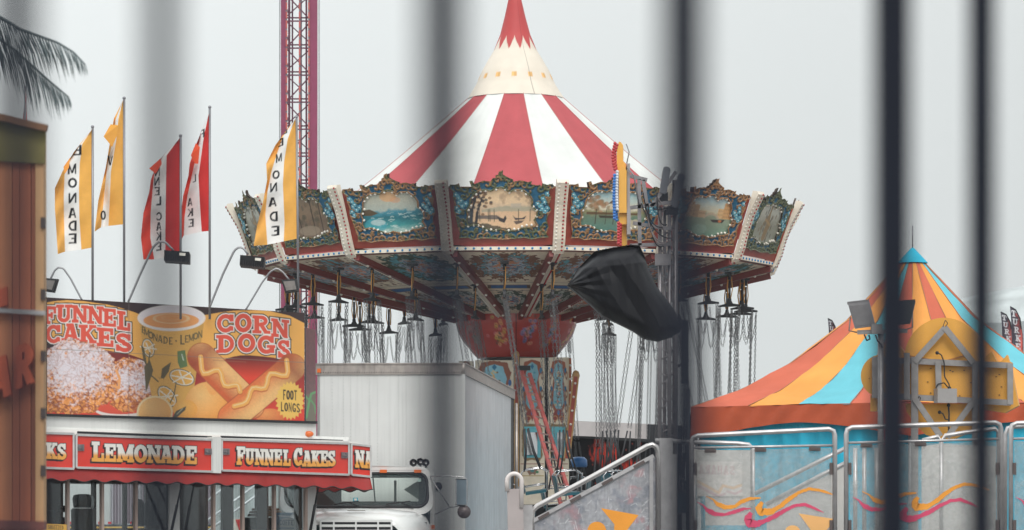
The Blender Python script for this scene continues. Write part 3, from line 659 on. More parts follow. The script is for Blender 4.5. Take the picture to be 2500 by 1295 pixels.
# centre column: hinged painted doors round a dark core
b = MB(); b.box((AX.x + .35, 70, 2.9), (1.5, 1.4, 4.0)); b.lathe([(.55, 4.6), (.7, 5.0), (.75, 5.06)], AX, 24); b.build('column_core', dark, ride)
def col_panel(x0, x1, y0, y1, D0, D1, style):
    tl, tr, br, bl = P(x0, y0, D0), P(x1, y0, D1), P(x1, y1, D1), P(x0, y1, D0)
    G = quad_grid(tl, tr, br, bl, max(8, int((x1 - x0) / 1.3)), int((y1 - y0) / 1.3)); X, Y = proj(G); ar = Art(X, Y, (206, 196, 176), 1.1)
    cx = (x0 + x1) / 2; hw = (x1 - x0) / 2 - 5
    def sym(pts, col, a=1, warp=0): ar.poly([(cx + u * hw, v) for u, v in pts] + [(cx - u * hw, v) for u, v in pts[::-1]], col, a, warp=warp)
    if style == 'tall':
        sym([(0, 878), (.75, 884), (.95, 905), (.6, 925), (.8, 960), (.95, 985), (.6, 1000), (.45, 1008), (0, 1012)], (150, 84, 58), 1, 1.2)
        sym([(0, 884), (.45, 892), (.62, 915), (.45, 935), (.6, 965), (.62, 985), (.3, 998), (0, 1002)], (120, 172, 186), 1, .8)
        sym([(0, 888), (.16, 895), (0, 903)], (24, 110, 150))
        for q in range(46):
            c = [(206, 172, 110), (190, 120, 110), (214, 206, 190), (60, 150, 170), (96, 78, 66)][q % 5]; ar.ell(cx + rng.gauss(0, hw * .16), rng.uniform(908, 992), 2.6, 2.4, c, .9)
        for sy_ in (-1, 1):
            for yy in (905, 950, 985): ar.ell(cx + sy_ * hw * .82, yy, hw * .13, 7, (30, 110, 150)); ar.ell(cx + sy_ * hw * .95, yy + 12, hw * .10, 8, (120, 80, 56), 1, ring=1.6)
        sym([(0, 998), (.2, 1000), (.62, 1008), (.72, 1022), (.4, 1034), (.1, 1022), (0, 1030)], (138, 62, 56), 1, 1); ar.ell(cx, 1008, 3, 6, (24, 110, 170))
        for s_ in (-1, 1): ar.ell(cx + s_ * hw * .4, 1022, hw * .26, 6, (190, 150, 96), 1, ring=1.5)
        sym([(0, 1036), (.8, 1034), (1.0, 1050), (.95, 1090), (1.0, 1112), (.7, 1126), (0, 1124)], (128, 104, 66), 1, 2.2); sym([(0, 1042), (.8, 1042), (.8, 1118), (0, 1118)], (92, 178, 192), 1, .5)
        ar.line([(x0 + 3, 1133), (x1 - 3, 1133)], .9, (150, 90, 72)); ar.line([(x0 + 3, 1162), (x1 - 3, 1162)], 1.2, (170, 150, 100))
        sym([(0, 1140), (.4, 1143), (.5, 1152), (.25, 1160), (0, 1157)], (116, 72, 50), .9, 2); ar.ell(cx, 1150, 5, 4, (60, 120, 120)); ar.ell(cx + 12, 1153, 4, 3, (50, 120, 80))
    else:
        sym([(0, 880), (.75, 886), (.98, 910), (.8, 940), (.98, 975), (.7, 1010), (0, 1015)], (136, 78, 54), 1, 3); sym([(0, 890), (.5, 896), (.72, 925), (.6, 950), (.72, 985), (.4, 1003), (0, 1006)], (128, 182, 200), 1, 1)
        sym([(0, 889), (.14, 897), (0, 905)], (24, 110, 150))
        for q in range(30): ar.ell(cx + rng.gauss(0, hw * .16), rng.gauss(930, 12), 2.8, 2.4, [(206, 150, 70), (120, 90, 60), (220, 190, 120)][q % 3], .9)
        for s_ in (-1, 1): ar.ell(cx + s_ * hw * .9, 935, 4, 8, (30, 90, 150)); ar.ell(cx + s_ * hw * .92, 962, 5, 7, (30, 100, 150))
    b = MB(); b.grid(G, C=ar.out()); b.prism([tl + Vector((0, .006, 0)), tr + Vector((0, .006, 0)), br + Vector((0, .006, 0)), bl + Vector((0, .006, 0))], (0, .05, 0), 1)
    return b.build('column_door', [VCM, cream], ride)
d1 = col_panel(1269, 1330, 874, 1232, 68.75, 68.75, 'tall'); d2 = col_panel(1338, 1389, 873, 1232, 68.7, 68.8, 'tall')
col_panel(1160, 1254, 880, 1232, 69.5, 68.9, 'wide'); col_panel(1120, 1157, 882, 1232, 70.2, 69.6, 'wide')
mir = mat('mirror_glass', (.55, .55, .56), .06, 1.0, 0)
for dd, (x0, x1) in ((d1, (1286, 1312)), (d2, (1360, 1376))):
    b = MB(); a_, c_ = P(x0, 1056, 68.72), P(x1, 1111, 68.72); b.box(((a_.x + c_.x) / 2, 68.71, (a_.z + c_.z) / 2), (c_.x - a_.x, .02, a_.z - c_.z)); b.build('mirror', mir, dd)
gold = mat('gold_trim', A(168, 130, 78), .4, .2, .15, 8)
def trim(p0, p1, D, wd, cap=True):
    b = MB(); a, c = P(*p0, D), P(*p1, D); b.bar(a, c, wd, .07, 0, up=(0, 1, 0)); b.bar(a + Vector((0, -.04, 0)), c + Vector((0, -.04, 0)), wd * .55, .012, 1, up=(0, 1, 0))
    if cap: b.ball(a + Vector((0, 0, .02)), wd * .62, 6, 0, (1, .5, 1.4))
    o = b.build('column_trim', [gold, redp], ride); ps_ = []
    L_ = (a - c).length; nn = int(L_ / .27)
    for i in range(nn): q = a + (c - a) * ((i + .5) / nn); ps_.append(q + Vector((0, -.06, 0)) - Vector(wl(ride)))
    bulbs(o, 'trim_bulb', whiteb, ps_, .026)
trim((1261, 870), (1261, 1205), 68.68, .10); trim((1392, 876), (1391, 1110), 68.8, .05, False); trim((1406, 920), (1384, 1120), 68.3, .13)
# ladder leaning on the column
ladp = mat('faded_red_ladder', A(172, 84, 80), .5, 0, .25, 7)
lad = thing('ladder', 'faded red metal ladder leaning against the carousel column', 'ladder', P(1395, 1275, 66.6))
b = MB()
rl = [(P(1272, 902, 67.6), P(1372, 1240, 66.2)), (P(1292, 912, 67.6), P(1402, 1240, 66.2))]
for a, c in rl: b.bar(a, c, .07, .05)
b.build('side_rail', ladp, lad)
for i in range(16): t = (i + .7) / 16.5; b = MB(); b.bar(rl[0][0].lerp(rl[0][1], t), rl[1][0].lerp(rl[1][1], t), .06, .03); b.build('rung', mat('rung_metal', A(132, 108, 104), .5, .3), lad)
b = MB(); b.bar(P(1270, 900, 67.7), P(1256, 960, 68.4), .07, .05); b.bar(P(1284, 900, 67.7), P(1258, 962, 68.4), .05, .05); b.build('rear_strut', ladp, lad)
b = MB(); b.box(P(1279, 899, 67.6), (.26, .14, .09)); b.build('top_cap', dark, lad)
# platform
b = MB(); b.lathe([(.1, 1.36), (6.2, 1.36), (6.25, 1.30), (6.25, .95), (5.9, .9)], AX, 64); b.build('ride_platform', mat('deck_plate', A(110, 108, 108), .5, .4), ride)

# ================================================================== the swings
galv = mat('chain_steel', (.22, .22, .225), .42, .7, .3, 20)
blk = mat('hanger_black', (.03, .032, .036), .5, .1, .3, 12)
strapm = mat('yellow_strap', A(196, 140, 60), .7)
def chain(pts, pitch=.058, wd=.016, r=.0052):
    b = MB(); P_ = [Vector(p) for p in pts]; L_ = [0]
    for a, c in zip(P_[:-1], P_[1:]): L_.append(L_[-1] + (c - a).length)
    n = int(L_[-1] / pitch); k = 0
    for i in range(n):
        s = (i + .5) * pitch
        while L_[k + 1] < s and k < len(P_) - 2: k += 1
        t = (s - L_[k]) / (L_[k + 1] - L_[k]); c = P_[k].lerp(P_[k + 1], t); d = (P_[k + 1] - P_[k]).normalized()
        x = d.cross(Vector((.3, 1, .2))).normalized(); x = x if i % 2 else d.cross(x).normalized(); h = pitch * .62
        b.tube([c + d * h, c + d * h * .5 + x * wd, c - d * h * .5 + x * wd, c - d * h, c - d * h * .5 - x * wd, c + d * h * .5 - x * wd], r, 3, closed=True)
    return b
SP = .21   # half width of the spreader
proto = thing('chain_swing', 'x', 'swing')
b = MB(); b.box((0, 0, -.03), (.16, .16, .05)); b.tube([(0, 0, -.05), (0, 0, -.16)], .034, 8); b.tube([(0, 0, -.18), (0, 0, -.56)], .022, 8); b.ball((0, 0, -.56), .04, 8); b.build('hanger_rod', blk, proto, local=True)
b = MB(); b.tube([(.03, 0, -.10), (.055, 0, -.3), (.03, .02, -.52)], .014, 5); b.tube([(-.03, -.02, -.10), (-.05, -.02, -.36), (-.02, 0, -.54)], .010, 5); b.build('safety_strap', strapm, proto, local=True)
b = MB(); b.prism([(-SP - .03, -.025, -.70), (SP + .03, -.025, -.70), (SP + .03, -.025, -.675), (.06, -.025, -.635), (.022, -.025, -.56), (-.022, -.025, -.56), (-.06, -.025, -.635), (-SP - .03, -.025, -.665)], (0, .05, 0)); b.build('spreader', blk, proto, local=True)
CL = 2.55
cm = chain([(0, 0, 0), (0, 0, -CL)]); ch0 = cm.build('hanging_chain', galv, proto, local=True)
pos = [(SP, .035), (-SP, .035), (SP, -.035), (-SP, -.035)]
ch0.location = (pos[0][0], pos[0][1], -.70); chains = [ch0]
for q in pos[1:]: c = ch0.copy(); COL.objects.link(c); c.parent = proto; c.location = (q[0], q[1], -.70); chains.append(c)
for sx in (-1, 1):
    lp = [(sx * (SP - (SP - .03) * t), 0, -.70 - .55 * math.sin(math.pi * t) ** .8 - .04) for t in [i / 12 for i in range(13)]]
    chain(lp).build('slack_chain', galv, proto, local=True)
b = MB()
for x, y in pos: b.tube([(x, y, -.70 - CL), (x * 1.02, y * 2.2, -.70 - CL - .45), (x * 1.0, y * 4.5, -.70 - CL - .80)], .017, 6)
b.build('chain_sleeve', mat('black_sleeve', (.02, .022, .026), .5), proto, local=True)
zt = -.70 - CL - .80
b = MB()
for sx in (-1, 1):
    x = sx * SP
    b.tube([(x, .22, zt - .42), (x, .24, zt - .05), (x, .17, zt + .02), (x, -.17, zt + .02), (x, -.26, zt - .06), (x, -.22, zt - .42)], .014, 6)
    b.tube([(x, .22, zt - .30), (x, -.24, zt - .30)], .012, 6)
b.tube([(-SP, -.26, zt - .08), (0, -.31, zt - .06), (SP, -.26, zt - .08)], .013, 6); b.tube([(-SP, .24, zt - .08), (SP, .24, zt - .08)], .013, 6); b.tube([(-SP, -.22, zt - .42), (SP, -.22, zt - .42)], .013, 6)
b.build('seat_frame', mat('chrome_tube', (.62, .62, .63), .18, .95, .05), proto, local=True)
b = MB(); b.box((0, 0, zt - .43), (2 * SP - .04, .40, .05)); b.prism([(-SP + .03, .20, zt - .40), (SP - .03, .20, zt - .40), (SP - .05, .25, zt - .06), (-SP + .05, .25, zt - .06)], (0, .03, 0)); b.build('seat_shell', mat('teal_seat', A(28, 84, 96), .4), proto, local=True)
swings = []
for ring, r0, na, off in (('outer', 4.72, 32, 8.5 - 11.25), ('inner', 3.35, 16, 8.5)):
    for i in range(na):
        a = off + 360 / na * i; a = (a + 180) % 360 - 180
        swings.append((ring, r0, a))
info = []
for ring, r0, a in swings:
    x, y = AX.x + r0 * math.sin(R(a)), AX.y - r0 * math.cos(R(a)); info.append((ring, a, x, y, soff(r0) - .02, 'near' if abs(a) < 90 else 'far'))
ordw = ['first', 'second', 'third', 'fourth', 'fifth', 'sixth', 'seventh', 'eighth', 'ninth', 'tenth', 'eleventh', 'twelfth', 'thirteenth', 'fourteenth', 'fifteenth', 'sixteenth']
rank = {}
for ring in ('outer', 'inner'):
    for sd_ in ('near', 'far'):
        l = sorted([q for q in info if q[0] == ring and q[5] == sd_], key=lambda q: q[2] / q[3])
        for k, q in enumerate(l): rank[q] = ordw[k]
lr = random.Random(11)
allsw = []
for k, q in enumerate(info): allsw.append(proto if k == 0 else dup(proto))
for t, q in zip(allsw, info):
    ring, a, x, y, z, sd_ = q
    t.location = (x, y, z); t.rotation_euler = (0, 0, R(a) + R(90))
    lean = Vector((lr.uniform(-.05, .05), lr.uniform(-.05, .05), -1))
    if sd_ == 'near' and abs(a) < 26: lean = Vector((lr.uniform(.06, .17), lr.uniform(0, .14), -1))
    elif 12 < a < 46 or 138 < a < 170: lean = Vector((lr.choice([0, .03, -.04, .20, .12, -.14, -.08]) * (1 if a < 110 else .3), lr.uniform(-.05, .05), -1))
    lean.normalize(); rot = Vector((0, 0, -1)).rotation_difference(lean).to_matrix().to_4x4()
    Rz = Matrix.Rotation(-(R(a) + R(90)), 4, 'Z'); rl_ = Rz @ rot @ Rz.inverted(); Sx = Matrix.Translation((0, 0, -.66))
    for c in t.children:
        if c.name.startswith(('hanging_chain', 'chain_sleeve', 'seat_', 'slack_chain')):
            c.matrix_local = Sx @ rl_ @ Sx.inverted() @ Matrix.Translation(c.location)
    tag(t, 'black chain swing under the %s ring, %s from the left on its %s side' % (ring, rank[q], 'front' if sd_ == 'near' else 'rear'), 'swing', 'chain swings hanging from the carousel')
# ================================================================== food trailer
TA = np.array([(115 - CX) * 45.5 / F, 45.5]); TB = np.array([(743 - CX) * 48.8 / F, 48.8]); TU = (TB - TA) / np.linalg.norm(TB - TA); TN = np.array([TU[1], -TU[0]])
def TP(px, py, off=0):
    dx = (px - CX) / F; t = (off + TA @ TN) / (dx * TN[0] + TN[1]); return Vector((t * dx, t, EYE + (HY - py) * t / F))
def TS(s, off, z):
    p = TA + TU * s + TN * off; return Vector((p[0], p[1], z))
def sT(px, off=0): v = TP(px, 0, off); return float((np.array([v.x, v.y]) - TA) @ TU)
trailer = thing('food_trailer', 'white lemonade and funnel cake concession trailer with red awning', 'trailer', TS(1.5, -1.2, 0))
tn = Vector((TN[0], TN[1], 0)); tu = Vector((TU[0], TU[1], 0)); TRZ = math.atan2(TU[1], TU[0])
def tbox(b, s0, s1, o0, o1, z0, z1, mi=0):
    c = TS((s0 + s1) / 2, (o0 + o1) / 2, (z0 + z1) / 2); b.box(c, (abs(s1 - s0), abs(o1 - o0), abs(z1 - z0)), mi, rz=TRZ)
SE = sT(772); SL = -3.4; SM = sT(428)
inner = mat('trailer_interior', A(120, 108, 102), .6, .1, .2, 4)
b = MB()
tbox(b, SL, SE, -.06, 0, 2.62, 2.99); tbox(b, SL, SE, -.06, 0, .45, 1.42); tbox(b, SE - .22, SE, -.07, .003, 1.42, 2.62); tbox(b, SL, SL + .2, -.06, 0, 1.42, 2.62)
tbox(b, SM - .10, SM + .08, -.06, 0, 1.42, 2.62)
tbox(b, SL, SE - .002, -2.40, -.06, 2.93, 2.985)                       # roof
tbox(b, SL, SE, -2.46, -2.40, 2.10, 2.99); tbox(b, SL, SE, -2.46, -2.40, .45, 1.40)
for a_, c_ in ((SL, sT(150, -2.4)), (sT(358, -2.4), SE)): tbox(b, a_, c_, -2.46, -2.40, 1.40, 2.10)
def oE(px, s=None):
    p0 = TS(SE if s is None else s, 0, 0); dx = (px - CX) / F; t = (p0.x * TU[0] + p0.y * TU[1]) / (dx * TU[0] + TU[1]); return float((np.array([t * dx, t]) - TA) @ TN)
tbox(b, SE - .05, SE, -2.4, -.07, .45, 1.40); tbox(b, SE - .05, SE, -2.4, -.07, 2.10, 2.93)
for a_, c_ in ((490, 500), (545, 566), (628, 650), (724, 790)): tbox(b, SE - .05, SE, max(-2.4, oE(a_)), min(-.07, oE(c_)), 1.40, 2.10)
tbox(b, SL, SL + .05, -2.4, -.06, .45, 2.93)
b.build('body', mat('trailer_white', (.70, .70, .68), .35, 0, .10, 1.5, streak=.10, coat=.3), trailer)
b = MB(); tbox(b, SL + .06, SE - .06, -2.39, -.07, 2.86, 2.925); tbox(b, SL + .06, SE - .06, -2.39, -2.36, 2.12, 2.85); tbox(b, SL + .06, SE - .06, -2.39, -2.36, .5, 1.38); tbox(b, SL + .06, SE - .06, -2.39, -.07, .46, .5)
for a_, c_ in ((SL + .06, sT(148, -2.4)), (sT(358, -2.36), SE - .06)): tbox(b, a_, c_, -2.385, -2.34, 1.38, 2.12)
tbox(b, SE - .09, SE - .06, -2.3, -.08, .5, 1.38); tbox(b, SE - .09, SE - .06, -2.3, -.08, 2.12, 2.86)
for a_, c_ in ((490, 499), (544, 566), (627, 651), (723, 790)): tbox(b, SE - .09, SE - .055, max(-2.33, oE(a_, SE - .09)), min(-.08, oE(c_, SE - .09)), 1.38, 2.12)
b.build('interior_lining', inner, trailer)
# tyres and hitch under the body
b = MB()
for s_ in (SE - 1.6, SE - 2.5): c = TS(s_, -.18, .36); b.tube([c - tn * .12, c + tn * .1], .36, 18)
b.build('wheel', dark, trailer)
tan = mat('window_post', A(168, 146, 136), .4, .3, .1, 4)
for px in (164, 248, 330, 520, 591, 668, 745):
    b = MB(); s_ = sT(px, .0); tbox(b, s_ - .022, s_ + .022, -.02, .03, 1.42, 2.62); b.build('window_post', tan, trailer)
for px in (227, 303):
    b = MB(); s_ = sT(px, -2.35); tbox(b, s_ - .03, s_ + .03, -2.36, -2.31, 1.38, 2.12); b.build('window_post', mat('dark_post', A(60, 54, 54), .5), trailer)
b = MB()
for a_, c_ in ((SL + .2, SM - .1), (SM + .08, SE - .22)): tbox(b, a_, c_, -.045, -.035, 1.42, 2.62)
glass = bpy.data.materials.new('window_glass'); glass.use_nodes = True; gt = glass.node_tree; gt.nodes.clear()
go = gt.nodes.new('ShaderNodeOutputMaterial'); gm = gt.nodes.new('ShaderNodeMixShader'); g1 = gt.nodes.new('ShaderNodeBsdfTransparent'); g2 = gt.nodes.new('ShaderNodeBsdfGlossy'); gf = gt.nodes.new('ShaderNodeFresnel')
g1.inputs[0].default_value = (.80, .84, .85, 1); g2.inputs['Roughness'].default_value = .03; gf.inputs[0].default_value = 1.45
gt.links.new(gf.outputs[0], gm.inputs[0]); gt.links.new(g1.outputs[0], gm.inputs[1]); gt.links.new(g2.outputs[0], gm.inputs[2]); gt.links.new(gm.outputs[0], go.inputs[0])
b.build('window_pane', glass, trailer)
# rooftop banner
def banner_art(X, Y):
    a = Art(X, Y, (48, 30, 32), 1.1); x, y = a.X, a.Y
    YEL = (240, 174, 78)
    t = np.clip((y - 890) / 130, 0, 1)[:, None]; red = np.array(A(110, 34, 32)) * (1 - t) + np.array(A(206, 58, 40)) * t
    a.C = np.where((y > 850)[:, None], red, a.C)
    a.poly([(100, 742), (130, 736), (164, 733), (200, 735), (227, 739), (262, 744), (291, 751), (329, 763), (350, 772), (362, 882), (317, 866), (278, 859), (243, 852), (190, 842), (100, 835)], YEL)
    a.poly([(470, 784), (499, 770), (539, 763), (570, 759), (599, 758), (630, 758), (659, 760), (707, 771), (750, 793), (750, 896), (715, 884), (683, 876), (660, 873), (635, 870), (610, 868), (587, 868), (558, 874), (520, 890), (470, 880)], YEL)
    t = np.clip((y - 868) / 55, 0, 1)[:, None]; rr = np.array(A(64, 26, 26)) * (1 - t) + np.array(A(206, 58, 34)) * t
    a.poly([(545, 880), (570, 871), (600, 868), (640, 871), (668, 874), (700, 884), (640, 960), (590, 950)], rr)
    # small plate with cake
    a.ell(322, 938, 66, 62, (236, 222, 214)); a.ell(322, 940, 61, 58, (222, 204, 196)); a.ell(300, 1000, 70, 20, (236, 222, 214)); a.ell(296, 996, 62, 16, (196, 70, 48))
    def cake(mask_pts, powder, sc, sd):
        f1, f2, cid = cells(x / sc + fbm(x / 14, y / 14, sd) * 2.2, y / sc + fbm(x / 14, y / 14, sd + 1) * 2.2, sd); n = fbm(x / 4, y / 4, sd + 2); edge = np.clip((f2 - f1) * 2.6, 0, 1)
        base = np.array(A(130, 58, 34)) * (1 - edge[:, None]) + np.array(A(236, 152, 74)) * edge[:, None]; base = base * (.72 + .5 * n[:, None] + .16 * (cid[:, None] - .5)) * (.82 + .45 * fbm(x / 22, y / 22, sd + 11)[:, None])
        p = np.clip(powder(x, y) + (fbm(x / 9, y / 9, sd + 4) - .5) * 1.6 + (n - .5) * 2.2, 0, 1)[:, None] * (.6 + .4 * np.clip(f2 - f1, 0, .3)[:, None] / .3)
        base = base * (1 - p) + np.array(A(222, 212, 218)) * (1 - .14 * fbm(x / 5, y / 5, sd + 7))[:, None] * p
        a.poly(mask_pts, np.minimum(base, .86), 1, warp=4)
    cake([(280, 885), (300, 872), (330, 874), (362, 892), (376, 920), (376, 960), (370, 985), (340, 1002), (300, 1006), (270, 990)], lambda x, y: 1.25 - np.abs(y - 928) / 38, 12, 31)
    a.poly([(328, 1005), (310, 995), (290, 995), (330, 1010)], (210, 140, 84), .6)
    R1 = (202, 72, 52); fn = [('F', 122, 770, 34, 42, .02), ('U', 157, 766, 37, 42, 0), ('N', 195, 767, 38, 41, .02), ('N', 233, 770, 38, 42, .04), ('E', 268, 776, 33, 42, .08), ('L', 303, 784, 33, 45, .14),
        ('C', 130, 816, 38, 44, 0), ('A', 172, 812, 42, 42, 0), ('K', 214, 816, 42, 43, .03), ('E', 258, 824, 42, 44, .08), ('S', 302, 837, 42, 44, .12)]
    cn = [('C', 550, 790, 44, 43, -.02), ('O', 594, 789, 42, 44, 0), ('R', 638, 793, 42, 42, .04), ('N', 684, 802, 42, 43, .12), ('D', 551, 840, 45, 42, -.02), ('O', 602, 838, 44, 44, 0), ('G', 650, 842, 44, 43, .04), ('S', 693, 853, 32, 44, .10)]
    for tx in (fn, cn): a.text(tx, (44, 34, 34), grow=5.9); a.text(tx, (228, 222, 214), grow=3.5); a.text(tx, R1, grow=1.1)
    cake([(100, 862), (128, 848), (150, 832), (178, 826), (206, 834), (232, 842), (262, 858), (280, 878), (276, 902), (290, 925), (288, 952), (277, 972), (262, 986), (246, 990), (232, 1008), (180, 1012), (100, 1004)], lambda x, y: 1.9 - 1.35 * np.hypot((x - 185) / 85, (y - 895) / 66), 17, 51)
    a.line([(284, 905), (292, 925), (290, 948), (276, 942)], 3.2, (214, 146, 86))
    # paper cup
    sh = np.clip(1 - ((x - 410) / 95) ** 2, .3, 1)[:, None]; cupc = np.array(A(240, 182, 84)) * (.58 + .42 * sh)
    a.poly([(340, 788), (350, 850), (362, 930), (374, 985), (440, 1010), (470, 975), (484, 880), (498, 790)], cupc)
    lo = (96, 84, 54)
    a.text([('E', 350, 806, 10, 17, .5), ('M', 358, 812, 15, 18, .4), ('O', 368, 819, 14, 18, .3), ('N', 379, 824, 14, 18, .25), ('A', 391, 828, 14, 18, .2), ('D', 404, 831, 13, 18, .1), ('E', 417, 833, 11, 18, .05), ('L', 445, 830, 13, 24, -.05), ('E', 456, 828, 11, 18, -.1), ('M', 467, 825, 14, 18, -.2), ('O', 478, 821, 13, 18, -.25), ('N', 489, 817, 12, 18, -.3)], lo, sans=True); a.ell(430, 833, 2.2, 2.2, lo)
    for cx, cy, r, rot in ((444, 922, 32, .3), (408, 968, 30, .9), (362, 850, 24, 1.3)):
        a.ell(cx, cy, r, r * .62, lo, rot=rot); a.ell(cx, cy, r - 2.5, r * .62 - 2, (226, 220, 204), rot=rot); a.ell(cx, cy, r - 5, r * .62 - 4, (226, 168, 70), rot=rot)
        for q in range(6): an = rot + q * math.pi / 3; a.line([(cx, cy), (cx + (r - 4) * math.cos(an), cy + (r - 4) * .62 * math.sin(an))], 1.6, (214, 206, 188))
    for pl in ([(392, 925), (396, 900), (418, 884), (412, 908), (400, 925), (385, 922)], [(352, 895), (366, 880), (374, 905), (364, 935), (356, 960)], [(344, 842), (352, 850), (360, 900), (350, 880)]): a.poly(pl, lo)
    a.line([(366, 862), (362, 890), (370, 918), (386, 932)], 1.6, lo); a.line([(430, 935), (425, 965), (415, 985)], 1.4, lo); a.poly([(433, 858), (452, 855), (458, 895), (440, 900), (434, 885)], (96, 118, 70)); a.line([(444, 866), (448, 880)], 1.2, (190, 200, 180))
    a.ell(418.5, 777, 83, 32, (226, 218, 212)); a.ell(418.5, 774, 78, 27, (206, 198, 200)); a.ell(418, 783, 68, 19, (222, 150, 84)); a.ell(418, 778, 42, 11.5, (232, 190, 140), ring=2.4); a.ell(418, 777, 22, 5, (226, 176, 120), .7, ring=1.6)
    # lemons
    def ball(cx, cy, rx, ry, c0, c1, pl=None):
        k = np.clip(np.hypot((x - cx + rx * .3) / rx, (y - cy + ry * .4) / ry), 0, 1.3)[:, None]; cc = np.array(A(*c0)) * (1 - k / 1.3) + np.array(A(*c1)) * k / 1.3
        a.ell(cx, cy, rx, ry, cc * (.94 + .1 * vn(x / 2, y / 2, 3))[:, None])
    ball(508, 985, 56, 52, (250, 196, 118), (226, 146, 56)); ball(452, 1000, 30, 24, (244, 186, 90), (228, 156, 60))
    ball(378, 1008, 43, 40, (240, 190, 118), (232, 168, 88)); a.ell(378, 1008, 42, 39, (240, 216, 168), ring=3)
    a.poly([(420, 1022), (430, 1004), (455, 992), (452, 1002), (436, 1016), (425, 1030)], (76, 74, 60)); a.line([(432, 1012), (446, 998)], 1, (160, 156, 130))
    ball(520, 925, 18, 40, (248, 192, 116), (236, 160, 80)); ball(660, 1020, 34, 22, (230, 150, 80), (200, 100, 50))
    def dog(p0, p1, r, c_hi, c_lo, c_end, e0):
        d = seg_d(x, y, p0, p1); dx, dy = p1[0] - p0[0], p1[1] - p0[1]; l = math.hypot(dx, dy); s_ = ((x - p0[0]) * -dy + (y - p0[1]) * dx) / l / r; t_ = ((x - p0[0]) * dx + (y - p0[1]) * dy) / l / l
        k = np.clip(.42 + .75 * s_, 0, 1)[:, None]; cc = np.array(A(*c_hi)) * (1 - k) + np.array(A(*c_lo)) * k; q = np.clip(1 - np.abs(t_ - e0) * 3.2, 0, 1)[:, None]
        cc = cc * (1 - .75 * q) + np.array(A(*c_end)) * .75 * q; cc = cc * (.86 + .2 * fbm(x / 3, y / 3, 14) + .10 * fbm(x / 12, y / 12, 15))[:, None]
        a.put(np.arange(len(x)), d - r - 2.2, (150, 62, 34), .75); return a.put(np.arange(len(x)), d - r, cc)
    dog((492, 872), (612, 990), 33, (252, 194, 122), (182, 82, 38), (136, 56, 34), 0)
    dog((712, 898), (566, 1020), 33, (252, 196, 122), (200, 104, 50), (126, 52, 34), 0)
    for pl in ([(490, 872), (494, 918), (538, 898), (546, 946), (582, 938), (586, 956)], [(700, 880), (704, 922), (656, 908), (650, 952), (614, 944), (604, 984), (572, 992)]):
        sm = []
        for k in range(len(pl) - 1):
            for t in (0, .33, .66): sm.append((pl[k][0] * (1 - t) + pl[k + 1][0] * t, pl[k][1] * (1 - t) + pl[k + 1][1] * t))
        sm.append(pl[-1]); sm2 = [sm[0]] + [tuple((np.array(sm[i - 1]) + np.array(sm[i]) * 2 + np.array(sm[i + 1])) / 4) for i in range(1, len(sm) - 1)] + [sm[-1]]
        a.line([(u, v + 2.5) for u, v in sm2], 6.6, (180, 96, 44)); a.line(sm2, 5.8, (242, 176, 84)); a.line([(u - 1, v - 1.6) for u, v in sm2], 1.2, (254, 220, 160))
    a.poly([(708 + (36 if k % 2 else 30.5) * math.cos(k * math.pi / 23), 979 + (48 if k % 2 else 41) * math.sin(k * math.pi / 23)) for k in range(46)], (232, 186, 84))
    a.text(row('FOOT', 690, 726, 964, 966, 25, gap=.12), (48, 42, 38), sans=True); a.text(row('LONGS', 684, 733, 993, 997, 23, gap=.12), (48, 42, 38), sans=True)
    a.line([(100, 851), (750, 886)], .55, (120, 110, 100)); a.line([(315, 730), (315, 1030)], .5, (110, 100, 96)); a.line([(520, 880), (600, 884)], .55, (140, 90, 70))
    a.poly([(100, 1010), (760, 1030), (760, 1040), (100, 1020)], (40, 38, 40))
    return a.out()
tl, tr, br, bl = TP(115, 726.5), TP(743, 764.5), TP(743, 1032), TP(115, 1014)
lft = TP(-260, 700); 
G = quad_grid(tl, tr, br, bl, 440, 200); X, Y = proj(G)
b = MB(); b.grid(G, C=banner_art(X, Y), sm=False)
ban = b.build('banner', mat('banner_vcol', (0, 0, 0), .35, 0, .05, 3, vcol=True, coat=.15), trailer)
b = MB(); bo = -tn * .06
b.prism([tl - tn * .004, tr - tn * .004, br - tn * .004, bl - tn * .004], bo); tbox(b, -1.9, -.003, -.06, .0, 3.0, 4.56)
b.build('banner_backing', dark, trailer)
b = MB(); 
for s_ in (.3, 1.5, 2.8, 4.2): b.bar(TS(s_, -.09, 2.99), TS(s_, -.09, 4.5), .05); b.bar(TS(s_, -.09, 4.3), TS(s_, -1.1, 3.0), .04)
b.build('banner_brace', alu, trailer)
b = MB(); tbox(b, -.5, sT(770), .0, .045, 2.965, 3.0); b.build('banner_ledge', dark, trailer)
# decorated side wing at the banner's right end
tl, tr, br, bl = P(746, 800, 49.2), P(770, 806, 50.4), P(771, 1036, 50.4), P(747, 1034, 49.2)
G = quad_grid(tl, tr, br, bl, 22, 160); X, Y = proj(G); a = Art(X, Y, (96, 44, 50), 1.2); n5 = fbm(a.X / 4, a.Y / 6, 3)
a.C = a.C * (.6 + .8 * n5[:, None]); a.poly([(744, 965), (775, 960), (775, 1040), (744, 1040)], (92, 84, 60)); a.line([(748, 1020), (754, 985), (760, 962), (770, 958)], 2.5, (64, 150, 74)); a.line([(756, 978), (746, 968)], 2, (64, 150, 74)); a.line([(758, 976), (768, 990), (771, 1010)], 2, (60, 140, 70))
b = MB(); b.grid(G, C=a.out(), sm=False); b.prism([v + Vector((0, .01, 0)) for v in (tl, tr, br, bl)], (-.02, .05, 0), 1); b.build('side_wing', [VC, dark], trailer)
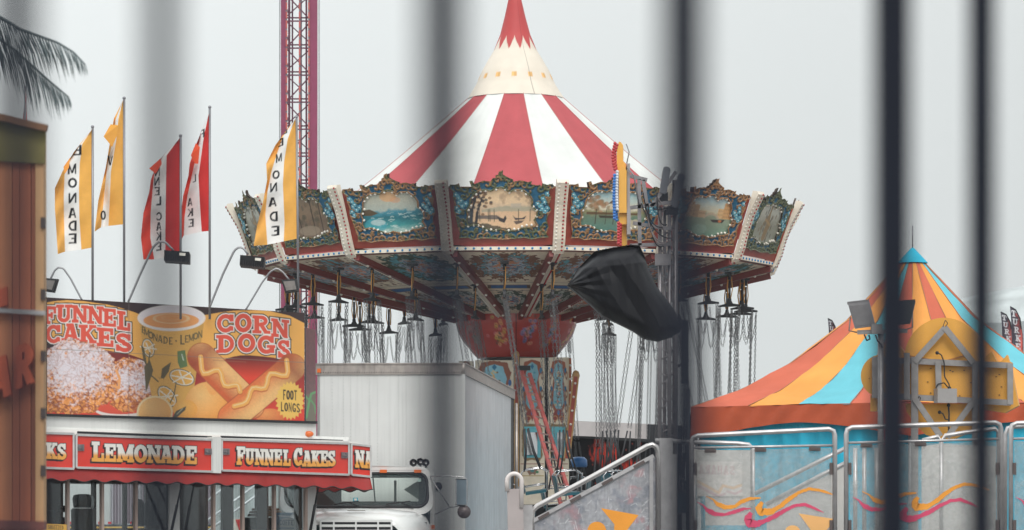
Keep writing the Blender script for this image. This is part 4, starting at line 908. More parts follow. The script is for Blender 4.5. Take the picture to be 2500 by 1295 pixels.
# marquee signs
def marquee_art(X, Y, words):
    a = Art(X, Y, (198, 46, 32), 1.0); n_ = fbm(a.X / 60, a.Y / 40, 5); a.C = a.C * (.93 + .14 * n_[:, None])
    gr = None
    for letters in words:
        ys_ = np.array([l[2] for l in letters]); xs_ = np.array([l[1] for l in letters]); o_ = np.argsort(xs_); yc = np.interp(a.X, xs_[o_], ys_[o_])
        t = np.clip((a.Y - yc + 1) / 10, 0, 1)[:, None]; t2 = np.clip((a.Y - yc + 22) / 40, 0, 1)[:, None]
        gr = (np.array(A(222, 218, 210)) * (1 - t) + np.array(A(232, 160, 62)) * t) * (1 + .06 * (t2 - .5))
        a.text(letters, (40, 24, 24), grow=1.8, dx=-3.5, dy=4); a.text(letters, (40, 24, 24), grow=1.6, dx=-1.5, dy=1.5); a.text(letters, (40, 24, 24), grow=2.6); a.text(letters, gr, grow=1.0)
    return a.out()
def caps(l0, r0, w0, h0, rest, x1, y1, h1):
    return [(l0, r0[0], r0[1], w0, h0, .03)] + rest
lem = [('L', 240, 1103, 30, 47, .03), ('E', 270, 1106, 28, 42, .03), ('M', 306, 1107, 41, 42, .03), ('O', 343.5, 1108, 32, 43, .03), ('N', 376, 1109, 33, 42, .03), ('A', 406, 1110, 32, 41, .03), ('D', 436, 1111, 30, 42, .03), ('E', 467.5, 1111.5, 28, 42, .03)]
fun = [('F', 589, 1113, 21, 43, .03), ('U', 610.5, 1115.5, 20, 39, .03), ('N', 634, 1116, 22, 38, .03), ('N', 657, 1117, 22, 38, .03), ('E', 679.5, 1117, 19, 38, .03), ('L', 701, 1118, 18, 38, .03), ('C', 728, 1116, 20, 44, .03), ('A', 749.5, 1120, 22, 37, .03), ('K', 771.5, 1120, 22, 37, .03), ('E', 792, 1120, 18, 37, .03), ('S', 810, 1120, 18, 38, .03)]
MO = .45
def mq(name, x0, x1, yt0, yt1, yb0, yb1, words, pl=None):
    f = pl or (lambda x, y: TP(x, y, MO))
    tl, tr, br, bl = f(x0, yt0), f(x1, yt1), f(x1, yb1), f(x0, yb0)
    G = quad_grid(tl, tr, br, bl, max(10, int((x1 - x0) * .95)), 92); X, Y = proj(G); b = MB(); b.grid(G, C=marquee_art(X, Y, words), sm=False)
    o = b.build(name, mat('marquee_vcol', (0, 0, 0), .22, 0, .05, 4, vcol=True, coat=.25), trailer)
    b = MB(); nrm = (tr - tl).cross(bl - tl).normalized(); nrm = nrm if nrm.y < 0 else -nrm
    b.prism([v - nrm * .004 for v in (tl, tr, br, bl)], -nrm * .08); b.build('sign_case', alu, o)
    b = MB(); fr = nrm * .006
    for p, q in ((tl, tr), (bl, br)): b.bar(p + fr, q + fr, .03, .03)
    for p, q in ((tl, bl), (tr, br)): b.bar(p + fr * 1.6, q + fr * 1.6, .026, .026, up=(1, 0, 0))
    b.build('sign_frame', mat('polished_trim', A(190, 188, 186), .3, .6, .15, 9), o)
    return o, nrm
m0, nr = mq('marquee_sign', -240, 179, 1048, 1059.5, 1131, 1145, [[('D', -10, 1096, 24, 42, .03), ('R', 20, 1098, 24, 40, .03), ('I', 44, 1099, 16, 40, .03), ('N', 95, 1100, 25, 39, .03), ('K', 126, 1101, 27, 38, .03), ('S', 151, 1103, 22, 39, .03)]])
m1, _ = mq('marquee_sign', 186, 517, 1062, 1074, 1142, 1152, [lem]); m2, _ = mq('marquee_sign', 541, 851, 1074, 1083.5, 1149, 1159.5, [fun])
b = MB(); b.prism([TP(518, 1067, MO + .02), TP(540, 1067, MO + .02), TP(540, 1156, MO + .02), TP(518, 1155, MO + .02)], -tn * .1); b.build('divider_post', white, trailer)
ce = TP(857, 1120, MO); cdir = Vector((1, .42, 0)).normalized()
def CP(px, py):
    n_ = Vector((cdir.y, -cdir.x, 0)); dr = Vector(((px - CX) / F, 1, 0)); t = (ce.dot(n_)) / dr.dot(n_); return Vector((t * dr.x, t, EYE + (HY - py) * t / F))
m3, _ = mq('marquee_sign', 858, 905, 1084.5, 1090, 1159.5, 1164.5, [[('N', 878.5, 1121, 21, 41, .06), ('A', 899.5, 1123, 20, 40, .06), ('C', 919, 1125, 20, 40, .06)]], CP)
# the sign box carries on round the trailer's end
b = MB(); e0, e1 = CP(905, 1090), CP(905, 1164.5); bk = -tn * 2.6 + tu * .25
b.prism([e0, e1, e1 + bk * .9, e0 + bk * .9], (-.05, .0, 0)); b.build('end_sign_panel', mat('marquee_red', A(198, 46, 32), .25, 0, .08), trailer)
b = MB(); b.prism([TP(-240, 1052, MO - .08), TP(852, 1077, MO - .08), CP(905, 1088), CP(905, 1088) - tn * .5, TP(852, 1068, 0), TP(-240, 1030, 0)], (0, 0, -.03)); b.build('canopy_top', white, trailer)
b = MB(); b.bar(TP(190, 1056, MO - .1), TP(516, 1068, MO - .1), .03); b.bar(TP(540, 1067, MO - .1), TP(836, 1077, MO - .1), .03); b.build('hinge_rod', dark, trailer)
latch = mat('latch_metal', A(130, 122, 124), .35, .7, .4, 60)
for px, py in ((196, 1093), (508, 1103), (552, 1103), (841, 1112)):
    b = MB(); c = TP(px, py, MO + .012); b.box(c, (.125, .012, .085), rz=TRZ); b.box(c + tn * .012, (.07, .014, .03), rz=TRZ); b.box(c + tn * .014 + tu * .03, (.02, .016, .06), rz=TRZ); b.tube([c + tn * .012 - tu * .05, c + tn * .012 + tu * .05], .008, 6); b.build('draw_latch', latch, trailer)
# scalloped valance
def valance(pts, per, nm, amp=.028, dp=.19, mt=None, flare=.06):
    ds = [0]
    for p, q in zip(pts[:-1], pts[1:]): ds.append(ds[-1] + (q - p).length)
    n = int(ds[-1] / .02); s_ = np.linspace(0, ds[-1], n); ax = np.stack([np.interp(s_, ds, [p[k] for p in pts]) for k in range(3)], -1); rows = 8; G = np.zeros((rows, n, 3))
    for i in range(rows):
        v = i / (rows - 1); dep = dp + amp * np.cos(2 * math.pi * s_ / per)
        G[i] = ax; G[i, :, 2] -= dep * v; fo = flare * v + .012 * np.sin(s_ * 9) * v; G[i, :, 0] += TN[0] * fo; G[i, :, 1] += TN[1] * fo
    b = MB(); b.grid(G); b.grid(G + np.array([-TN[0] * .006, -TN[1] * .006, 0])); o = b.build('valance', mt or mat('awning_vinyl', A(176, 30, 24, .60), .5, 0, .25, 3, bump=.4, bscale=6), trailer)
    b = MB(); b.tube([tuple(q) for q in G[-1]], .008, 5); b.build('piping', mat('piping_black', (.02, .015, .015), .6), o)
    return o
valance([TP(-240, 1126, MO - .03), TP(852, 1160, MO - .03), CP(904, 1166), CP(904, 1166) - tn * 1.9 + tu * .2], .36, 'valance', amp=.017)
valance([TS(SL, -2.9, 2.33), TS(SE + .3, -2.9, 2.33)], .36, 'valance', dp=.17, flare=-.05)
b = MB(); b.prism([TS(SL, -2.46, 2.62), TS(SE, -2.46, 2.62), TS(SE + .3, -2.93, 2.36), TS(SL, -2.93, 2.36)], (0, 0, -.02)); b.build('rear_awning', mat('awning_vinyl', (0, 0, 0)), trailer)
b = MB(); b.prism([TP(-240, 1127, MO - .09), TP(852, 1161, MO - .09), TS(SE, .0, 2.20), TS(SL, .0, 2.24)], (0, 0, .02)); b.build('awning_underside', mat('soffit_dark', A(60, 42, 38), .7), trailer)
b = MB(); c = TP(754, 1060, .02); b.ball(c, .055, 10, sc=(1.3, .6, .8)); b.build('marker_lamp', orange_lens, trailer)
for x0, x1 in ((446, 418), (476, 452), (780, 757)):
    b = MB(); p = TP(x0, 1172, .38); q = TP(x1, 1300, .03); b.tube([p, p.lerp(q, .5)], .014, 6); b.tube([p.lerp(q, .48), q], .022, 6); b.build('gas_strut', dark, trailer)
# things inside the trailer
iron2 = mat('urn_metal', A(96, 96, 100), .3, .7, .2, 10)
t = thing('drink_dispenser', 'drink dispenser with dark rounded top behind the lemonade window', 'drink dispenser', TP(200, 1310, -1.2))
b = MB(); q = TP(200, 1226, -1.2); m_ = 48.5 / F
prf = [(-20, 14), (-23, -8), (-20, -16), (-8, -19), (10, -19), (20, -15), (23, -6), (22, 14)]
b.prism([q + Vector((u * m_, 0, -v * m_)) for u, v in prf], (0, .3, 0)); b.build('hopper', mat('hopper_dark', (.02, .024, .035), .2), t)
b = MB(); b.prism([q + Vector((u * m_, -.02, -v * m_)) for u, v in [(-26, 20), (-22, 15), (24, 15), (27, 20), (26, 110), (-24, 110)]], (0, .36, 0)); b.build('cabinet', mat('cabinet_grey', A(128, 122, 122), .5), t)
t = thing('coffee_urn', 'pair of dark metal urns on a counter box inside the trailer', 'urn', TP(352, 1310, -1.3))
for dx in (-14, 16):
    b = MB(); q = TP(352 + dx, 1270, -1.3); b.lathe([(.005, .30), (.05, .29), (.085, .24), (.09, .2), (.09, -.02), (.10, -.03), (.10, -.08)], q, 16); b.tube([q + Vector((0, -.09, .0)), q + Vector((0, -.14, .0)), q + Vector((0, -.14, -.04))], .012, 6); b.build('urn_body', iron2, t)
b = MB(); q = TP(352, 1283, -1.3); b.box(q + Vector((0, 0, -.25)), (.44, .34, .40), rz=TRZ); b.build('counter_box', mat('cabinet_grey', (0, 0, 0)), t)
t = thing('pretzel_warmer', 'brown tiered warmer cabinet behind the funnel cakes window', 'warmer', TP(645, 1330, -1.3))
b = MB(); q = TP(648, 1262, -1.3); 
for k, (w_, z0, z1) in enumerate(((.46, 0, .05), (.42, .05, .09), (.36, .09, .13), (.26, .13, .16))): b.lathe([(.01, z1), (w_ * .55, z1 - .006), (w_ * .58, z0 + .01), (w_ * .55, z0)], q, 20)
b.build('tiered_lid', mat('tan_lid', A(132, 98, 66), .6), t)
b = MB(); b.box(q + Vector((0, 0, -.25)), (.46, .4, .48), rz=TRZ); b.box(q + Vector((0, -.2, -.2)), (.3, .25, .02), 1, rz=TRZ); b.build('glass_case', [mat('case_dark', A(52, 44, 44), .25), tan], t)
t = MB(); tl, tr, br, bl = [TP(x, y, -1.0) for x, y in ((670, 1252), (728, 1252), (732, 1330), (676, 1330))]
G = quad_grid(tl, tr, br, bl, 60, 70); X, Y = proj(G); a = Art(X, Y, (122, 144, 166), 1.1); a.poly([(670, 1250), (735, 1250), (735, 1262), (670, 1262)], (60, 100, 130)); a.ell(702, 1290, 24, 26, (176, 182, 190)); a.text(row('COFFEE', 682, 724, 1276, 1277, 13), (60, 78, 110), sans=True); a.line([(680, 1260), (724, 1262)], 1.2, (196, 204, 210)); a.line([(682, 1290), (724, 1290)], 1, (90, 110, 140))
t.grid(G, C=a.out(), sm=False); t.prism([v + Vector((0, .005, 0)) for v in (tl, tr, br, bl)], (0, .02, 0), 1)
tag(t.build('drink_poster', [VC, dark]), 'pale blue drink poster standing inside the funnel cakes window', 'poster')
t = MB(); tl, tr, br, bl = [TP(x, y, .06) for x, y in ((112, 1279), (163, 1281), (163, 1310), (112, 1308))]
G = quad_grid(tl, tr, br, bl, 50, 28); X, Y = proj(G); a = Art(X, Y, (206, 158, 66), 1); a.text(row('SQUEEZED', 117, 155, 1287, 1289, 10, gap=.1), (60, 50, 46), sans=True)
t.grid(G, C=a.out(), sm=False); t.prism([v - tn * .004 for v in (tl, tr, br, bl)], -tn * .015, 1)
tag(t.build('price_sign', [VC, dark]), 'small yellow lettered sign at the trailer counter', 'sign')
t = thing('menu_rack', 'small dark wire rack and box inside the trailer window nearest the hut', 'rack', TP(135, 1310, -.9))
b = MB(); q = TP(150, 1290, -.9); b.box(q, (.08, .1, .3)); b.box(TP(150, 1243, -.9), (.09, .08, .09)); b.box(TP(125, 1290, -.9), (.10, .1, .5)); b.build('rack_box', mat('rack_dark', A(64, 58, 64), .5), t)

# ------------------------------------------------------------------ flags and lamps on the trailer roof
pole_m = mat('flag_pole', A(128, 128, 132), .4, .5, .1, 5)
def rs(pl, n):
    p = np.array(pl, float); d = np.concatenate([[0], np.cumsum(np.hypot(*np.diff(p, axis=0).T))]); t = np.linspace(0, d[-1], n); return np.stack([np.interp(t, d, p[:, 0]), np.interp(t, d, p[:, 1])], -1)
def flag(label, px, ytop, D, edge, inn, outb, left, c1, c3, letters, flaps, cat='flag', hem=None, y0=750, tilt=0):
    t = thing('banner_flag', label, 'flag', P(px + tilt, y0, D), 'tall banner flags on the trailer roof')
    b = MB(); b.tube([P(px + tilt, y0 + 30, D), P(px, ytop, D)], .017, 8); b.ball(P(px, ytop, D), .024, 8); b.build('pole', pole_m, t)
    n = 150; E, I, O, Lf = rs(edge, n), rs(inn, n), rs(outb, n), rs(left, n)
    cols_ = []
    for A0, A1, m_ in ((E, I, 26), (I, O, 26), (O, Lf, 26)):
        for k in range(m_ if A1 is not Lf else m_ + 1): cols_.append(A0 + (A1 - A0) * k / m_)
    Q = np.stack(cols_, 1); X, Y = Q[..., 0], Q[..., 1]; nuu = Q.shape[1]; u = np.linspace(0, 1, nuu)[None, :]; v = np.linspace(0, 1, n)[:, None]
    dep = D - .10 * np.sin(u * 5.2 + v * 2.4) * u - .05 * np.sin(v * 11 + u * 4) * u - .03 * np.sin(v * 23 - u * 9) * u
    W_ = np.stack([(X - CX) * dep / F, dep, EYE + (HY - Y) * dep / F], -1)
    a = Art(X, Y, (228, 228, 226), 1.0); k = np.broadcast_to(np.arange(nuu)[None, :], X.shape).ravel()
    a.C[k <= 25] = A(*c1); a.C[k >= 52] = A(*c3)
    a.text(letters, (26, 28, 34), sans=True)
    C = a.out(); C = C * (.95 + .1 * fbm(X / 9, Y / 9, int(px))[..., None])
    b = MB(); b.grid(W_, C=C)
    for pts_, col in flaps:
        q = [P(x, y, D - .16 - .012 * i) for i, (x, y) in enumerate(pts_)]; b.add(q, [tuple(range(len(q)))], 0, A(*col))
    b.build('cloth', VCF, t)
    return t
YE, YO = (236, 174, 78), (242, 178, 84); RD, RO = (182, 44, 42), (206, 62, 44)
def mir(ls, w_=25, h_=27): return [(c, x, y, -w_, h_) for c, x, y in ls]
flag('yellow and white flag lettered lemonade, nearest the palm fronds', 226, 310, 46.2, [(226, 313), (229, 604)], [(225, 316), (200, 352), (194, 400), (192, 460), (193, 530), (198, 610)], [(222, 320), (190, 362), (170, 392), (157, 425), (155, 480), (156, 550), (158, 615)], [(220, 322), (180, 372), (168, 392), (152, 420), (134, 460), (134, 510), (138, 570), (141, 621)], YE, YO,
     [(c, x, y, -24, 25, -.05) for c, x, y in (('E', 190, 367), ('M', 176, 413), ('O', 177, 447), ('N', 177, 484), ('A', 177, 520), ('D', 178, 552), ('E', 178, 583))], [([(172, 384), (155, 408), (158, 426), (168, 410)], (214, 140, 56))])
flag('yellow and white flag folded in the wind, tallest of the yellow ones', 303, 240, 46.6, [(301, 243), (304, 548)], [(300, 246), (289, 290), (283, 345), (270, 420), (267, 490), (264, 552)], [(299.5, 247), (281, 295), (274, 350), (262, 400), (254, 480), (246, 556)], [(299, 248), (278, 290), (268, 350), (258, 410), (240, 490), (231, 566)], YE, YO, [('V', 269, 392, 15, 24, .2), ('O', 252, 526, -13, 24, 0)], [([(270, 304), (253, 334), (274, 359), (286, 330), (288, 306)], (240, 170, 70))])
flag('red and white flag lettered funnel cake, shorter of the red pair', 441, 332, 47.0, [(439, 336), (441, 612)], [(437, 340), (406, 380), (405, 430), (404, 500), (403, 570), (403, 630)], [(434, 344), (392, 388), (376, 425), (371, 470), (367, 520), (366, 580), (376, 634)], [(430, 348), (385, 395), (368, 440), (364, 470), (350, 520), (344, 580), (350, 634)], RD, RO,
     [(c, x, y, -16, 21, -.1) for c, x, y in (('N', 384, 420), ('N', 383, 443), ('E', 384, 467), ('L', 388, 491), ('C', 388, 529), ('A', 388, 553), ('K', 388, 577), ('E', 388, 602))], [([(391, 388), (364, 412), (380, 425), (395, 400)], (206, 70, 40))])
flag('red and white flag lettered funnel cake, taller of the red pair', 512, 262, 47.4, [(511, 274), (515, 564)], [(510, 278), (498, 330), (491, 380), (484, 430), (487, 490), (492, 566)], [(509, 280), (489, 325), (482, 370), (470, 420), (457, 480), (450, 530), (448, 576)], [(508, 282), (480, 350), (463, 400), (460, 430), (447, 480), (441, 530), (444, 584)], RD, RO,
     [('F', 494, 327, -15, 20, -.5), ('L', 475, 436, -10, 19, -.3), ('A', 464, 494, -15, 19, -.2), ('K', 465, 519, -17, 20, -.2), ('E', 467, 545, -16, 20, -.1)], [([(478, 350), (466, 380), (476, 400), (484, 400), (488, 360)], (214, 78, 44))])
flag('yellow and white flag lettered lemonade in front of the drop tower', 724, 286, 49.6, [(721, 290), (726, 583)], [(719, 294), (702, 340), (693, 395), (690, 450), (692, 500), (694, 545), (692, 590)], [(716, 298), (690, 335), (676, 375), (662, 420), (652, 470), (647, 525), (652, 598)], [(712, 302), (672, 355), (650, 400), (652, 440), (642, 496), (628, 550), (619, 601)], YE, YO,
     [('L', 697, 318, -12, 18, -.5), ('E', 686, 348, -16, 19, -.4), ('M', 681, 386, -17, 21, -.3), ('O', 674, 427, -19, 22, -.2), ('N', 668, 458, -21, 22, -.15), ('A', 666, 494, -26, 23, -.1), ('D', 669, 529, -24, 24, -.1), ('E', 673, 564, -24, 24, -.05)], [], y0=762, tilt=5)
flag('red flag tip seen between the palm fronds and the wooden hut', 62, 213, 47, [(64, 216), (68, 400)], [(63, 220), (62, 300), (60, 400)], [(62, 225), (57, 310), (50, 400)], [(61, 230), (56, 295), (45, 400)], RD, RD, [], [], y0=760)
arm_m = mat('lamp_arm', A(140, 140, 142), .35, .6, .1, 8)
def flood(label, arm, hx, hy, rot, D, hd=1, wd=.34):
    t = thing('flood_lamp', label, 'floodlight', P(arm[0][0], arm[0][1], D), 'gooseneck floodlights on the trailer roof')
    p = rs(arm, 24); b = MB(); b.tube([P(x, y, D) for x, y in p], .017, 6); b.build('gooseneck', arm_m, t)
    c = P(hx, hy, D - .05); cr, sr = math.cos(R(rot)), math.sin(R(rot))
    def W_(u, v, w_): return c + Vector((u * cr - w_ * sr * 0 + v * sr * -1, w_, u * sr + v * cr))
    b = MB(); h = wd * .46
    b.add([W_(-wd / 2, -h * .35, -.1), W_(wd / 2, -h * .35, -.1), W_(wd / 2, h * .5, -.14), W_(-wd / 2, h * .5, -.14), W_(-wd / 2, -h * .5, .16), W_(wd / 2, -h * .5, .16), W_(wd / 2, h * .35, .1), W_(-wd / 2, h * .35, .1)], [(0, 1, 2, 3), (7, 6, 5, 4), (0, 4, 5, 1), (1, 5, 6, 2), (2, 6, 7, 3), (3, 7, 4, 0)])
    b.build('housing', mat('lamp_housing', (.022, .023, .026), .5, 0, .2, 20), t)
    b = MB()
    for k in range(11): uu = -wd / 2 + wd * (k + .5) / 11; b.add([W_(uu - .008, -h * .45, -.125), W_(uu + .008, -h * .45, -.125), W_(uu + .008, h * .05, -.14), W_(uu - .008, h * .05, -.14), W_(uu - .008, -h * .45, -.1), W_(uu + .008, -h * .45, -.1), W_(uu + .008, h * .05, -.1), W_(uu - .008, h * .05, -.1)], [(0, 1, 2, 3), (0, 4, 5, 1), (1, 5, 6, 2), (3, 2, 6, 7), (0, 3, 7, 4)])
    b.build('cooling_fin', mat('fin_black', (.03, .03, .034), .4), t)
    if hd:
        b = MB(); b.add([W_(wd * .12, h * .12, -.146), W_(wd * .36, h * .12, -.146), W_(wd * .36, h * .36, -.147), W_(wd * .12, h * .36, -.147)], [(0, 1, 2, 3)]); b.build('rating_sticker', whiteb, t)
    return t
def flood_panel(label, arm, hx, hy, rot, D, sx=1):
    t = thing('flood_lamp', label, 'floodlight', P(arm[0][0], arm[0][1], D), 'gooseneck floodlights on the trailer roof')
    p = rs(arm, 24); b = MB(); b.tube([P(x, y, D) for x, y in p], .014, 6); b.build('gooseneck', arm_m, t)
    c = P(hx, hy, D - .05); k = D / F
    def W_(u, v, w_): return c + Vector((u * k * sx, w_, -v * k))
    b = MB(); o_ = [(-22, -16), (16, -19), (22, 12), (-12, 17)]
    b.prism([W_(u, v, .06) for u, v in o_], (0, .10, 0)); b.prism([W_(u * .95 + 1, v * .9, -.02) for u, v in o_], (0, .08, 0)); b.build('housing', mat('lamp_housing', (0, 0, 0)), t)
    b = MB(); b.prism([W_(u * .72, v * .68, -.034) for u, v in o_], (0, .012, 0)); b.build('lens', mat('lamp_lens', A(118, 112, 108), .25, 0, .3, 12), t)
flood('black finned floodlight on a gooseneck in front of the shorter red flag', [(313, 738), (340, 675), (372, 606), (385, 592), (402, 590), (424, 612)], 433, 629, -4, 46.5)
flood('black finned floodlight on a gooseneck in front of the carousel rim', [(512, 750), (545, 668), (572, 612), (584, 603), (594, 606), (606, 622)], 617, 641, -5, 47.2)
flood_panel('black floodlight facing the viewer on a gooseneck beside the drop tower', [(600, 757), (640, 690), (660, 664), (676, 655), (690, 664), (706, 684)], 708, 699, 0, 48.0)
flood_panel('black floodlight on a gooseneck half hidden by the wooden hut', [(200, 733), (172, 680), (155, 656), (143, 653), (134, 660), (122, 684)], 119, 697, 0, 46.0, -1)
# ================================================================== box truck
truck = thing('box_truck', 'white box truck with chrome-framed mirrors parked behind the food trailer', 'truck', ((950 - CX) * 55 / F, 56, 0))
BF = (1130 - CX) * 52 / F; bfr = Vector((BF, 52.0, 0)); brr = Vector(((1254 - CX) * 62.7 / F, 62.7, 0)); bdir = (brr - bfr).normalized(); bx = Vector((bdir.y, -bdir.x, 0))
bfl = bfr - bx * 2.24; brl = brr - bx * 2.24; ZT = zz(887, 52)
boxw = mat('box_white', (.66, .67, .655), .4, 0, .12, 1.2, streak=.14)
b = MB()
b.prism([bfl + Vector((0, 0, 1.15)), bfr + Vector((0, 0, 1.15)), bfr + Vector((0, 0, ZT - .17)), bfl + Vector((0, 0, ZT - .17))], bdir * .04)
b.prism([brl + Vector((0, 0, 1.15)), brr + Vector((0, 0, 1.15)), brr + Vector((0, 0, ZT - .17)), brl + Vector((0, 0, ZT - .17))], -bdir * .04)
b.prism([bfl + Vector((0, 0, 1.15)), brl + Vector((0, 0, 1.15)), brl + Vector((0, 0, ZT - .17)), bfl + Vector((0, 0, ZT - .17))], bx * .04)
b.prism([bfl + Vector((0, 0, ZT - .05)), bfr + Vector((0, 0, ZT - .05)), brr + Vector((0, 0, ZT - .05)), brl + Vector((0, 0, ZT - .05))], (0, 0, .04))
b.prism([bfl + Vector((0, 0, 1.1)), bfr + Vector((0, 0, 1.1)), brr + Vector((0, 0, 1.1)), brl + Vector((0, 0, 1.1))], (0, 0, .06))
b.build('cargo_box', boxw, truck)
L_ = (brr - bfr).length; n = 900; s_ = np.linspace(0, L_ - .75, n); dz = .0035 * (np.sin(s_ * 2 * math.pi / .155) > .2) + .004 * np.sin(s_ * 23)
zs = np.linspace(1.15, ZT - .16, 14); G = np.zeros((14, n, 3))
for i, z in enumerate(zs):
    G[i, :, 0] = bfr.x + bdir.x * s_ + bx.x * dz; G[i, :, 1] = bfr.y + bdir.y * s_ + bx.y * dz; G[i, :, 2] = z
b = MB(); b.grid(G, sm=False, flip=True); b.build('side_panel', mat('ribbed_side', (.60, .62, .64), .35, .1, .12, 3, streak=.22), truck)
b = MB(); q0, q1 = bfr + bdir * (L_ - .75), brr; b.prism([q0 + Vector((0, 0, 1.15)), q1 + Vector((0, 0, 1.15)), q1 + Vector((0, 0, ZT - .17)), q0 + Vector((0, 0, ZT - .17))], -bx * .04); b.build('rear_side_panel', mat('black_side', (.03, .03, .035), .5, 0, .3, 8), truck)
rail_m = mat('roof_rail', A(158, 150, 144), .4, .5, .25, 10, streak=.3)
b = MB(); zc = ZT - .085
for p, q, o_ in ((bfl, bfr, -bdir), (bfr, brr, bx), (bfl, brl, -bx)):
    a_, c_ = p + Vector((0, 0, zc)), q + Vector((0, 0, zc)); b.bar(a_ + o_ * .012, c_ + o_ * .012, .03, .17); b.bar(a_ + o_ * .02 + Vector((0, 0, .08)), c_ + o_ * .02 + Vector((0, 0, .08)), .05, .018)
b.tube([bfr + Vector((0, -.005, ZT - .17)) + bx * .004, bfr + Vector((0, -.005, ZT)) + bx * .004], .03, 10)
b.build('roof_rail', rail_m, truck)
b = MB(); b.bar(bfr + Vector((.01, -.01, 1.15)), bfr + Vector((.01, -.01, ZT - .17)), .05, .05); b.build('corner_trim', boxw, truck)
rv = mat('rivet_grey', A(166, 170, 168), .4, .2)
b = MB()
for px in (811, 839, 856, 903, 922, 973, 992, 1045, 1060, 1108):
    u = (px - 775) / 355; c = bfl.lerp(bfr, u)
    for k in range(52): b.box(c + Vector((0, -.002, 1.3 + k * .052)), (.011, .008, .011))
for k in range(60): c = bfl.lerp(bfr, (k + .5) / 60); b.box(c + Vector((0, -.03, ZT - .14)), (.012, .012, .012), 1); 
b.build('rivet', [rv, dark], truck)
b = MB(); c = bfl.lerp(bfr, .012); b.box(c + Vector((0, -.03, ZT - .11)), (.055, .03, .06)); b.build('marker_lamp', orange_lens, truck)
b = MB(); b.tube([brr + bx * .05 + Vector((0, 0, 1.2)), brr + bx * .05 + Vector((0, 0, ZT - .25))], .03, 8); b.build('rear_post', rail_m, truck)
# cab
CDY = 50.2; kc = CDY / F
def K(px, py, d=CDY): return P(px, py, d)
cabw = mat('cab_paint', (.76, .77, .75), .25, 0, .05, 2, coat=.5)
def sym_x(px): return 1740 - px
b = MB()   # cab shell: front frame as ring round the windscreen, roof, sides, back
def ring(outp, inp, d0, mi=0):
    n = len(outp); v = [K(x, y, d0 + dd) for x, y, dd in outp] + [K(x, y, d0 + dd) for x, y, dd in inp]
    b.add(v, [(i, (i + 1) % n, (i + 1) % n + n, i + n) for i in range(n)], mi, sm=False)
def arc(cx, cy, rx, ry, a0, a1, n=6): return [(cx + rx * math.cos(R(a0 + (a1 - a0) * i / n)), cy - ry * math.sin(R(a0 + (a1 - a0) * i / n))) for i in range(n + 1)]
inr = arc(1022, 1178, 20, 22, 90, 0) + arc(1020, 1214, 24, 24, 0, -90) + arc(722, 1214, 24, 24, -90, -180) + arc(718, 1178, 20, 22, 180, 90)
outr = arc(1026, 1160, 24, 20, 90, 0) + arc(1026, 1226, 32, 30, 0, -90) + arc(714, 1226, 32, 30, -90, -180) + arc(714, 1160, 24, 20, 180, 90)
def dd(y): return (1240 - y) * -.0 + (1250 - y) / 110 * .35
ring([(x, y, dd(y) - .03) for x, y in outr], [(x, y, dd(y)) for x, y in inr], CDY)
zr = [K(x, y, CDY + dd(y) - .03) for x, y in outr]
def pt(x, y, d): return P(x, y, d)
# roof
rf = [K(700, 1148, CDY + .30), K(722, 1141, CDY + .30), K(870, 1136, CDY + .28), K(1018, 1141, CDY + .30), K(1042, 1149, CDY + .30)]; b.prism(rf, (0, 1.14, -.0))
for sx in (1, -1):
    X0 = 1050 if sx > 0 else sym_x(1050)
    q = [K(X0, 1160, CDY + .32), K(X0 + sx * 12, 1300, CDY - .1)]; x_ = q[0].x
    w0 = K(X0, 1152, CDY + .32); z_top, z_bot, zw0, zw1 = w0.z, 1.0, K(0, 1172, CDY).z, K(0, 1253, CDY).z
    def sq(y0, y1, z0, z1): b.prism([Vector((x_ + sx * .0, y0, z0)), Vector((x_ + sx * .0, y1, z0)), Vector((x_, y1, z1)), Vector((x_, y0, z1))], (sx * .06, 0, 0))
    sq(CDY + .22, CDY + 1.42, zw1 - 1.2, zw1); sq(CDY + .30, CDY + 1.42, zw0, z_top - .02); sq(CDY + .30, CDY + .46, zw1, zw0); sq(CDY + 1.05, CDY + 1.42, zw1, zw0)
x0, x1 = K(sym_x(1050), 0, CDY + .3).x, K(1050, 0, CDY + .3).x
yb = CDY + 1.40
zf0, zf1 = K(0, 1228, yb).z, K(0, 1164, yb).z; rx0, rx1 = K(834, 0, yb).x, K(1022, 0, yb).x
for a_, c_, z0, z1 in ((x0, rx0, .9, 2.3), (rx1, x1, .9, 2.3), (rx0, rx1, .9, zf0), (rx0, rx1, zf1, 2.3)): b.box(((a_ + c_) / 2, yb, (z0 + z1) / 2), (c_ - a_, .05, z1 - z0))
b.build('cab_body', cabw, truck)
ci = mat('cab_interior', A(92, 112, 114), .7, 0, .1, 4)
b = MB()
for a_, c_, z0, z1 in ((x0 + .02, rx0, .9, 2.28), (rx1, x1 - .02, .9, 2.28), (rx0, rx1, .9, zf0 + .02), (rx0, rx1, zf1 - .02, 2.28)): b.box(((a_ + c_) / 2, yb - .05, (z0 + z1) / 2), (c_ - a_, .04, z1 - z0))
b.box(((x0 + x1) / 2, CDY + .55, K(0, 1236, CDY).z - .06), (x1 - x0 - .06, .7, .12)); b.box(((x0 + x1) / 2, CDY + .9, 2.25), (x1 - x0 - .1, .8, .03))
b.build('interior', ci, truck)
b = MB(); b.tube([Vector((rx0 + (rx1 - rx0) * .70, yb - .1, zf0)), Vector((rx0 + (rx1 - rx0) * .70, yb - .1, zf1 - .06))], .022, 6); b.tube([Vector((rx0 + (rx1 - rx0) * .44, yb - .1, zf0)), Vector((rx0 + (rx1 - rx0) * .41, yb - .1, zf1))], .012, 6)
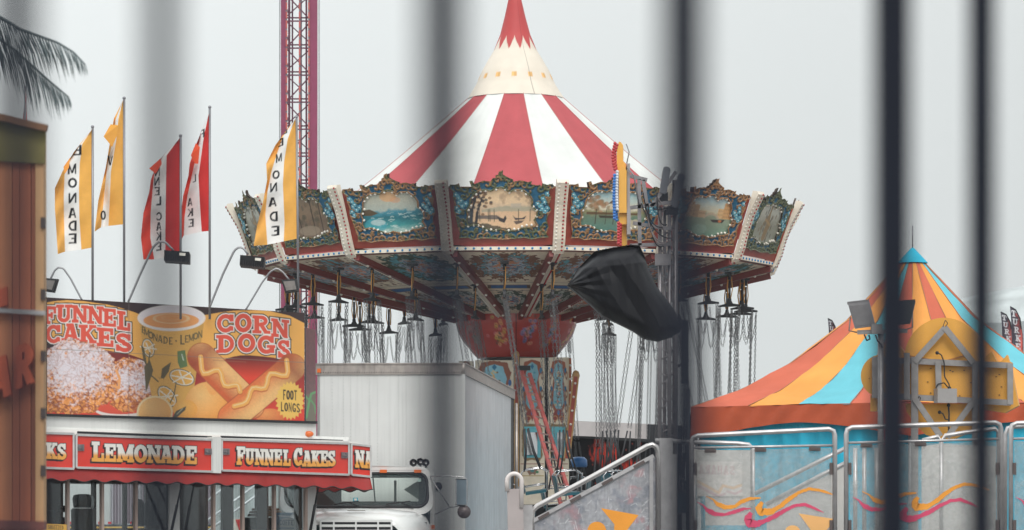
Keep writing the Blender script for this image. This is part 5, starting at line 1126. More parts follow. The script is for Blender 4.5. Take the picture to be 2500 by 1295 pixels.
b.build('window_bar', ci, truck); b = MB(); b.prism([Vector((rx1, yb - .12, zf1 - .06)), Vector((rx1 - .22, yb - .12, (zf0 + zf1) / 2)), Vector((rx1, yb - .12, zf0 + .05))], (0, .02, 0)); b.build('folded_seat', mat('seat_grey', A(132, 150, 146), .6), truck)
wg = glass.copy(); wg.name = 'tinted_glass'; wg.node_tree.nodes['Transparent BSDF'].inputs[0].default_value = (.9, 1, .96, 1)
b = MB(); v = [K(x, y, CDY + dd(y) + .004) for x, y in inr]; b.add(v, [tuple(range(len(v)))]); b.build('windscreen', wg, truck)
gask = mat('gasket', (.016, .018, .02), .5)
b = MB(); b.tube([K(x, y, CDY + dd(y) - .01) for x, y in inr], .024, 6, closed=True); b.build('windscreen_gasket', gask, truck)
for X0 in (1000, 740):
    sx = 1
for px in (862, 988):
    b = MB(); b.bar(K(px + 22, 1240, CDY + .0), K(px - 14, 1226, CDY - .02), .018); b.bar(K(px - 46, 1232, CDY - .02), K(px + 14, 1224, CDY - .01), .016); b.bar(K(px - 14, 1226, CDY - .03), K(px - 40, 1231, CDY - .03), .012); b.build('wiper', gask, truck)
b = MB(); c = K(868, 1220, CDY + .08); b.box(c, (.075, .006, .055)); b.box(c + Vector((0, -.005, 0)), (.035, .004, .028), 1); b.build('inspection_sticker', [mat('sticker_blue', A(70, 160, 180), .5), cream], truck)
b = MB(); b.box(K(1024, 1173, CDY + .22), (.045, .006, .05)); b.build('windscreen_tag', mat('tag_green', A(150, 176, 168), .5), truck)
for px in (720, 806, 936, 1020):
    b = MB(); b.box(K(px, 1151, CDY + .26), (.105, .05, .045)); b.build('roof_marker', orange_lens, truck)
for dx, dz in ((0, 0), (17, -2), (30, 0)):
    b = MB(); c = K(1009 + dx, 1130 + dz, CDY + .35); b.lathe([(.02, 0), (.02, .02)], c, 8)
    pr = [(.018, .34), (.02, .12), (.035, .04), (.058, 0)]
    G = np.zeros((4, 13, 3))
    for i, (r, y) in enumerate(pr):
        for j in range(13): an = 2 * math.pi * j / 12; G[i, j] = (c.x + r * math.cos(an), c.y + y, c.z + r * math.sin(an))
    b.grid(G); b.box(c + Vector((0, .15, -.06)), (.03, .2, .04)); b.build('air_horn', mat('horn_metal', A(110, 110, 112), .3, .7), truck)
# bonnet and grille
bn = MB(); n = 40; rows = [(0, [(700, 1262), (716, 1250), (790, 1243), (870, 1241), (950, 1243), (1020, 1250), (1040, 1262), (1054, 1290)], CDY + .02), (1, [(702, 1262), (722, 1249), (792, 1243), (870, 1241), (948, 1243), (1014, 1250), (1036, 1264), (1050, 1300)], CDY - .35), (2, [(735, 1272), (752, 1258), (800, 1249), (870, 1247), (940, 1249), (985, 1258), (1008, 1276), (1026, 1310)], CDY - .85), (3, [(752, 1290), (762, 1270), (800, 1262), (870, 1260), (938, 1262), (968, 1270), (990, 1290), (1010, 1330)], CDY - 1.1), (4, [(756, 1310), (766, 1284), (802, 1276), (870, 1274), (936, 1276), (962, 1284), (985, 1310), (1004, 1340)], CDY - 1.12)]
G = np.zeros((len(rows), n, 3))
for i, pl, d in rows:
    p = rs(pl, n); k_ = (CDY - 1.12) / d
    for j in range(n): G[i, j] = P(p[j, 0], p[j, 1], d)
bn.grid(G); s1 = bn.build('bonnet', cabw, truck); md = s1.modifiers.new('smooth', 'SUBSURF'); md.levels = md.render_levels = 2
b = MB(); b.bar(K(848, 1247, CDY - .9), K(892, 1247, CDY - .9), .01, .012); b.build('bonnet_badge', rail_m, truck)
D2 = CDY - 1.14
b = MB(); b.prism([P(782, 1274, D2), P(956, 1274, D2), P(956, 1360, D2), P(782, 1360, D2)], (0, .05, 0)); b.build('grille_recess', dark, truck)
b = MB()
for y in (1272, 1284, 1297, 1310, 1323): b.bar(P(780, y, D2 - .02), P(958, y, D2 - .02), .03, .036)
for x in (783, 815, 869, 923, 956): b.bar(P(x, 1272, D2 - .03), P(x, 1350, D2 - .03), .024, .024, up=(0, 1, 0))
b.build('grille', cabw, truck)
b = MB(); b.box(K(1037, 1281, CDY - .3), (.05, .05, .07)); b.build('vent', dark, truck); b = MB(); b.box(K(1057, 1287, CDY + .1), (.05, .08, .06)); b.build('side_lamp', orange_lens, truck)
b = MB(); b.box(((x0 + x1) / 2, CDY - 1.0, .75), (2.1, .25, .3)); b.box(((x0 + x1) / 2, CDY + 2, .85), (.8, 9, .25)); b.build('chassis', dark, truck)
for xx in (x0 + .2, x1 - .2):
    for yy in (CDY - .2, CDY + 8.5):
        b = MB(); b.tube([(xx - .14, yy, .5), (xx + .14, yy, .5)], .5, 24); o = b.build('wheel', dark, truck); b = MB(); b.tube([(xx - .15, yy, .5), (xx + .15, yy, .5)], .26, 20); b.build('rim', alu, o)
# mirror
mm = mat('mirror_bracket', A(190, 190, 190), .25, .8, .1)
MD = CDY + .2
mp = bpy.data.objects.new('door_mirror', None); COL.objects.link(mp); mp.parent = truck; mp.location = P(1128, 1200, MD) - wl(truck)
b = MB(); b.tube([P(1050, 1163, MD), P(1100, 1163, MD), P(1130, 1165, MD), P(1139, 1170, MD), P(1140, 1180, MD), P(1140, 1224, MD), P(1137, 1233, MD), P(1128, 1235, MD), P(1098, 1239, MD), P(1062, 1257, MD)], .010, 6); b.tube([P(1050, 1165, MD), P(1097, 1237, MD)], .010, 6); b.tube([P(1097, 1239, MD), P(1128, 1235, MD)], .01, 6); b.build('bracket', mm, mp)
b = MB(); c0 = P(1126, 1202, MD - .02); b.box(c0, (.175, .03, .39)); b.build('mirror_case', mm, mp)
b = MB(); b.box(c0 + Vector((.006, -.018, 0)), (.145, .006, .37)); b.build('mirror_face', mat('mirror_sky', A(120, 136, 146), .15, .3), mp)
b = MB(); b.bar(P(1112, 1170, MD - .03), P(1138, 1171, MD - .03), .03, .012); b.bar(P(1112, 1233, MD - .03), P(1136, 1235, MD - .03), .03, .012); b.build('clamp', gask, mp)
b = MB(); c1 = P(1133, 1250, MD - .02); b.tube([c1 + Vector((0, -.012, 0)), c1 + Vector((0, .02, 0))], .100, 24); b.build('round_mirror', mat('mirror_back', A(96, 86, 86), .35, .2), mp)
b = MB(); c = bfr.lerp(bfl, .17); b.tube([c + Vector((0, -.02, P(0, 1188, 52).z)), c + Vector((0, .01, P(0, 1188, 52).z))], .065, 16); b.build('box_vent', dark, truck)

# ================================================================== backdrops
t = MB(); a0, a1, a2, a3 = P(1385, 1027, 84), P(1665, 1040, 80), P(1665, 1330, 80), P(1385, 1330, 84)
G = quad_grid(a0 - Vector((0, 0, .42)), a1 - Vector((0, 0, .42)), a2, a3, 190, 130); X, Y = proj(G); a = Art(X, Y, (12, 9, 12), 1.5); x, y = a.X, a.Y
fl = fbm(x / 26, y / 22, 77); f2_ = fbm(x / 6, y / 16, 78); gl = np.exp(-(((x - 1480) / 46) ** 2 + ((y - 1105) / 45) ** 2)) + .9 * np.exp(-(((x - 1560) / 44) ** 2 + ((y - 1140) / 22) ** 2)) + .5 * np.exp(-(((x - 1440) / 30) ** 2 + ((y - 1200) / 40) ** 2)); kf = np.clip((gl * 1.5 * f2_ + fl * .5 - .62) * 2.2, 0, 1)[:, None]
a.C = a.C * (1 - kf) + np.array(A(190, 52, 34)) * kf; k2 = np.clip((gl * f2_ - .62) * 3, 0, 1)[:, None]; a.C = a.C * (1 - k2) + np.array(A(226, 110, 50)) * k2
for q in range(60): a.ell(rng.uniform(1400, 1640), rng.uniform(1060, 1280), 1.1, 1.4, (170, 60, 44), .8)
for q in range(14): xx = 1400 + q * 19; a.line([(xx, 1045), (xx, 1300)], .7, (16, 14, 18), .8)
back = thing('dark_ride_front', 'dark show front with red flames painted on it behind the carousel', 'show front', P(1500, 1275, 82))
t.grid(G, C=a.out()); t.prism([v + Vector((0, .01, 0)) for v in (a0, a1, a2, a3)], (0, 3, 0), 1); t.build('painted_wall', [mat('matte_vcol', (0, 0, 0), .9, 0, .1, 3, vcol=True, spec=.04), dark], back)
b = MB(); b.prism([a0 + Vector((-.2, -.1, 0)), a1 + Vector((.2, -.1, 0)), a1 + Vector((.2, -.1, -.36)), a0 + Vector((-.2, -.1, -.36))], (0, 3.3, 0)); b.build('roof_fascia', mat('fascia_grey', A(186, 178, 176), .5, 0, .15, 2), back)
b = MB(); c = P(1413, 1130, 74); b.lathe([(.01, .13), (.12, .12), (.18, .06), (.19, -.06), (.17, -.10), (.02, -.10)], c, 16); b.tube([c + Vector((0, 0, -.09)), Vector((c.x, c.y, 0))], .05, 8, 1)
tag(b.build('blue_hood_post', [mat('blue_plastic', A(30, 104, 168), .3), dark]), 'small bright blue rounded hood beside the carousel column', 'hood')
# white semi trailer and stairs seen through the food trailer
sm = thing('semi_trailer', 'long white trailer with fluted panels seen through the food trailer windows', 'trailer', P(350, 1275, 64))
b = MB(); b.prism([P(60, 1030, 64), P(272, 1030, 64), P(272, 1281, 64), P(60, 1281, 64)], (0, 2.4, 0)); b.build('side_wall', white, sm)
nn = 240; s_ = np.linspace(0, 1, nn); G = np.zeros((2, nn, 3)); p0, p1 = P(270, 1030, 63.9), P(520, 1030, 63.9)
for i, z in enumerate((p0.z, zz(1279, 64))): G[i, :, 0] = p0.x + (p1.x - p0.x) * s_; G[i, :, 1] = 63.9 + .06 * np.sin(s_ * 2 * math.pi * 34); G[i, :, 2] = z
ar = Art(np.tile(s_ * 250, (2, 1)), np.zeros((2, nn)), (190, 186, 190), 1); k = np.clip(fbm(ar.X / 14, ar.Y, 4) * 2 - .7, 0, 1)[:, None]; ar.C = ar.C * (1 - k) + np.array(A(140, 112, 128)) * k
b = MB(); b.grid(G, C=ar.out()); b.build('fluted_curtain', VC, sm)
b = MB(); b.prism([P(60, 1281, 63.8), P(520, 1281, 63.8), P(520, 1286, 63.8), P(60, 1286, 63.8)], (0, .3, 0)); b.prism([P(60, 1290, 63.8), P(520, 1290, 63.8), P(520, 1320, 63.8), P(60, 1320, 63.8)], (0, .3, 0)); b.build('side_skirt', mat('skirt_navy', A(66, 70, 82), .5), sm)
b = MB(); b.prism([P(60, 1286, 63.79), P(520, 1286, 63.79), P(520, 1290, 63.79), P(60, 1290, 63.79)], (0, .3, 0)); b.build('yellow_stripe', mat('stripe_yellow', A(206, 164, 80), .5), sm)
for px in (157, 172, 244, 268, 322, 340): b = MB(); b.box(P(px, 1277, 63.8), (.06, .04, .045)); b.build('reflector', mat('reflector_red', A(200, 40, 50), .3), sm)
b = MB(); b.prism([P(470, 1100, 65), P(770, 1100, 65), P(770, 1330, 65), P(470, 1330, 65)], (0, .5, 0))
for k in range(22): b.bar(P(476 + k * 13, 1100, 64.95), P(476 + k * 13, 1330, 64.95), .03, .06, up=(0, 1, 0))
tag(b.build('ribbed_container', mat('ribbed_white', A(196, 202, 200), .5, 0, .1, 3)), 'ribbed white container wall seen through the funnel cakes window', 'container')
st = thing('stair_rail', 'white metal stair handrails rising behind the funnel cakes window', 'handrail', P(560, 1290, 60))
wr = mat('rail_white', A(214, 216, 216), .35, .2)
for k, (q0, q1) in enumerate((((470, 1298), (634, 1178)), ((482, 1316), (650, 1192)), ((700, 1262), (740, 1190)), ((560, 1180), (500, 1230)))): b = MB(); b.tube([P(*q0, 60), P(*q1, 60)], .022, 8); b.build('handrail_tube', wr, st)
b = MB()
for x in (500, 545, 590, 632): b.tube([P(x, 1300 - (x - 482) * .73, 60), P(x, 1330, 60)], .014, 6)
b.build('rail_post', wr, st)
b = MB(); b.prism([P(560, 1268, 61), P(610, 1266, 61), P(640, 1330, 61), P(575, 1330, 61)], (0, .2, 0), 0); b.prism([P(575, 1269, 60.98), P(600, 1268, 60.98), P(620, 1330, 60.98), P(596, 1330, 60.98)], (0, .02, 0), 1)
tag(b.build('striped_bin', [cream, mat('stripe_red', A(190, 50, 50), .5)]), 'red and cream striped bin glimpsed through the trailer window', 'bin')

# ================================================================== drop tower
TD = 112.0; mg = mat('magenta_steel', A(130, 50, 82), .45, .1, .15, 2); mgd = mat('dark_magenta_steel', A(96, 44, 66), .5, .1, .15, 2); led = mat('red_lamp_strip', (.45, .1, .09), .4, emis=((1, .14, .1), .08)); gr_ = mat('strip_grey', A(120, 110, 116), .4, .3)
tw = thing('drop_tower', 'tall magenta lattice ride tower with red lamp strips behind the yellow flag', 'ride tower', P(731, 1275, TD))
yT, yB = -420, 1372
for x, wd, m_, d in ((692, .16, mg, 0), (766, .24, mg, 0), (748, .06, mgd, .2), (706, .07, mgd, 1.0), (714, .05, mgd, 1.1), (756, .05, mgd, .9), (735, .06, gr_, 1.2)):
    b = MB(); b.bar(P(x, yB, TD + d), P(x, yT, TD + d), wd, wd, up=(0, 1, 0)); b.build('tower_leg', m_, tw)
b = MB(); q = 0; y = yB
while y > yT:
    b.bar(P(692, y, TD), P(764, y, TD), .045, .045, up=(0, 1, 0)); b.bar(P(700, y - 8, TD + 1), P(760, y - 8, TD + 1), .045, .045, up=(0, 1, 0)); a_, c_ = ((698, 760) if q % 2 else (760, 698)); b.bar(P(a_, y, TD + .1), P(c_, y - 66, TD + .1), .04, .04, up=(0, 1, 0)); b.bar(P(c_, y - 10, TD + 1), P(a_, y - 66, TD + 1), .035, .035, up=(0, 1, 0))
    b.bar(P(692, y, TD), P(706, y - 33, TD + 1), .04); y -= 66; q += 1
b.build('lattice_brace', mgd, tw)
for x in (699.5, 731.5, 754): b = MB(); b.bar(P(x, yB, TD - .12), P(x, yT, TD - .12), .045, .03, up=(0, 1, 0)); o = b.build('lamp_strip', gr_, tw); b = MB(); y = yB; k_ = 0; 
for x in (699.5, 731.5, 754):
    b = MB(); y = yB
    while y > yT:
        hh = 14 + 6 * vn(np.array([y * .3]), np.array([x]), 3)[0]; b.box(P(x, y - 7, TD - .155), (.052, .03, hh * TD / F)); y -= 22.5
    b.build('red_lamp', led, tw)
for x in (683, 779): b = MB(); b.tube([P(x, yB, TD - .1), P(x, yT, TD - .1)], .018, 5); b.build('cable', steel, tw)

# ================================================================== striped tent
TC = Vector(((2228 - CX) * 60 / F, 60.0, 0)); TR = 4.34; tent = thing('striped_tent', 'orange, yellow and turquoise striped circus tent behind the rails', 'tent', TC)
OR, YL, TQ = (205, 104, 78), (236, 158, 72), (104, 190, 204)
sp_ = [0, .05, .28, .55, .78, 1]; zp = [0, .075, .43, .715, .89, 1]; ZP, ZE = zz(612, 60), 3.52
seq = [OR, YL, TQ, OR, YL, OR, YL, TQ, OR, YL, OR, YL]; seq2 = seq + seq
nv = 48; per = 9; A0 = -67
def tentpt(a, s):
    ph = ((a - (-67)) % 60) - 30; poly = math.cos(R(30)) / math.cos(R(ph)); k = 1 + (poly - 1) * s ** 1.5
    r = TR * s * k; z = ZP - (ZP - ZE) * np.interp(s, sp_, zp) - .10 * math.sin(math.pi * s) * (1 - abs(ph) / 30); return (TC.x + r * math.sin(R(a)), TC.y - r * math.cos(R(a)), z)
for ci_, (nm, c) in enumerate((('orange_gores', OR), ('yellow_gores', YL), ('turquoise_gores', TQ))):
    b = MB()
    for k in range(24):
        if seq2[k] != c: continue
        G = np.array([[tentpt(A0 + k * 15 + 15 * j / per, s) for j in range(per + 1)] for s in [.03 + .97 * i / (nv - 1) for i in range(nv)]])
        X_ = np.arange(per + 1)[None, :] + 10 * k + 0 * G[..., 0]; Y_ = np.arange(nv)[:, None] + 0 * G[..., 0]; G[..., 2] += (fbm(X_ / 4, Y_ / 5, 9) - .5) * .06
        b.grid(G, C=np.array(A(*c, .72))[None, None] * (.90 + .20 * fbm(X_ / 5, Y_ / 6, 4))[..., None])
    b.build(nm, VCF, tent)
b = MB()
for k in range(24): b.tube([tuple(Vector(tentpt(A0 + k * 15, s)) + Vector((0, 0, .004))) for s in [.04 + .96 * i / 24 for i in range(25)]], .0075, 4)
b.build('seam_tape', mat('seam_tape', A(150, 104, 74), .8), tent)
tqm = mat('turquoise_cloth', A(30, 160, 188), .8, 0, .22, 2, bump=.35, bscale=5, spec=.2)
b = MB(); b.lathe([(.0, ZP + .05), (.03, ZP + .04), (.26, zz(641, 60) - .0), (.27, zz(643, 60))], TC, 24); b.build('peak_cap', tqm, tent)
b = MB(); b.tube([TC + Vector((0, 0, ZP)), TC + Vector((0, 0, zz(552, 60)))], .012, 6); b.build('mast_tip', steel, tent)
b = MB(); n = 360; rows = 8; G = np.zeros((rows, n + 1, 3))
for j in range(n + 1):
    a = A0 + 360 * j / n; ph = abs(((a + 67) % 60) - 30) / 30; dp = .30 + .26 * ph ** 1.6
    for i in range(rows):
        x, y, z = tentpt(a, 1); f_ = .05 * i / rows + .02 * math.sin(a * .9 + i * .5); G[i, j] = (x + f_ * math.sin(R(a)), y - f_ * math.cos(R(a)), z - dp * i / (rows - 1))
b.grid(G); b.build('valance', mat('orange_valance', A(186, 84, 50, .74), .8, 0, .2, 1.5, bump=.9, bscale=3, spec=.2), tent)
b = MB(); n = 720; G = np.zeros((10, n + 1, 3))
for j in range(n + 1):
    a = A0 + 360 * j / n
    for i in range(10):
        x, y, z = tentpt(a, .955); pl = .035 * math.sin(j * .55) * (1 - .6 * i / 9) + .02 * math.sin(j * .21 + i); G[i, j] = (x + pl * math.sin(R(a)), y - pl * math.cos(R(a)), 3.42 - 3.42 * i / 9)
b.grid(G); b.build('side_wall', tqm, tent)
b = MB()
for k in range(6): x, y, z = tentpt(-67 + 60 * k, .985); b.tube([(x, y, 0), (x, y, 3.4)], .05, 8)
b.build('tent_pole', alu, tent)
# distant pale roof in the murk
far = MB(); n = 60; c = P(2830, 640, 230)
G = np.zeros((14, n + 1, 3)); cs = np.zeros((14, n + 1, 3))
for j in range(n + 1):
    a = R(-120 + 240 * j / n)
    for i in range(14):
        s = i / 13; r = 21 * s; G[i, j] = (c.x + r * math.sin(a), c.y - r * math.cos(a), c.z - 2.6 * s ** .7 - 2.3 * s ** 3 - .18 * abs(math.sin(a * 12)) * s); cs[i, j] = np.array(A(170, 176, 176)) * (.80 if (j % 5 == 0 or i in (7, 10)) else 1.0)
far.grid(G, C=cs); G3 = np.zeros((2, n + 1, 3)); G3[0] = G[-1]; G3[1] = G[-1]; G3[1, :, 2] = 0; far.grid(G3, C=np.array(A(150, 156, 156)) * np.ones((2, n + 1, 1)))
tag(far.build('distant_pavilion', VCF), 'pale hazy big roofed pavilion far behind the striped tent', 'pavilion')
# feather flags
def feather(px0, y0, wd, hgt, D, label, word='TURKEY'):
    t = thing('feather_flag', label, 'feather flag', P(px0 + wd, 1275, D), 'feather flags beyond the striped tent')
    lf = [(px0, y0), (px0 + wd * .10, y0 + hgt * .3), (px0 + wd * .2, y0 + hgt)]; rg = [(px0, y0), (px0 + wd * .45, y0 + hgt * .06), (px0 + wd * .8, y0 + hgt * .22), (px0 + wd, y0 + hgt * .55), (px0 + wd * 1.03, y0 + hgt)]
    Lf, Rg = rs(lf, 90), rs(rg, 90); u = np.linspace(0, 1, 26)[None, :, None]; Q = Lf[:, None] * (1 - u) + Rg[:, None] * u; X, Y = Q[..., 0], Q[..., 1]; dep = D - .08 * np.sin(u[..., 0] * 4 + Y / 20)
    W_ = np.stack([(X - CX) * dep / F, dep, EYE + (HY - Y) * dep / F], -1); a = Art(X, Y, (70, 66, 76), .9); k = np.clip((a.X - px0) / wd + fbm(a.X / 5, a.Y / 12, 5) - .95, 0, 1)[:, None] * 1.6; k = np.clip(k, 0, 1); a.C = a.C * (1 - k) + np.array(A(200, 90, 80)) * k
    for i, ch in enumerate(word): yy = y0 + hgt * (.13 + .155 * i); xx = px0 + wd * (.30 + .12 * min(i, 3)); a.text([(ch, xx, yy, wd * .42, hgt * .115, .15)], (204, 204, 206))
    b = MB(); b.grid(W_, C=a.out()); b.build('cloth', VCF, t)
    b = MB(); b.tube([P(x, y, D) for x, y in rg] + [P(px0 + wd * 1.03, 1300, D)], .016, 6); b.build('pole', dark, t)
feather(2443, 762, 29, 110, 82, 'dark feather flag with white lettering, lower one of the pair beyond the tent')
feather(2466, 749, 30, 130, 80, 'dark feather flag with white lettering, higher one of the pair beyond the tent')
feather(2021, 778, 22, 86, 84, 'small dark feather flag tip above the orange side of the tent')

# ================================================================== yellow cut-out sign seen from behind
ys = thing('cutout_sign', 'back of a mustard yellow cut-out sign on a grey metal frame by the tent', 'sign', P(2240, 1275, 50))
ym = mat('mustard_board', A(208, 148, 46, .92), .5, 0, .10, 2.5, bump=.15, bscale=4)
SD = 50.0
def disc(cx, cy, rx, ry, a0=0, a1=360, n=40): return [P(cx + rx * math.cos(R(a0 + (a1 - a0) * i / n)), cy - ry * math.sin(R(a0 + (a1 - a0) * i / n)), SD) for i in range(n + (0 if a1 - a0 == 360 else 1))]
back_v = Vector((-.06, -.20, .0))
def slab(pts, nm, off=0, th=.2):
    b = MB(); o = Vector((0, off, 0)); b.prism([p + o for p in pts], (.05, th, 0)); b.build(nm, ym, ys)
slab(disc(2306, 878, 98, 102, -8, 188), 'top_lobe', .02)
slab([P(2150, 870, SD), P(2470, 884, SD), P(2472, 985, SD), P(2150, 975, SD)], 'middle_board', .045)
slab(disc(2152, 918, 50, 52), 'side_lobe', .03); slab(disc(2176, 872, 34, 34), 'small_lobe', .065)
slab([P(2126, 965, SD), P(2142, 965, SD), P(2142, 1004, SD), P(2126, 1004, SD)], 'lower_tab', .08)
slab([P(2212, 985, SD), P(2404, 985, SD), P(2400, 1020, SD), P(2372, 1052, SD), P(2330, 1072, SD), P(2300, 1074, SD), P(2262, 1062, SD), P(2236, 1036, SD), P(2215, 1005, SD)], 'bottom_lobe', .075)
slab([P(2400, 890, SD), P(2406, 872, SD), P(2422, 858, SD), P(2438, 888, SD), P(2446, 882, SD), P(2460, 866, SD), P(2470, 898, SD), P(2488, 990, SD), P(2455, 1008, SD), P(2400, 1000, SD)], 'pointed_edge', .055)
fr = mat('sign_frame', A(136, 132, 130), .45, .5, .2, 8)
b = MB()
for p, q in (((2138, 878), (2466, 893)), ((2130, 965), (2468, 984)), ((2136, 872), (2136, 972)), ((2466, 888), (2466, 988)), ((2290, 884), (2292, 975)), ((2232, 884), (2308, 800)), ((2306, 800), (2376, 886)), ((2232, 972), (2296, 1066)), ((2376, 980), (2312, 1068)), ((2214, 862), (2214, 976))):
    b.bar(P(*p, SD - .03 - .002 * len(b.f)), P(*q, SD - .03 - .002 * len(b.f)), .085, .05, up=(0, 1, 0))
b.bar(P(2233, 872, SD - .07), P(2233, 1330, SD - .07), .10, .06, up=(0, 1, 0)); b.bar(P(2380, 890, SD - .05), P(2380, 1330, SD - .05), .08, .06, up=(0, 1, 0))
b.build('frame', fr, ys)
b = MB(); c = P(2308, 967, SD - .17); b.box(c, (.30, .16, .21), rz=.25); b.build('junction_box', mat('box_grey', A(150, 146, 144), .4, .3), ys)
cab = mat('cable_black', (.014, .014, .016), .5)
def cable(pl, r=.010, d=SD - .12, par=ys): b = MB(); p = rs(pl, 30); p2 = p.copy(); p2[1:-1] = (p[:-2] + p[1:-1] * 2 + p[2:]) / 4; b.tube([P(x, y, d) for x, y in p2], r, 6); return b.build('cable', cab, par)
cable([(2288, 862), (2298, 866), (2305, 885), (2306, 920), (2318, 940), (2316, 952)]); cable([(2285, 948), (2290, 938), (2305, 935), (2314, 946)]); cable([(2315, 985), (2317, 1010), (2316, 1065)], .014); cable([(2294, 1007), (2302, 1010), (2308, 1024), (2316, 1026)])
cable([(2302, 798), (2308, 782), (2314, 790), (2308, 798)], .006); cable([(2240, 980), (2243, 968), (2248, 972), (2244, 982)], .006)
for px, py in ((2288, 862), (2294, 1007), (2318, 948), (2316, 990)): b = MB(); b.ball(P(px, py, SD - .1), .028, 8); b.build('cable_plug', cab, ys)
bs = MB()
for px, py in ((2272, 900), (2284, 902), (2320, 905), (2326, 908), (2354, 905), (2265, 933), (2272, 960), (2343, 967), (2432, 920), (2440, 915), (2440, 965), (2122, 925), (2370, 935), (2445, 945)): bs.box(P(px, py, SD + .035), (.02, .01, .012))
bs.build('screw', dark, ys)
b = MB(); b.bar(P(2212, 868, SD + .01), P(2300, 884, SD + .01), .02, .01, up=(0, 1, 0)); b.bar(P(2300, 884, SD + .01), P(2358, 868, SD + .01), .02, .01, up=(0, 1, 0)); b.build('board_seam', mat('seam_brown', A(150, 96, 40), .6), ys)
# twin floodlights in front of the tent
fm = thing('flood_pole', 'grey pole carrying two large square floodlights before the striped tent', 'light pole', P(2150, 1275, 49.2))
FD = 49.2
b = MB(); b.tube([P(2150, 1330, FD), P(2150, 812, FD)], .045, 10); b.build('pole', alu, fm)
b = MB(); b.tube([P(2158, 1330, FD + .1), P(2158, 1000, FD + .1)], .02, 8); b.build('red_cable', mat('cable_red', A(190, 60, 44), .5), fm)
b = MB(); b.bar(P(2093, 812, FD), P(2215, 808, FD), .06); b.box(P(2140, 804, FD - .05), (.16, .12, .14)); b.build('crossbar', fr, fm)
cable([(2110, 817), (2116, 832), (2124, 828), (2121, 818)], .012, FD - .06, fm); cable([(2137, 818), (2142, 832), (2150, 840), (2154, 850)], .012, FD - .06, fm)
def bigflood(o_, inner_, yoke, dk):
    b = MB(); pts_ = [P(x, y, FD - .08) for x, y in o_]; b.prism(pts_, (0.02, .14, 0)); cx = sum(p[0] for p in o_) / 4; cy = sum(p[1] for p in o_) / 4
    b.prism([P(cx + (x - cx) * .7, cy + (y - cy) * .7, FD + .06) for x, y in o_], (0.01, .10, 0))
    o = b.build('lamp_head', dk, fm)
    m_ = [P(cx + (x - cx) * .84, cy + (y - cy) * .84, FD - .085) for x, y in o_]; b = MB(); b.prism(m_, (0, .02, 0)); b.build('lens', inner_, o)
    b = MB()
    for k in range(14):
        t = (k + .5) / 14; a_ = m_[0].lerp(m_[3], t); c_ = m_[1].lerp(m_[2], t); b.bar(a_ + Vector((0, -.004, 0)), c_ + Vector((0, -.004, 0)), .008, .012)
    for k in range(18): t = (k + .5) / 18; q = pts_[0].lerp(pts_[1], t); b.box(q + Vector((0, .07, .012)), (.012, .12, .035))
    b.build('fin', dk, o)
    b = MB(); b.tube([P(x, y, FD - .02) for x, y in yoke], .012, 6); b.build('yoke', mat('yoke_steel', A(110, 104, 100), .5, .4), fm)
hg = mat('lamp_grey', A(108, 106, 108), .45, .3, .2, 10)
bigflood([(2070, 742), (2122, 736), (2137, 795), (2087, 802)], mat('lamp_glass', A(128, 124, 124), .2, .2), [(2076, 775), (2073, 808), (2092, 812)], hg)
bigflood([(2188, 740), (2235, 736), (2222, 790), (2160, 796)], mat('lamp_glass_dark', A(44, 46, 50), .2), [(2228, 764), (2228, 800), (2208, 806)], mat('lamp_dark', (.03, .032, .036), .4))
# ================================================================== aluminium rails and ramp
RDp = 45.0
def clear_mat(name, rgb, a0, a1): return mat(name, rgb, .35, .1, .25, 14, alpha=(a0, a1), bump=.2, bscale=60)
poly = clear_mat('scuffed_clear_panel', A(160, 162, 160), .16, .52)
tri_m = mat('orange_decal', A(222, 142, 20), .5); mag_m = mat('magenta_decal', A(190, 56, 92), .5)
def ribbon(pl, wd, d, jag=3):
    p = rs(pl, 70); w0 = np.interp(np.linspace(0, 1, 70), np.linspace(0, 1, len(wd)), wd); b = MB(); rg2 = random.Random(len(pl) * 7 + int(pl[0][0])); v = []
    for i in range(70):
        t = p[min(i + 1, 69)] - p[max(i - 1, 0)]; t = t / (np.hypot(*t) + 1e-9); nn_ = np.array([-t[1], t[0]]); j0, j1 = rg2.uniform(.8, 1.15), rg2.uniform(.8, 1.15)
        v.append(P(*(p[i] + nn_ * w0[i] * j0), d)); v.append(P(*(p[i] - nn_ * w0[i] * j1), d))
    b.add(v, [(2 * i, 2 * i + 1, 2 * i + 3, 2 * i + 2) for i in range(69)]); return b
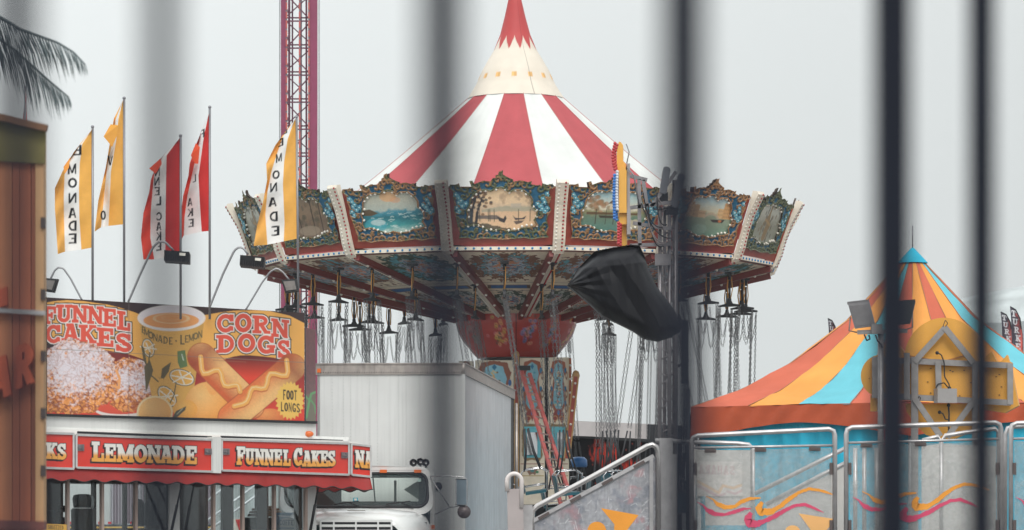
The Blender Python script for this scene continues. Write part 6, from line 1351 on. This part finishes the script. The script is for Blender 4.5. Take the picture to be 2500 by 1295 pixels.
def rail_panel(label, x0, y0, x1, y1, c0, c1, dx, dy, tri, D=RDp):
    t = thing('guard_rail', label, 'guard rail', P((x0 + x1) / 2, 1330, D), 'aluminium guard rails with clear panels')
    r = 10
    b = MB(); b.tube([P(x0, 1340, D), P(x0, y0 + 16, D), P(x0 + 3, y0 + 5, D), P(x0 + 14, y0, D), P(x1 - 14, y1, D), P(x1 - 3, y1 + 5, D), P(x1, y1 + 16, D), P(x1, 1340, D)], .033, 10); b.build('frame_tube', alu, t)
    b = MB(); b.tube([P(x0, c0, D), P(x1, c1, D)], .017, 8); b.build('cross_tube', alu, t)
    b = MB(); b.prism([P(x0 + 8, c0 + 6, D), P(x1 - 8, c1 + 6, D), P(x1 - 8, 1340, D), P(x0 + 8, 1340, D)], (0, .008, 0)); pn = b.build('clear_panel', poly, t)
    for u in (.13, .48, .86):
        b = MB(); xx = x0 + (x1 - x0) * u; yy = c0 + (c1 - c0) * u + 8; b.box(P(xx, yy, D - .02), (.15, .03, .05)); b.box(P(xx, yy, D - .04), (.08, .02, .02)); b.build('clamp', mat('clamp_metal', A(88, 78, 76), .5, .5), t)
    for yy in (1145, 1285):
        for xx in (x0 + 9, x1 - 9): b = MB(); b.box(P(xx, yy, D - .02), (.04, .03, .16)); b.build('hinge_clamp', mat('clamp_metal', (0, 0, 0)), t)
    O1 = [(1724, 1212), (1741, 1220), (1753, 1232), (1770, 1239), (1794, 1237), (1809, 1226), (1830, 1218), (1857, 1216)]; O2 = [(1861, 1226), (1852, 1240), (1858, 1251), (1884, 1249), (1905, 1237), (1925, 1220), (1950, 1203), (1975, 1194), (2000, 1197), (2020, 1203), (2036, 1209)]
    M1 = [(1702, 1226), (1717, 1234), (1727, 1246), (1745, 1255), (1768, 1257), (1790, 1251), (1815, 1243), (1834, 1242)]; M2 = [(1834, 1252), (1824, 1268), (1830, 1279), (1850, 1279), (1872, 1270), (1890, 1262), (1915, 1247), (1940, 1235), (1965, 1232), (1990, 1242), (2011, 1252)]
    for pl, wd, m_ in ((O1, [.5, 2, 6, 5, 4, 5, 3.5, 1.5], tri_m), (O2, [4, 9, 9, 5, 5.5, 5, 4, 4, 3.5, 3, .6], tri_m), (M1, [.5, 2, 6, 5, 3.5, 5, 3.5, .8], mag_m), (M2, [5, 10, 9, 5, 5.5, 5, 4, 4, 4, 3, .6], mag_m)):
        b = ribbon([(x + dx, y + dy) for x, y in pl], wd, D - .012 - .003 * (m_ is mag_m)); b.build('swoosh_decal', m_, pn)
    if tri:
        b = MB(); b.add([P(x + dx, y + dy, D - .010) for x, y in ((1950, 1254), (2040, 1268), (2012, 1302), (1985, 1302))], [(0, 1, 2, 3)]); b.add([P(1935 + dx + 18 * math.cos(R(k * 15)), 1297 + dy - 14 * math.sin(R(k * 15)), D - .010) for k in range(13)], [tuple(range(13))]); b.build('shape_decal', mat('pale_orange_decal', A(220, 164, 96), .5), pn)
    return t
rail_panel('rounded aluminium guard rail with swoosh decals, left of the thick dark bars', 1689, 1064, 2038, 1048, 1094, 1088, 0, 0, True)
rail_panel('rounded aluminium guard rail with swoosh decals, below the yellow cut-out sign', 2066, 1044, 2444, 1032, 1082, 1072, 380, -12, False)
rail_panel('rounded aluminium guard rail at the very edge, mostly cut off', 2468, 1034, 2850, 1020, 1072, 1062, 778, -12, False)
# rails of the far side of the same deck
def back_rail(label, top, D, cpanel, posts):
    t = thing('rear_rail', label, 'guard rail', P(top[0][0], 1330, D), 'aluminium guard rails behind the clear panels')
    b = MB(); b.tube([P(x, y, D) for x, y in top], .03, 8); b.build('top_tube', alu, t)
    if cpanel: b = MB(); b.prism([P(x, y, D) for x, y in cpanel], (0, .01, 0)); b.build('infill_panel', mat('milky_panel', A(196, 190, 184), .4, 0, .15, 4, alpha=(.62, .9)), t)
    b = MB()
    for x, y in posts: b.tube([P(x, y, D), P(x, 1340, D)], .03, 8)
    if posts: b.build('post', alu, t)
    return t
br1 = back_rail('low aluminium rail with a milky panel behind the left guard rail', [(1600, 1076), (1800, 1083), (1828, 1086), (1837, 1094), (1838, 1340)], 46.6, [(1690, 1098), (1834, 1100), (1834, 1283), (1722, 1283), (1722, 1200), (1690, 1180)], [(1838, 1094)])
a = None; G = quad_grid(P(1702, 1126, 46.58), P(1812, 1128, 46.58), P(1812, 1212, 46.58), P(1702, 1212, 46.58), 90, 70); X, Y = proj(G); ar = Art(X, Y, (196, 190, 184), 1.4)
ar.text([(c, 1713 + i * 15, 1146 + i * .6, -13, 22) for i, c in enumerate('ARAHAS')], (176, 128, 132), sans=False, a=.75); ar.line([(1704, 1176), (1730, 1190), (1755, 1204), (1765, 1186), (1790, 1192), (1812, 1184)], 3.2, (214, 166, 110), .8); ar.line([(1704, 1186), (1730, 1200), (1752, 1212), (1770, 1206)], 3, (180, 130, 140), .7); ar.line([(1775, 1200), (1795, 1206), (1812, 1198)], 2.6, (180, 130, 140), .7)
b = MB(); b.grid(G, C=ar.out(), sm=False); b.build('faded_lettering', VC, br1)
back_rail('sloping pair of aluminium stair rails seen through the clear panel', [(1843, 1206), (2010, 1122), (2066, 1094)], 46.4, None, [])
back_rail('lower sloping aluminium rail seen through the clear panel', [(1870, 1232), (2010, 1158), (2066, 1130)], 46.5, [(1872, 1236), (2066, 1136), (2066, 1340), (1872, 1340)], [])
back_rail('aluminium rails meeting in a peak below the yellow cut-out sign', [(2252, 1076), (2290, 1066), (2298, 1078), (2308, 1064), (2360, 1056), (2430, 1047), (2438, 1056), (2439, 1340)], 46.8, [(2250, 1090), (2296, 1084), (2432, 1090), (2432, 1340), (2250, 1340)], [(2088, 1094), (2110, 1094), (2140, 1094), (2298, 1080)])
back_rail('short aluminium rail beside the farthest guard rail', [(2454, 1340), (2455, 1060), (2460, 1046), (2475, 1042), (2560, 1038)], 46.2, None, [])
# ramp
gm_ = mat('galvanised_panel', A(160, 160, 162), .5, .35, .3, 9, bump=.3, bscale=30, streak=.35)
RP = 44.5
rp = thing('entry_ramp', 'sloping galvanised ramp side with handrail and orange decals', 'ramp', P(1450, 1340, RP))
b = MB(); b.tube([P(1299, 1300, RP), P(1299, 1262, RP), P(1301, 1246, RP), P(1312, 1236, RP), P(1440, 1168, RP), P(1580, 1090, RP), P(1592, 1086, RP), P(1603, 1092, RP), P(1607, 1106, RP), P(1607, 1340, RP)], .036, 12); b.build('handrail', mat('handrail_shine', A(186, 182, 180), .25, .85, .1, 6), rp)
b = MB(); b.bar(P(1298, 1274, RP), P(1596, 1113, RP), .05, .05, up=(0, 1, 0)); b.build('lower_rail', alu, rp)
b = MB(); b.prism([P(1300, 1278, RP + .01), P(1600, 1117, RP + .01), P(1600, 1345, RP + .01), P(1300, 1345, RP + .01)], (0, .02, 0)); pn = b.build('side_panel', gm_, rp)
G = quad_grid(P(1300, 1105, RP + .006), P(1600, 1105, RP + .006), P(1600, 1345, RP + .006), P(1300, 1345, RP + .006), 240, 190); X, Y = proj(G); a_ = Art(X, Y, (142, 142, 146), 1.0); x, y = a_.X, a_.Y
k = fbm(x / 26, y / 30, 61); st_ = fbm(x / 4, y / 40, 62); a_.C = a_.C * (.62 + .42 * k + .40 * st_)[:, None]
k = np.clip((fbm(x / 30, y / 26, 66) - .56) * 4, 0, .5)[:, None]; a_.C = a_.C * (1 - k) + np.array(A(104, 110, 122)) * k
k = np.clip((fbm(x / 22, y / 24, 64) - .55) * 4 * (np.exp(-((x - 1560) / 40) ** 2) + .5 * np.exp(-((x - 1400) / 50) ** 2)), 0, .6)[:, None]; a_.C = a_.C * (1 - k) + np.array(A(168, 120, 122)) * k  # reddish reflections painted into the sheet's colour, under its real scratches
rr2 = random.Random(4)
for q in range(90): px_, py_ = rr2.uniform(1320, 1600), rr2.uniform(1130, 1300); an = rr2.gauss(0, .45) + (1.57 if q % 3 == 0 else -.2); l = rr2.uniform(3, 16); a_.line([(px_, py_), (px_ + l * math.cos(an), py_ + l * math.sin(an))], rr2.uniform(.3, .8), (204, 204, 206), .7)
b = MB(); b.grid(G, C=a_.out(), mask=(Y > 1278 - (X - 1300) * .537 + 2), sm=False); b.build('scuffed_sheet_painted_reflections', mat('sheet_vcol', (0, 0, 0), .45, .3, .2, 20, vcol=True), rp)
b = MB(); b.prism([P(x, y, RP + .005) for x, y in ((1467, 1241), (1559, 1258), (1529, 1297), (1505, 1310), (1499, 1290), (1500, 1281))], (0, -.002, 0)); b.add([P(1457 + 23 * math.cos(R(k * 12)), 1297 - 23 * math.sin(R(k * 12)), RP + .003) for k in range(30)], [tuple(range(30))]); b.build('shape_decal', tri_m, pn)
b = MB(); 
for u in (.1, .36, .62, .88): q = P(1298, 1274, RP - .02).lerp(P(1596, 1113, RP - .02), u) - Vector((0, 0, .05)); b.bar(q - Vector((.07, 0, -.0)) , q + Vector((.07, 0, .078)), .03, .04)
b.build('clamp', mat('clamp_metal', (0, 0, 0)), rp)
b = MB(); b.bar(P(1590, 1120, RP - .01), P(1590, 1340, RP - .01), .05, .05, up=(0, 1, 0)); b.bar(P(1626, 1070, RP + .05), P(1626, 1340, RP + .05), .17, .08, up=(0, 1, 0)); b.bar(P(1646, 1110, RP + .1), P(1646, 1340, RP + .1), .06, .06, up=(0, 1, 0)); b.build('end_post', alu, rp)
b = MB(); b.bar(P(1288, 1233, RP), P(1288, 1340, RP), .13, .10, up=(0, 1, 0)); b.bar(P(1275, 1238, RP + .05), P(1275, 1340, RP + .05), .03, .04, up=(0, 1, 0)); b.build('start_post', alu, rp)
gp = thing('gate_post', 'pale grey gate panel with a rounded loop handle at the ramp foot', 'gate', P(1255, 1340, 44.2))
b = MB(); b.tube([P(1238, 1200, 44.2)] + [P(1255.5 + 18 * math.cos(R(180 - k * 15)), 1176 - 19 * math.sin(R(180 - k * 15)), 44.2) for k in range(13)] + [P(1273, 1240, 44.2)], .03, 10); b.build('loop_handle', mat('powder_grey', A(196, 188, 184), .4, .1), gp)
b = MB(); b.prism([P(1238, 1195, 44.2), P(1276, 1193, 44.2), P(1280, 1340, 44.2), P(1241, 1340, 44.2)], (0, .06, 0)); b.build('panel', mat('powder_grey2', A(158, 148, 146), .45, .1), gp)

# ================================================================== edge-on sign, mast and tarpaulin
es = thing('edge_sign', 'yellow scalloped bulb sign seen edge on beside the black tarpaulin', 'sign', P(1518, 620, 47))
ED = 47.0
b = MB()
def seglist(x0, x1, y0, y1, d0=-.0, dep=.5, rad=6):
    pts_ = [(x0 + 4, y0 - 2), (x0 + (x1 - x0) * .35, y0 - 6), (x0 + (x1 - x0) * .7, y0 - 4), (x1, y0 + 3), (x1, y1), (x0, y1), (x0, y0 + 6)]
    b.prism([P(x, y, ED + d0) for x, y in pts_], (.02, dep, 0))
seglist(1506, 1521, 352, 402, .25, .4); seglist(1507, 1528, 398, 420, .1, .7); seglist(1511, 1530, 414, 520, 0, .9); seglist(1512, 1531, 506, 548, .06, .7); seglist(1517, 1530, 540, 640, .2, .4)
b.build('sign_rim', mat('yellow_rim', A(222, 164, 62), .4, 0, .08, 4), es)
b = MB(); b.box(P(1533, 470, ED + .3), (.04, .5, .75)); b.box(P(1534, 545, ED + .2), (.05, .4, .35)); b.build('rear_casing', mat('casing_grey', A(146, 140, 140), .4, .3), es)
for nm, c, (y0, y1), xf in (('red_bulbs', (176, 50, 56), (352, 418), lambda y: 1504 - 6 * math.sin((y - 350) / 22)), ('white_bulbs', (214, 218, 224), (420, 512), lambda y: 1507 - 1.5 * math.sin((y - 420) / 92 * 3.14)), ('blue_bulbs', (44, 106, 176), (430, 540), lambda y: 1500.5 + 2 * abs((y - 485) / 55)), ('red_bulbs', (176, 50, 56), (545, 600), lambda y: 1510)):
    y = y0; ps_ = []
    while y < y1:
        for dx in ((0, 5) if 'white' in nm or y > 540 else (-2, 3)): ps_.append(P(xf(y) + dx, y + dx * .8, ED - .03 + dx * .02) - wl(es))
        y += 7
    bulbs(es, nm[:-1], mat(nm, A(*c), .25), ps_, .024)
b = MB(); b.tube([P(1530, 400, ED + .1), P(1536, 372, ED + .1), P(1529, 352, ED + .1)], .008, 5); b.tube([P(1532, 410, ED), P(1548, 430, ED), P(1560, 500, ED)], .012, 5); b.build('bracket_wire', steel, es)
ms = thing('light_mast', 'grey lattice light mast wrapped with cables next to the yellow edge-on sign', 'light mast', P(1628, 1275, 47.6))
MDp = 47.6; mst = mat('mast_steel', A(132, 128, 130), .35, .6, .25, 10)
for x, d in ((1611, 0), (1622, .15), (1634, 0), (1648, .1)):
    b = MB(); b.tube([P(x, 1340, MDp + d), P(x, 440 if x > 1640 else 505, MDp + d)], .028 if x != 1648 else .04, 8); b.build('mast_tube', mst, ms)
b = MB(); y = 520; k = 0
while y < 1300: b.tube([P(1611, y, MDp), P(1634, y + 14 * (1 if k % 2 else -1), MDp)], .012, 6); b.tube([P(1634, y, MDp), P(1648, y + 10, MDp + .1)], .012, 6); y += 30; k += 1
b.build('lattice', mst, ms)
b = MB()
for p, q in (((1538, 508), (1655, 492)), ((1538, 600), (1640, 596)), ((1560, 438), (1562, 600)), ((1538, 430), (1580, 440)), ((1545, 545), (1640, 560)), ((1570, 440), (1580, 505)), ((1590, 505), (1650, 420))): b.bar(P(*p, MDp - .05), P(*q, MDp - .05), .05, .05, up=(0, 1, 0))
b.build('cross_arm', mst, ms)
rg3 = random.Random(9)
for k in range(9):
    x0_, y0_ = rg3.uniform(1560, 1610), rg3.uniform(470, 560); x1_, y1_ = rg3.uniform(1615, 1650), rg3.uniform(480, 620); mx_, my_ = (x0_ + x1_) / 2 + rg3.uniform(-12, 12), max(y0_, y1_) + rg3.uniform(4, 26)
    pl = [(x0_ * (1 - t) ** 2 + 2 * mx_ * t * (1 - t) + x1_ * t * t, y0_ * (1 - t) ** 2 + 2 * my_ * t * (1 - t) + y1_ * t * t) for t in [i / 10 for i in range(11)]]
    b = MB(); b.tube([P(x, y, MDp - .12 - .01 * k) for x, y in pl], .009, 5); b.build('cable', mat('cable_grey', A(120, 112, 112), .5) if k % 2 else cab, ms)
for cx, cy, l, rot in ((1623, 440, 66, 8), (1654, 465, 84, 14)):
    b = MB(); c = P(cx, cy, MDp - .1); u = Vector((math.sin(R(rot)), 0, math.cos(R(rot)))); h = l / 2 * MDp / F; sx = Vector((math.cos(R(rot)), 0, -math.sin(R(rot))))
    pr = []
    for t, w_ in ((-1, .03), (-.9, .05), (.75, .06), (.92, .05), (1, .02)): pr.append(c + u * h * t + sx * w_)
    for t, w_ in ((1, .02), (.92, .04), (-.9, .045), (-1, .03)): pr.append(c + u * h * t - sx * w_)
    b.prism(pr, (0, .36, 0)); b.build('lamp_head', mat('lamp_slate', A(104, 106, 112), .45, .3, .15, 8), ms)
    b = MB(); b.box(c - u * (h + .04) + Vector((0, .15, 0)), (.16, .16, .12)); b.build('tilt_joint', dark, ms)
b = MB(); b.box(P(1618, 635, MDp - .06), (.22, .1, .16)); b.build('clamp_plate', mst, ms)
b = MB(); b.box(P(1672, 860, 48.2), (.10, .10, .9)); b.bar(P(1645, 900, 48.2), P(1682, 880, 48.2), .04); b.tube([P(1680, 950, 48.2), P(1680, 1300, 48.2)], .03, 8); b.build('switch_box', mat('box_dark', A(70, 72, 78), .5), ms)
# tarpaulin: folded sheet round a boxy load, closed all round
tarp = MB(); TDp = 46.0
outl = [(1385, 697), (1398, 678), (1412, 655), (1440, 626), (1452, 614), (1490, 606), (1540, 598), (1562, 600), (1572, 622), (1584, 660), (1604, 702), (1640, 748), (1664, 790), (1662, 808), (1640, 822), (1608, 832), (1575, 826), (1545, 806), (1508, 788), (1470, 770), (1440, 742), (1408, 714)]
Xg, Yg = np.meshgrid(np.arange(1380, 1670, 1.7), np.arange(592, 838, 1.7)); dd_ = inside(Xg, Yg, outl); t = np.clip(-dd_ / 34, 0, 1)
bul = -.30 * np.sin(t * math.pi / 2) ** .75
top = np.clip((Yg - (640 - (Xg - 1440) * .10)) / 14, -1, 1)                      # shelf over the top of the load
bul += .13 * (1 - top) * .5
al, ac = ((Xg - 1540) * .5 + (Yg - 600) * .87), ((Xg - 1540) * .87 - (Yg - 600) * .5)
def fold(c_, wd_, k_): return k_ * np.abs(((c_ / wd_) % 1) - .5) * 2
bul += fold(ac + 14 * fbm(al / 60, ac / 40, 3), 62, .06) * (t ** .5) + fold(ac + al * .35 + 14 * fbm(al / 70, ac / 40, 7), 31, .010) * t
rad = np.arctan2(Yg - 697, Xg - 1385); w_ = np.clip(1 - (Xg - 1385) / 120, 0, 1); bul += w_ * fold(rad * 30, 9, .05) + .02 * (fbm(Xg / 40, Yg / 50, 5) - .5)
d = TDp + bul; G = np.stack([(Xg - CX) * d / F, d, EYE + (HY - Yg) * d / F], -1); tarp.grid(G, mask=dd_ < 1.2, sm=True)
d2 = TDp + .30 + .30 * np.sin(t * math.pi / 2); G2_ = np.stack([G[..., 0], d2, G[..., 2]], -1); tarp.grid(G2_, mask=dd_ < 1.2, sm=False)
p = rs(outl + [outl[0]], 160); tarp.grid(np.stack([np.stack([(p[:, 0] - CX) * TDp / F, np.full(160, TDp + o_), EYE + (HY - p[:, 1]) * TDp / F], -1) for o_ in (0, .30)]), sm=False)
tm = mat('black_tarpaulin', (.006, .006, .0085), .42, 0, 0, spec=.16)
o = tarp.build('black_tarpaulin', tm); tag(o, 'shiny black tarpaulin bundled round equipment on the light mast', 'tarpaulin')

# ================================================================== wooden hut and palm at the edge
HD = 15.5
hut = thing('wooden_hut', 'orange-brown plank hut out of focus at the edge, lettered bar', 'hut', P(40, 1275, HD))
pm = [mat('plank_%s' % n_, A(*c), .7, 0, .3, 1.6, streak=.4) for n_, c in (('russet', (176, 100, 66)), ('tan', (184, 118, 78)), ('umber', (152, 88, 60)))]
x = -420; k = 0
while x < 92:
    w_ = (31, 24, 27, 22)[k % 4]; x2 = min(x + w_, 92)
    b = MB(); yt = 285 + x * .28; b.prism([P(x + .8, yt, HD), P(x2 - .8, yt, HD), P(x2 - .8, 1900, HD), P(x + .8, 1900, HD)], (0, .03, 0)); b.build('plank', pm[(k * 2 + k // 3) % 3], hut); x += w_; k += 1
b = MB(); b.prism([P(-420, 200, HD + .035), P(92, 312, HD + .035), P(96, 1900, HD + .035), P(-420, 1900, HD + .035)], (0, .05, 0)); b.build('wall_back', dark, hut)
b = MB(); b.box((P(99, 0, HD).x, HD + .03, 1.9), (.036, .09, (P(0, 312, HD).z - 1.9) * 2)); b.build('corner_board', mat('corner_tan', A(190, 148, 104), .7, 0, .2, 2, streak=.3), hut)
b = MB(); b.bar(P(109, 312, HD + .06), P(109, 1900, HD + .06), .014, .014, up=(0, 1, 0)); 
for yy in (545, 720, 870, 1010, 1150): b.box(P(107, yy, HD - .01), (.018, .04, .05))
b.build('hinge_strip', mat('hinge_dark', A(72, 60, 56), .6), hut)
b = MB(); b.prism([P(-420, 196, HD - .03), P(106, 314, HD - .03), P(112, 318, HD - .03), P(110, 400, HD - .03), P(-420, 370, HD - .03)], (0, .025, 0)); b.build('moss_band', mat('moss_green', A(112, 104, 60), .9, 0, .5, 3, bump=.5, bscale=8), hut)
b = MB(); b.bar(P(-420, 190, HD - .05), P(116, 314, HD - .05), .03, .05, up=(0, 1, 0)); b.build('roof_edge', mat('edge_brown', A(120, 84, 56), .7), hut)
b = MB(); b.bar(P(-420, 735, HD - .03), P(112, 765, HD - .03), .02, .03, up=(0, 1, 0)); b.build('batten', alu, hut)
b = MB(); b.bar(P(-420, 1270, HD - .04), P(112, 1284, HD - .04), .04, .09, up=(0, 1, 0)); b.build('batten', mat('batten_red', A(120, 70, 62), .7), hut)
# raised letters
lm = mat('letter_orange', A(184, 82, 44), .6, 0, .2, 5)
Xg, Yg = np.meshgrid(np.arange(-120, 96, 1.1), np.arange(810, 1000, 1.1))
for ch, cx, cy, w_, h_ in (('B', -52, 944, 52, 96), ('A', 2, 922, 50, 96), ('R', 62, 892, 50, 98)):
    d = glyph_d(ch, Xg.ravel(), Yg.ravel(), cx, cy, w_, h_, -.36, True).reshape(Xg.shape) - 4
    W_ = np.stack([(Xg - CX) * (HD - .05) / F, np.full(Xg.shape, HD - .05), EYE + (HY - Yg) * (HD - .05) / F], -1)
    b = MB(); b.grid(W_, mask=d < 0, sm=False); o = b.build('letter', lm, hut); md = o.modifiers.new('thick', 'SOLIDIFY'); md.thickness = .04; md.offset = 0
b = MB(); b.prism([P(-80, 735, HD - .035), P(14, 700, HD - .035), P(16, 745, HD - .035), P(-80, 775, HD - .035)], (0, .03, 0)); b.build('plaque', lm, hut)
b = MB(); b.box((P(-420, 0, HD).x, HD + 1.0, 1.55), (1.0, 1.8, 2.9)); b.build('hut_core', pm[2], hut)

palm = thing('palm_tree', 'grey-green palm with drooping fronds above the wooden hut', 'palm tree', P(-150, 1275, 19.6))
b = MB(); tp = P(-90, 20, 19.6); b.tube([P(-150, 1275, 19.6) - Vector((0, 0, 1.55)), P(-140, 700, 19.6), P(-110, 250, 19.6), tp], [.14, .12, .10, .09], 10); b.build('trunk', mat('palm_bark', A(110, 92, 74), .9, 0, .4, 8, bump=.8, bscale=12), palm)
pg = mat('frond_green', A(70, 84, 86), .5, 0, .35, 6); rf_ = random.Random(5)
def frond(pl, ln, dz=0, n=46, dens=1):
    p = rs(pl, n); pts3 = [P(x, y, 19.6 + dz * i / n) for i, (x, y) in enumerate(p)]; b = MB(); b.tube(pts3, [.014 - .010 * i / n for i in range(n)], 5)
    for i in range(3, n):
        t = i / n; l = ln * (math.sin(math.pi * min(1, .18 + t * .80)) ** .7) * .0036
        d = (pts3[min(i + 1, n - 1)] - pts3[i - 1]).normalized()
        for sd in (-1, 1):
            for q in range(1):
                base_ = pts3[i] + d * .01 * q
                dirv = (d * rf_.uniform(.35, .65) + Vector((0, sd * rf_.uniform(.25, .6), -1 + rf_.uniform(-.1, .25)))).normalized(); ll = l * rf_.uniform(.75, 1.1); mid = base_ + dirv * ll * .5; tip = mid + (dirv + Vector((0, 0, -.5))).normalized() * ll * .5
                wv = d * .0055; b.add([base_ - wv, base_ + wv, mid + wv * .9, tip, mid - wv * .9], [(0, 1, 2, 4), (4, 2, 3)])
    b.build('frond', pg, palm)
frond([(-90, 20), (-30, 25), (0, 44), (50, 72), (90, 86), (140, 104), (180, 128), (208, 158)], 82, -.2)
frond([(-90, 30), (-40, 66), (0, 98), (46, 130), (90, 170), (130, 206), (168, 238)], 100, .2)
frond([(-90, 20), (-80, -60), (-50, -140), (20, -190)], 110, .6); frond([(-90, 20), (-150, -30), (-230, -20), (-300, 60)], 110, .3); frond([(-90, 30), (-140, 60), (-200, 130), (-240, 220)], 110, .5); frond([(-90, 20), (-100, -70), (-150, -120)], 100, -.9); frond([(-90, 20), (-130, 40), (-160, 120)], 100, -1.1)

# ================================================================== thin mist
hz = MB(); hz.box((0, 148, 19.5), (560, 400, 41.5))
hm_ = bpy.data.materials.new('mist_volume'); hm_.use_nodes = True; ht = hm_.node_tree; ht.nodes.clear()
ho = ht.nodes.new('ShaderNodeOutputMaterial'); hv = ht.nodes.new('ShaderNodeVolumePrincipled'); hv.inputs['Color'].default_value = (.93, .96, 1.0, 1); hv.inputs['Density'].default_value = 0.00045; hv.inputs['Anisotropy'].default_value = .2
ht.links.new(hv.outputs[0], ho.inputs['Volume'])
o = hz.build('haze', hm_); tag(o, 'thin grey mist over the fairground', None, kind='stuff')
